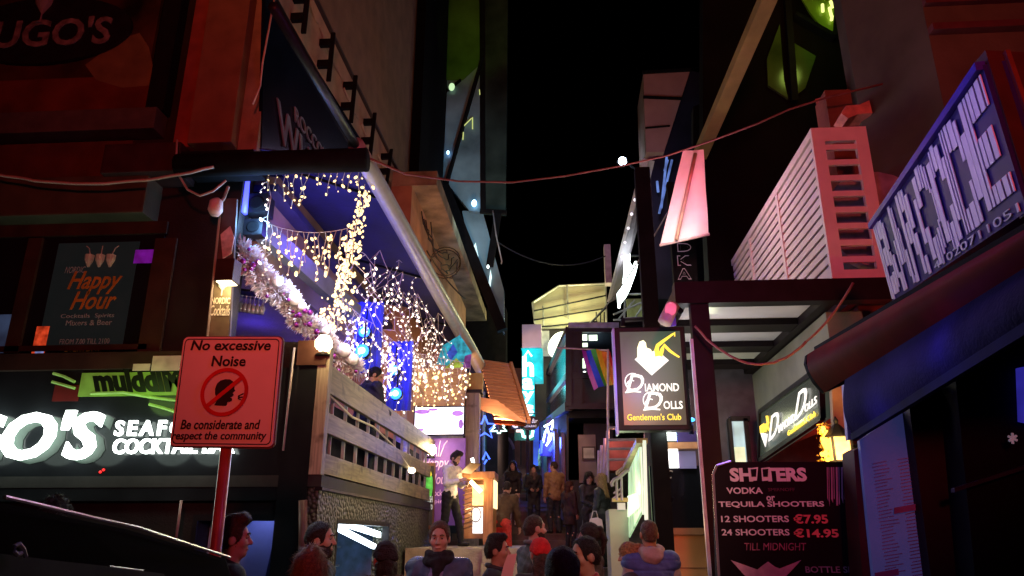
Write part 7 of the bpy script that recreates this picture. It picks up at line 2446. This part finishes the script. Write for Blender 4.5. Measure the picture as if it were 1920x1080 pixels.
rg.slab([cc_ - dv - pv + Vector((0, -.004, 0)), cc_ + dv - pv + Vector((0, -.004, 0)), cc_ + dv + pv + Vector((0, -.004, 0)), cc_ - dv + pv + Vector((0, -.004, 0))], (0, -.001, 0))
rg.build('prohibition_ring', m_rd, ns)
pb_ = Vector((P(404, 1030, Y=YN_ + .05).x, YN_ + .05, 0)); pt_ = P(424, 845, Y=YN_ + .05)
dpt = (P(404, 1030, Y=YN_ + .05) - pt_)
foot = pt_ + dpt * ((0 - pt_.z) / dpt.z)
MB().tube([foot, pt_ - dpt * .5], .033, 16).build('post', M('dark red post', (.42, .09, .07), .35, .2, .25, 5), ns, True)
for z_ in (.2, .8):
    MB().beam(blp.lerp(tlp, z_) + uxx * .1 + Vector((0, .025, 0)), brp.lerp(trp, z_) - uxx * .1 + Vector((0, .025, 0)), .02, .03).build('clamp', m_black, ns)
MB().lathe(foot, [(.09, 0), (.09, .015), (.04, .03)], 14).build('base_plate', m_black, ns)
lamp('post_glow', (P(470, 900, Y=3.6).x, 3.3, 2.2), (1, .12, .08), 2.5, .2)
# ================================================================== parked car, lower left, standing along the street
XCAR = -1.40
car = thing('parked_car', 'dark red parked car with a bright roof edge in front of the noise sign', 'car', (-2.25, 1.8, 0))
roof = [P(x, y, X=XCAR) for x, y in ((425, 1047), (340, 1020), (250, 991), (165, 973), (80, 953), (0, 935))]
yb_ = roof[-1].y
prof_ = [(4.02, .35), (4.05, .70), (3.95, .92), (3.45, 1.08)] + [(p.y, p.z) for p in roof] + [(yb_ - .5, 1.77), (yb_ - 1.2, 1.76), (yb_ - 1.8, 1.62), (yb_ - 2.1, 1.1), (yb_ - 2.15, .8), (yb_ - 2.1, .35)]
mcar = M('dark red car paint', (.004, .0008, .001), .7, 0, .2, 3, spec=.015)
mb = MB()
n_ = len(prof_)
tum = lambda z: 0 if z < 1.08 else .16 * (z - 1.08)
L_ = [(XCAR + .07 - tum(z), y, z) for y, z in prof_]
R_ = [(XCAR - 1.75 + tum(z), y, z) for y, z in prof_]
mb.add(L_ + R_, [tuple(range(n_)), tuple(range(2 * n_ - 1, n_ - 1, -1))] + [(i, i + n_, (i + 1) % n_ + n_, (i + 1) % n_) for i in range(n_)])
mb.build('body', mcar, car, bevel=.015)
g_ = MB()
sx = lambda z: XCAR + .07 - tum(z) + .004
w_ = [P(x, y, X=XCAR) for x, y in ((300, 1076), (210, 1063), (110, 1052), (0, 1038), (-80, 1026))]
win_ = [(p.y, p.z) for p in w_] + [(yb_ - .7, w_[-1].z + .02), (yb_ - .7, 1.10), (3.0, 1.12)]
g_.slab([(sx(z), y, z) for y, z in win_], (.003, 0, 0))
g_.build('side_window', M('green reflection glass', (.05, .055, .036), .6, 0, .35, 4, spec=.03), car)  # greenish reflection put into the pane colour
ed = MB()
ed.tube([p + Vector((.012, 0, .004)) for p in roof], .0055, 6)
ed.build('roof_trim', M('chrome trim', (.85, .75, .70), .25, .6), car)
ed = MB(); ed.tube([P(205, 1062, X=XCAR + .03), P(268, 1070, X=XCAR + .03)], .003, 6); ed.build('window_trim', M('chrome trim', (.85, .75, .70), .25, .6), car)
cu = MB(); cu.tube([P(x, y, X=XCAR + .03) for x, y in ((48, 1044), (44, 1030), (36, 1020), (27, 1024), (25, 1034), (32, 1040), (40, 1037))], .006, 6); cu.build('headrest_curl', M('cream headrest', (.6, .55, .42), .6), car)  # curl on the pane stands in for a headrest inside
for y in (3.3, yb_ - 1.5):
    for x0_, sg in ((XCAR - .13, 1), (XCAR - 1.76, -1)):
        wh = MB(); wh.lathe((x0_, y, .33), [(.33, .0), (.33, .21), (.2, .215)] if sg > 0 else [(.2, -.005), (.33, 0), (.33, .21)], 24, 'X'); t_ = wh.build('wheel', M('tyre rubber', (.02, .02, .02), .9), car, True)
        xr0 = x0_ + (.216 if sg > 0 else -.02)
        MB().lathe((xr0, y, .33), [(.2, .0), (.19, .01), (.05, .014)], 20, 'X').build('rim', m_steel, t_, True)
for x in (XCAR - .15, XCAR - 1.5):
    MB().ball((x, 4.02, .72), (.14, .05, .08), 12, 8).build('headlight', M('headlight glass', (.5, .5, .5), .08), car, True)
MB().slab([(XCAR - .05, 3.47, 1.10), (XCAR - .08, roof[0].y + .03, roof[0].z - .02), (XCAR - 1.58, roof[0].y + .03, roof[0].z - .02), (XCAR - 1.63, 3.47, 1.10)], (0, .012, .012)).build('windscreen', m_glassdk, car)


# ================================================================== the crowd
def per(px, ypx, Y, zg, label, face, fit=True, H=None, **kw):
    b = P(px, ypx, Y=Y)
    if H is None:
        H = (b.z - zg) / 1.012
    return person(label, Vector((b.x, Y, zg)), H, face, **kw)


GF = 'people at the foot of the stairs'
GU = 'people standing on the stairs'
# --- foot of the stairs
per(438, 975, 4.75, 0, 'man with dark brown hair in a dark jacket beside the red sign post', -58, hair='quiff', haircol=(.05, .028, .015), skin='fair', top=(.010, .010, .013), head=(-12, 0), group=GF)
per(600, 981, 5.4, 0, 'dark bearded man in profile in front of the lit shop window', -88, hair='short', haircol=(.022, .014, .010), skin='fair', top=(.02, .018, .02), beard=(.03, .018, .012), group=GF)
per(584, 1030, 4.3, 0, 'blonde woman seen from behind below the bearded man in profile', 5, sex='f', hair='long', haircol=(.30, .17, .07), top=(.03, .025, .03), extra={'len': .34}, face_on=False, group=GF)
per(724, 1018, 5.0, 0, 'woman in dark knit cap and brown fur collar seen from behind', 12, sex='f', hair='beanie', haircol=(.018, .010, .008), top=(.05, .032, .022), extra={'cap': (.028, .018, .022), 'fur': (.16, .10, .06)}, face_on=False, head=(18, 0), group=GF)
per(826, 979, 6.0, 0, 'man in blue and black jacket with thick dark scarf facing camera', 176, hair='short', haircol=(.09, .055, .034), skin='fair', top=(.055, .085, .17), toprough=.26, extra={'scarf': (.018, .016, .020), 'open': (.20, .17, .34)}, head=(6, 8), bulk=1.0, group=GF)
per(930, 1006, 6.2, 0, 'young man with undercut hair in dark collared jacket beside the leaflet', -95, hair='fade', haircol=(.015, .010, .008), skin='tan', top=(.02, .02, .026), extra={'collar': (.03, .03, .035)}, group=GF)
per(1000, 966, 7.3, 0, 'bearded man with shaved head in dark grey shirt behind the red cap', -62, hair='buzz', haircol=(.04, .026, .018), skin='fair', top=(.05, .045, .042), top_kind='shirt', beard=(.035, .02, .014), extra={'collar': (.12, .11, .11)}, bulk=1.1, group=GF)
per(1013, 1011, 5.9, 0, 'person in a bright red knit cap seen from behind', 20, sex='f', hair='beanie', haircol=(.05, .03, .02), top=(.05, .05, .05), extra={'cap': (.62, .03, .03)}, face_on=False, group=GF)
per(1054, 1031, 3.35, 0, 'dark haired head seen from behind just before the red knit cap', 0, hair='short', haircol=(.016, .009, .008), top=(.02, .015, .015), face_on=False, H=1.53, group=GF)
per(1106, 983, 7.9, 0, 'woman with dark ponytail behind the red lit person', 70, sex='f', hair='ponytail', haircol=(.02, .013, .010), skin='fair', top=(.03, .02, .03), head=(12, 0), group=GF)
per(1102, 1008, 4.9, 0, 'red lit person with dark hair wearing a red hoodie', 112, hair='short', haircol=(.014, .009, .008), skin='tan', top=(.30, .03, .03), top_kind='hoodie', head=(5, 5), group=GF)
per(1184, 1019, 7.0, 0, 'small blond person with tied hair beside the blue padded vest', 75, sex='f', hair='bun', haircol=(.34, .20, .08), skin='fair', top=(.06, .05, .05), head=(0, 8), group=GF)
per(1216, 976, 7.0, 0, 'man in blue padded vest and pale hoodie seen from behind', 4, hair='buzz', haircol=(.10, .06, .035), skin='tan', top=(.07, .11, .36), top_kind='puffer', toprough=.45, extra={'under': (.42, .32, .30), 'hood': (.42, .32, .30)}, face_on=False, bulk=.96, group=GF)
per(106, 938, 5.6, 0.0, 'curly haired head just showing above the dark car roof', 20, hair='curly', haircol=(.03, .033, .028), top=(.02, .02, .02), face_on=False, group=GF)
# --- on the landing and stairs
per(846, 846, 13.0, LZ, 'waiter in white shirt and black trousers reading a menu by the podium', -118, hair='quiff', haircol=(.02, .014, .010), skin='fair', top=(.68, .64, .60), top_kind='shirt', legs=(.008, .008, .010), arms={'L': (-.10, .30, 1.16), 'R': (.12, .30, 1.20)}, head=(0, 28), lean=4, feet={'L': (-.08, .22, .10), 'R': (.10, -.14, .085)}, beard=(.031, .02, .015))
wt = P(846, 900, Y=13.0)
hd_ = Vector((-math.sin(R(-118)), math.cos(R(-118)), 0)); rt_ = Vector((math.cos(R(-118)), math.sin(R(-118)), 0))
mc = Vector((wt.x, 13.0, LZ)) + hd_ * .40 + Vector((0, 0, 1.24))
tag(MB().slab([mc - rt_ * .16 - hd_ * .10 + Vector((0, 0, -.05)), mc + rt_ * .16 - hd_ * .10 + Vector((0, 0, -.05)), mc + rt_ * .16 + hd_ * .10 + Vector((0, 0, .10)), mc - rt_ * .16 + hd_ * .10 + Vector((0, 0, .10))], (0, 0, .012)).build('menu_folder', M('tan menu cover', (.30, .18, .09), .5)), 'brown menu folder held in the hands of the white shirted waiter', 'menu')
per(940, 893, 14.0, stair_z(14.0), 'person in red trousers and brown jacket bending beside the podium', -15, H=1.72, hair='short', haircol=(.02, .015, .012), top=(.075, .042, .026), legs=(.55, .05, .045), lean=26, face_on=False, near=False, head=(0, 15), arms={'L': (-.25, .35, .85), 'R': (.22, .40, .85)}, group=GU)
per(962, 865, 19.0, stair_z(19), 'woman in black jacket and white trousers on the stairs', 172, sex='f', hair='long', haircol=(.02, .012, .010), skin='fair', top=(.014, .013, .016), legs=(.58, .50, .42), near=False, arms={'L': (-.2, .1, .85), 'R': (.2, .08, .85)}, group=GU)
per(1000, 872, 18.6, stair_z(18.6), 'woman in black coat with grey scarf between white trousers and tan jacket', -170, sex='f', hair='bun', haircol=(.016, .011, .010), skin='fair', top=(.014, .014, .018), top_kind='coat', near=False, extra={'scarf': (.10, .07, .07)}, arms={'L': (-.12, .24, 1.05), 'R': (.12, .24, 1.05)}, group=GU)
per(1039, 866, 18.0, stair_z(18), 'man in tan brown jacket and jeans on the stairs seen from behind', 28, hair='short', haircol=(.03, .018, .012), skin='fair', top=(.25, .15, .08), legs=(.03, .034, .045), near=False, head=(35, 0), hem=.80, bulk=1.1, group=GU)
per(1022, 826, 24.0, stair_z(24), 'man in white shirt standing higher up the stairs', -150, hair='short', haircol=(.012, .010, .010), skin='dark', top=(.62, .56, .60), top_kind='shirt', near=False, beard=(.012, .010, .010), head=(0, 20), group=GU)
per(1066, 903, 16.6, stair_z(16.6), 'woman with long reddish hair in a dark coat on the stairs', -40, sex='f', hair='long', haircol=(.07, .022, .015), skin='fair', top=(.035, .018, .018), top_kind='coat', near=False, head=(-50, 0), extra={'len': .4}, group=GU)
per(1103, 885, 15.6, stair_z(15.6), 'woman with long black hair in black jacket and denim skirt holding phone', -150, sex='f', hair='long', haircol=(.010, .009, .010), skin='fair', top=(.016, .016, .018), toprough=.35, legs=(.015, .014, .016), near=False, arms={'L': (-.08, .30, 1.06), 'R': (.10, .30, 1.04)}, head=(-20, 20), extra={'len': .42}, skirt=(.14, .16, .20), group=GU)
per(1127, 889, 14.6, stair_z(14.6), 'blonde woman in black leather jacket carrying a white bag', 62, sex='f', hair='long', haircol=(.40, .24, .09), skin='fair', top=(.030, .034, .032), toprough=.28, legs=(.014, .018, .016), near=False, arms={'L': (-.22, .12, .82), 'R': (.2, .2, 1.0)}, extra={'len': .36}, face_on=False, group=GU)
per(1115, 822, 19.4, stair_z(19.4) + .5, 'man in dark clothes leaning by the framed picture on upper terrace', -60, hair='short', haircol=(.014, .010, .010), skin='fair', top=(.015, .014, .017), near=False, H=1.76, head=(-20, 15), group=GU)
bgp = P(1117, 985, Y=14.35)
hb = thing('hand_bag', 'small white bag held by the blonde woman in leather jacket', 'bag', bgp)
mb = MB()
mb.slab([bgp + Vector((x, 0, z)) for x, z in ((-.15, -.14), (.15, -.14), (.12, .10), (.04, .14), (-.10, .12))], (0, .07, 0))
mb.build('bag_body', M('white bag leather', (.7, .64, .56), .5, 0, .1, 8), hb, bevel=.02)
MB().tube([bgp + Vector((-.08, .035, .11)), bgp + Vector((-.04, .035, .25)), bgp + Vector((.02, .035, .25)), bgp + Vector((.05, .035, .12))], .01, 6).build('handle', M('white bag leather', (.7, .64, .56), .5), hb, True)
# platform carrying the man by the picture
struct(MB().box((P(1095, 900, Y=19).x, 18.4, 1.4), (4.5, 20.3, stair_z(19.4) + .498)).build('pavement', M('stair stone', (.11, .085, .065), .55)))
# --- on the terrace
per(688, 684, 10.8, z6_ - .02, 'dark haired man in black shirt leaning over the terrace railing', -42, hair='short', haircol=(.008, .007, .010), skin='tan', top=(.016, .016, .024), top_kind='jacket', lean=5, head=(-25, 30), arms={'L': (-.15, .32, 1.05), 'R': (.12, .34, 1.08)}, bulk=1.28)
zs_ = z6_ - .445
sp_ = P(744, 768, Y=13.3)
person('woman in white top with one bare arm seated on the terrace', Vector((sp_.x, 13.3, zs_)), 1.74, -30, skin='fair', sex='f', hair='bun', haircol=(.02, .014, .012), top=(.66, .60, .62), top_kind='shirt', arms={'L': (-.25, .2, .95), 'R': (.34, .12, 1.02)}, feet={'L': (-.12, .42, .53), 'R': (.12, .42, .53)}, head=(0, 20), lean=8)
stl = thing('bar_stool', 'small dark stool under the seated woman on the terrace', 'stool', Vector((sp_.x, 13.3, z6_ - .02)))
MB().lathe((sp_.x, 13.3, z6_ + .34), [(.17, 0), (.18, .02), (.17, .05)], 16).build('seat', m_black, stl)
for dx, dy in ((-.11, -.11), (.11, -.11), (-.11, .11), (.11, .11)):
    MB().tube([(sp_.x + dx, 13.3 + dy, z6_ + .34), (sp_.x + dx * 1.3, 13.3 + dy * 1.3, z6_ - .02)], .015, 6).build('leg', m_black, stl)
# pink leaflet beside the young man
lf = P(963, 1052, Y=5.9)
tag(MB().slab([P(x, y, Y=5.9) for x, y in ((952, 1040), (969, 1038), (960, 1085), (938, 1085), (945, 1058))], (0, .01, .0)).build('leaflet', M('pink leaflet', (.62, .36, .32), .6, 0, .1, 5)), 'pinkish paper leaflet raised in front of the young man with undercut', 'leaflet')
# light on the crowd: sign and window spill, plus an added unseen lamp
lamp('crowd_light', (.9, 9.0, 3.6), (1, .72, .5), 32, .4)
lamp('shop_spill', (-2.0, 5.5, 2.3), (.5, .62, 1), 13, .25)
lamp('crowd_fill', (.9, 2.9, 3.1), (1, .80, .62), 75, .15, 62, (-.5, 6.4, 1.4), .6)  # unseen lamp added to brighten the faces of the crowd
lamp('stair_light', (-.6, 16.5, 4.6), (1, .62, .35), 75, .3)
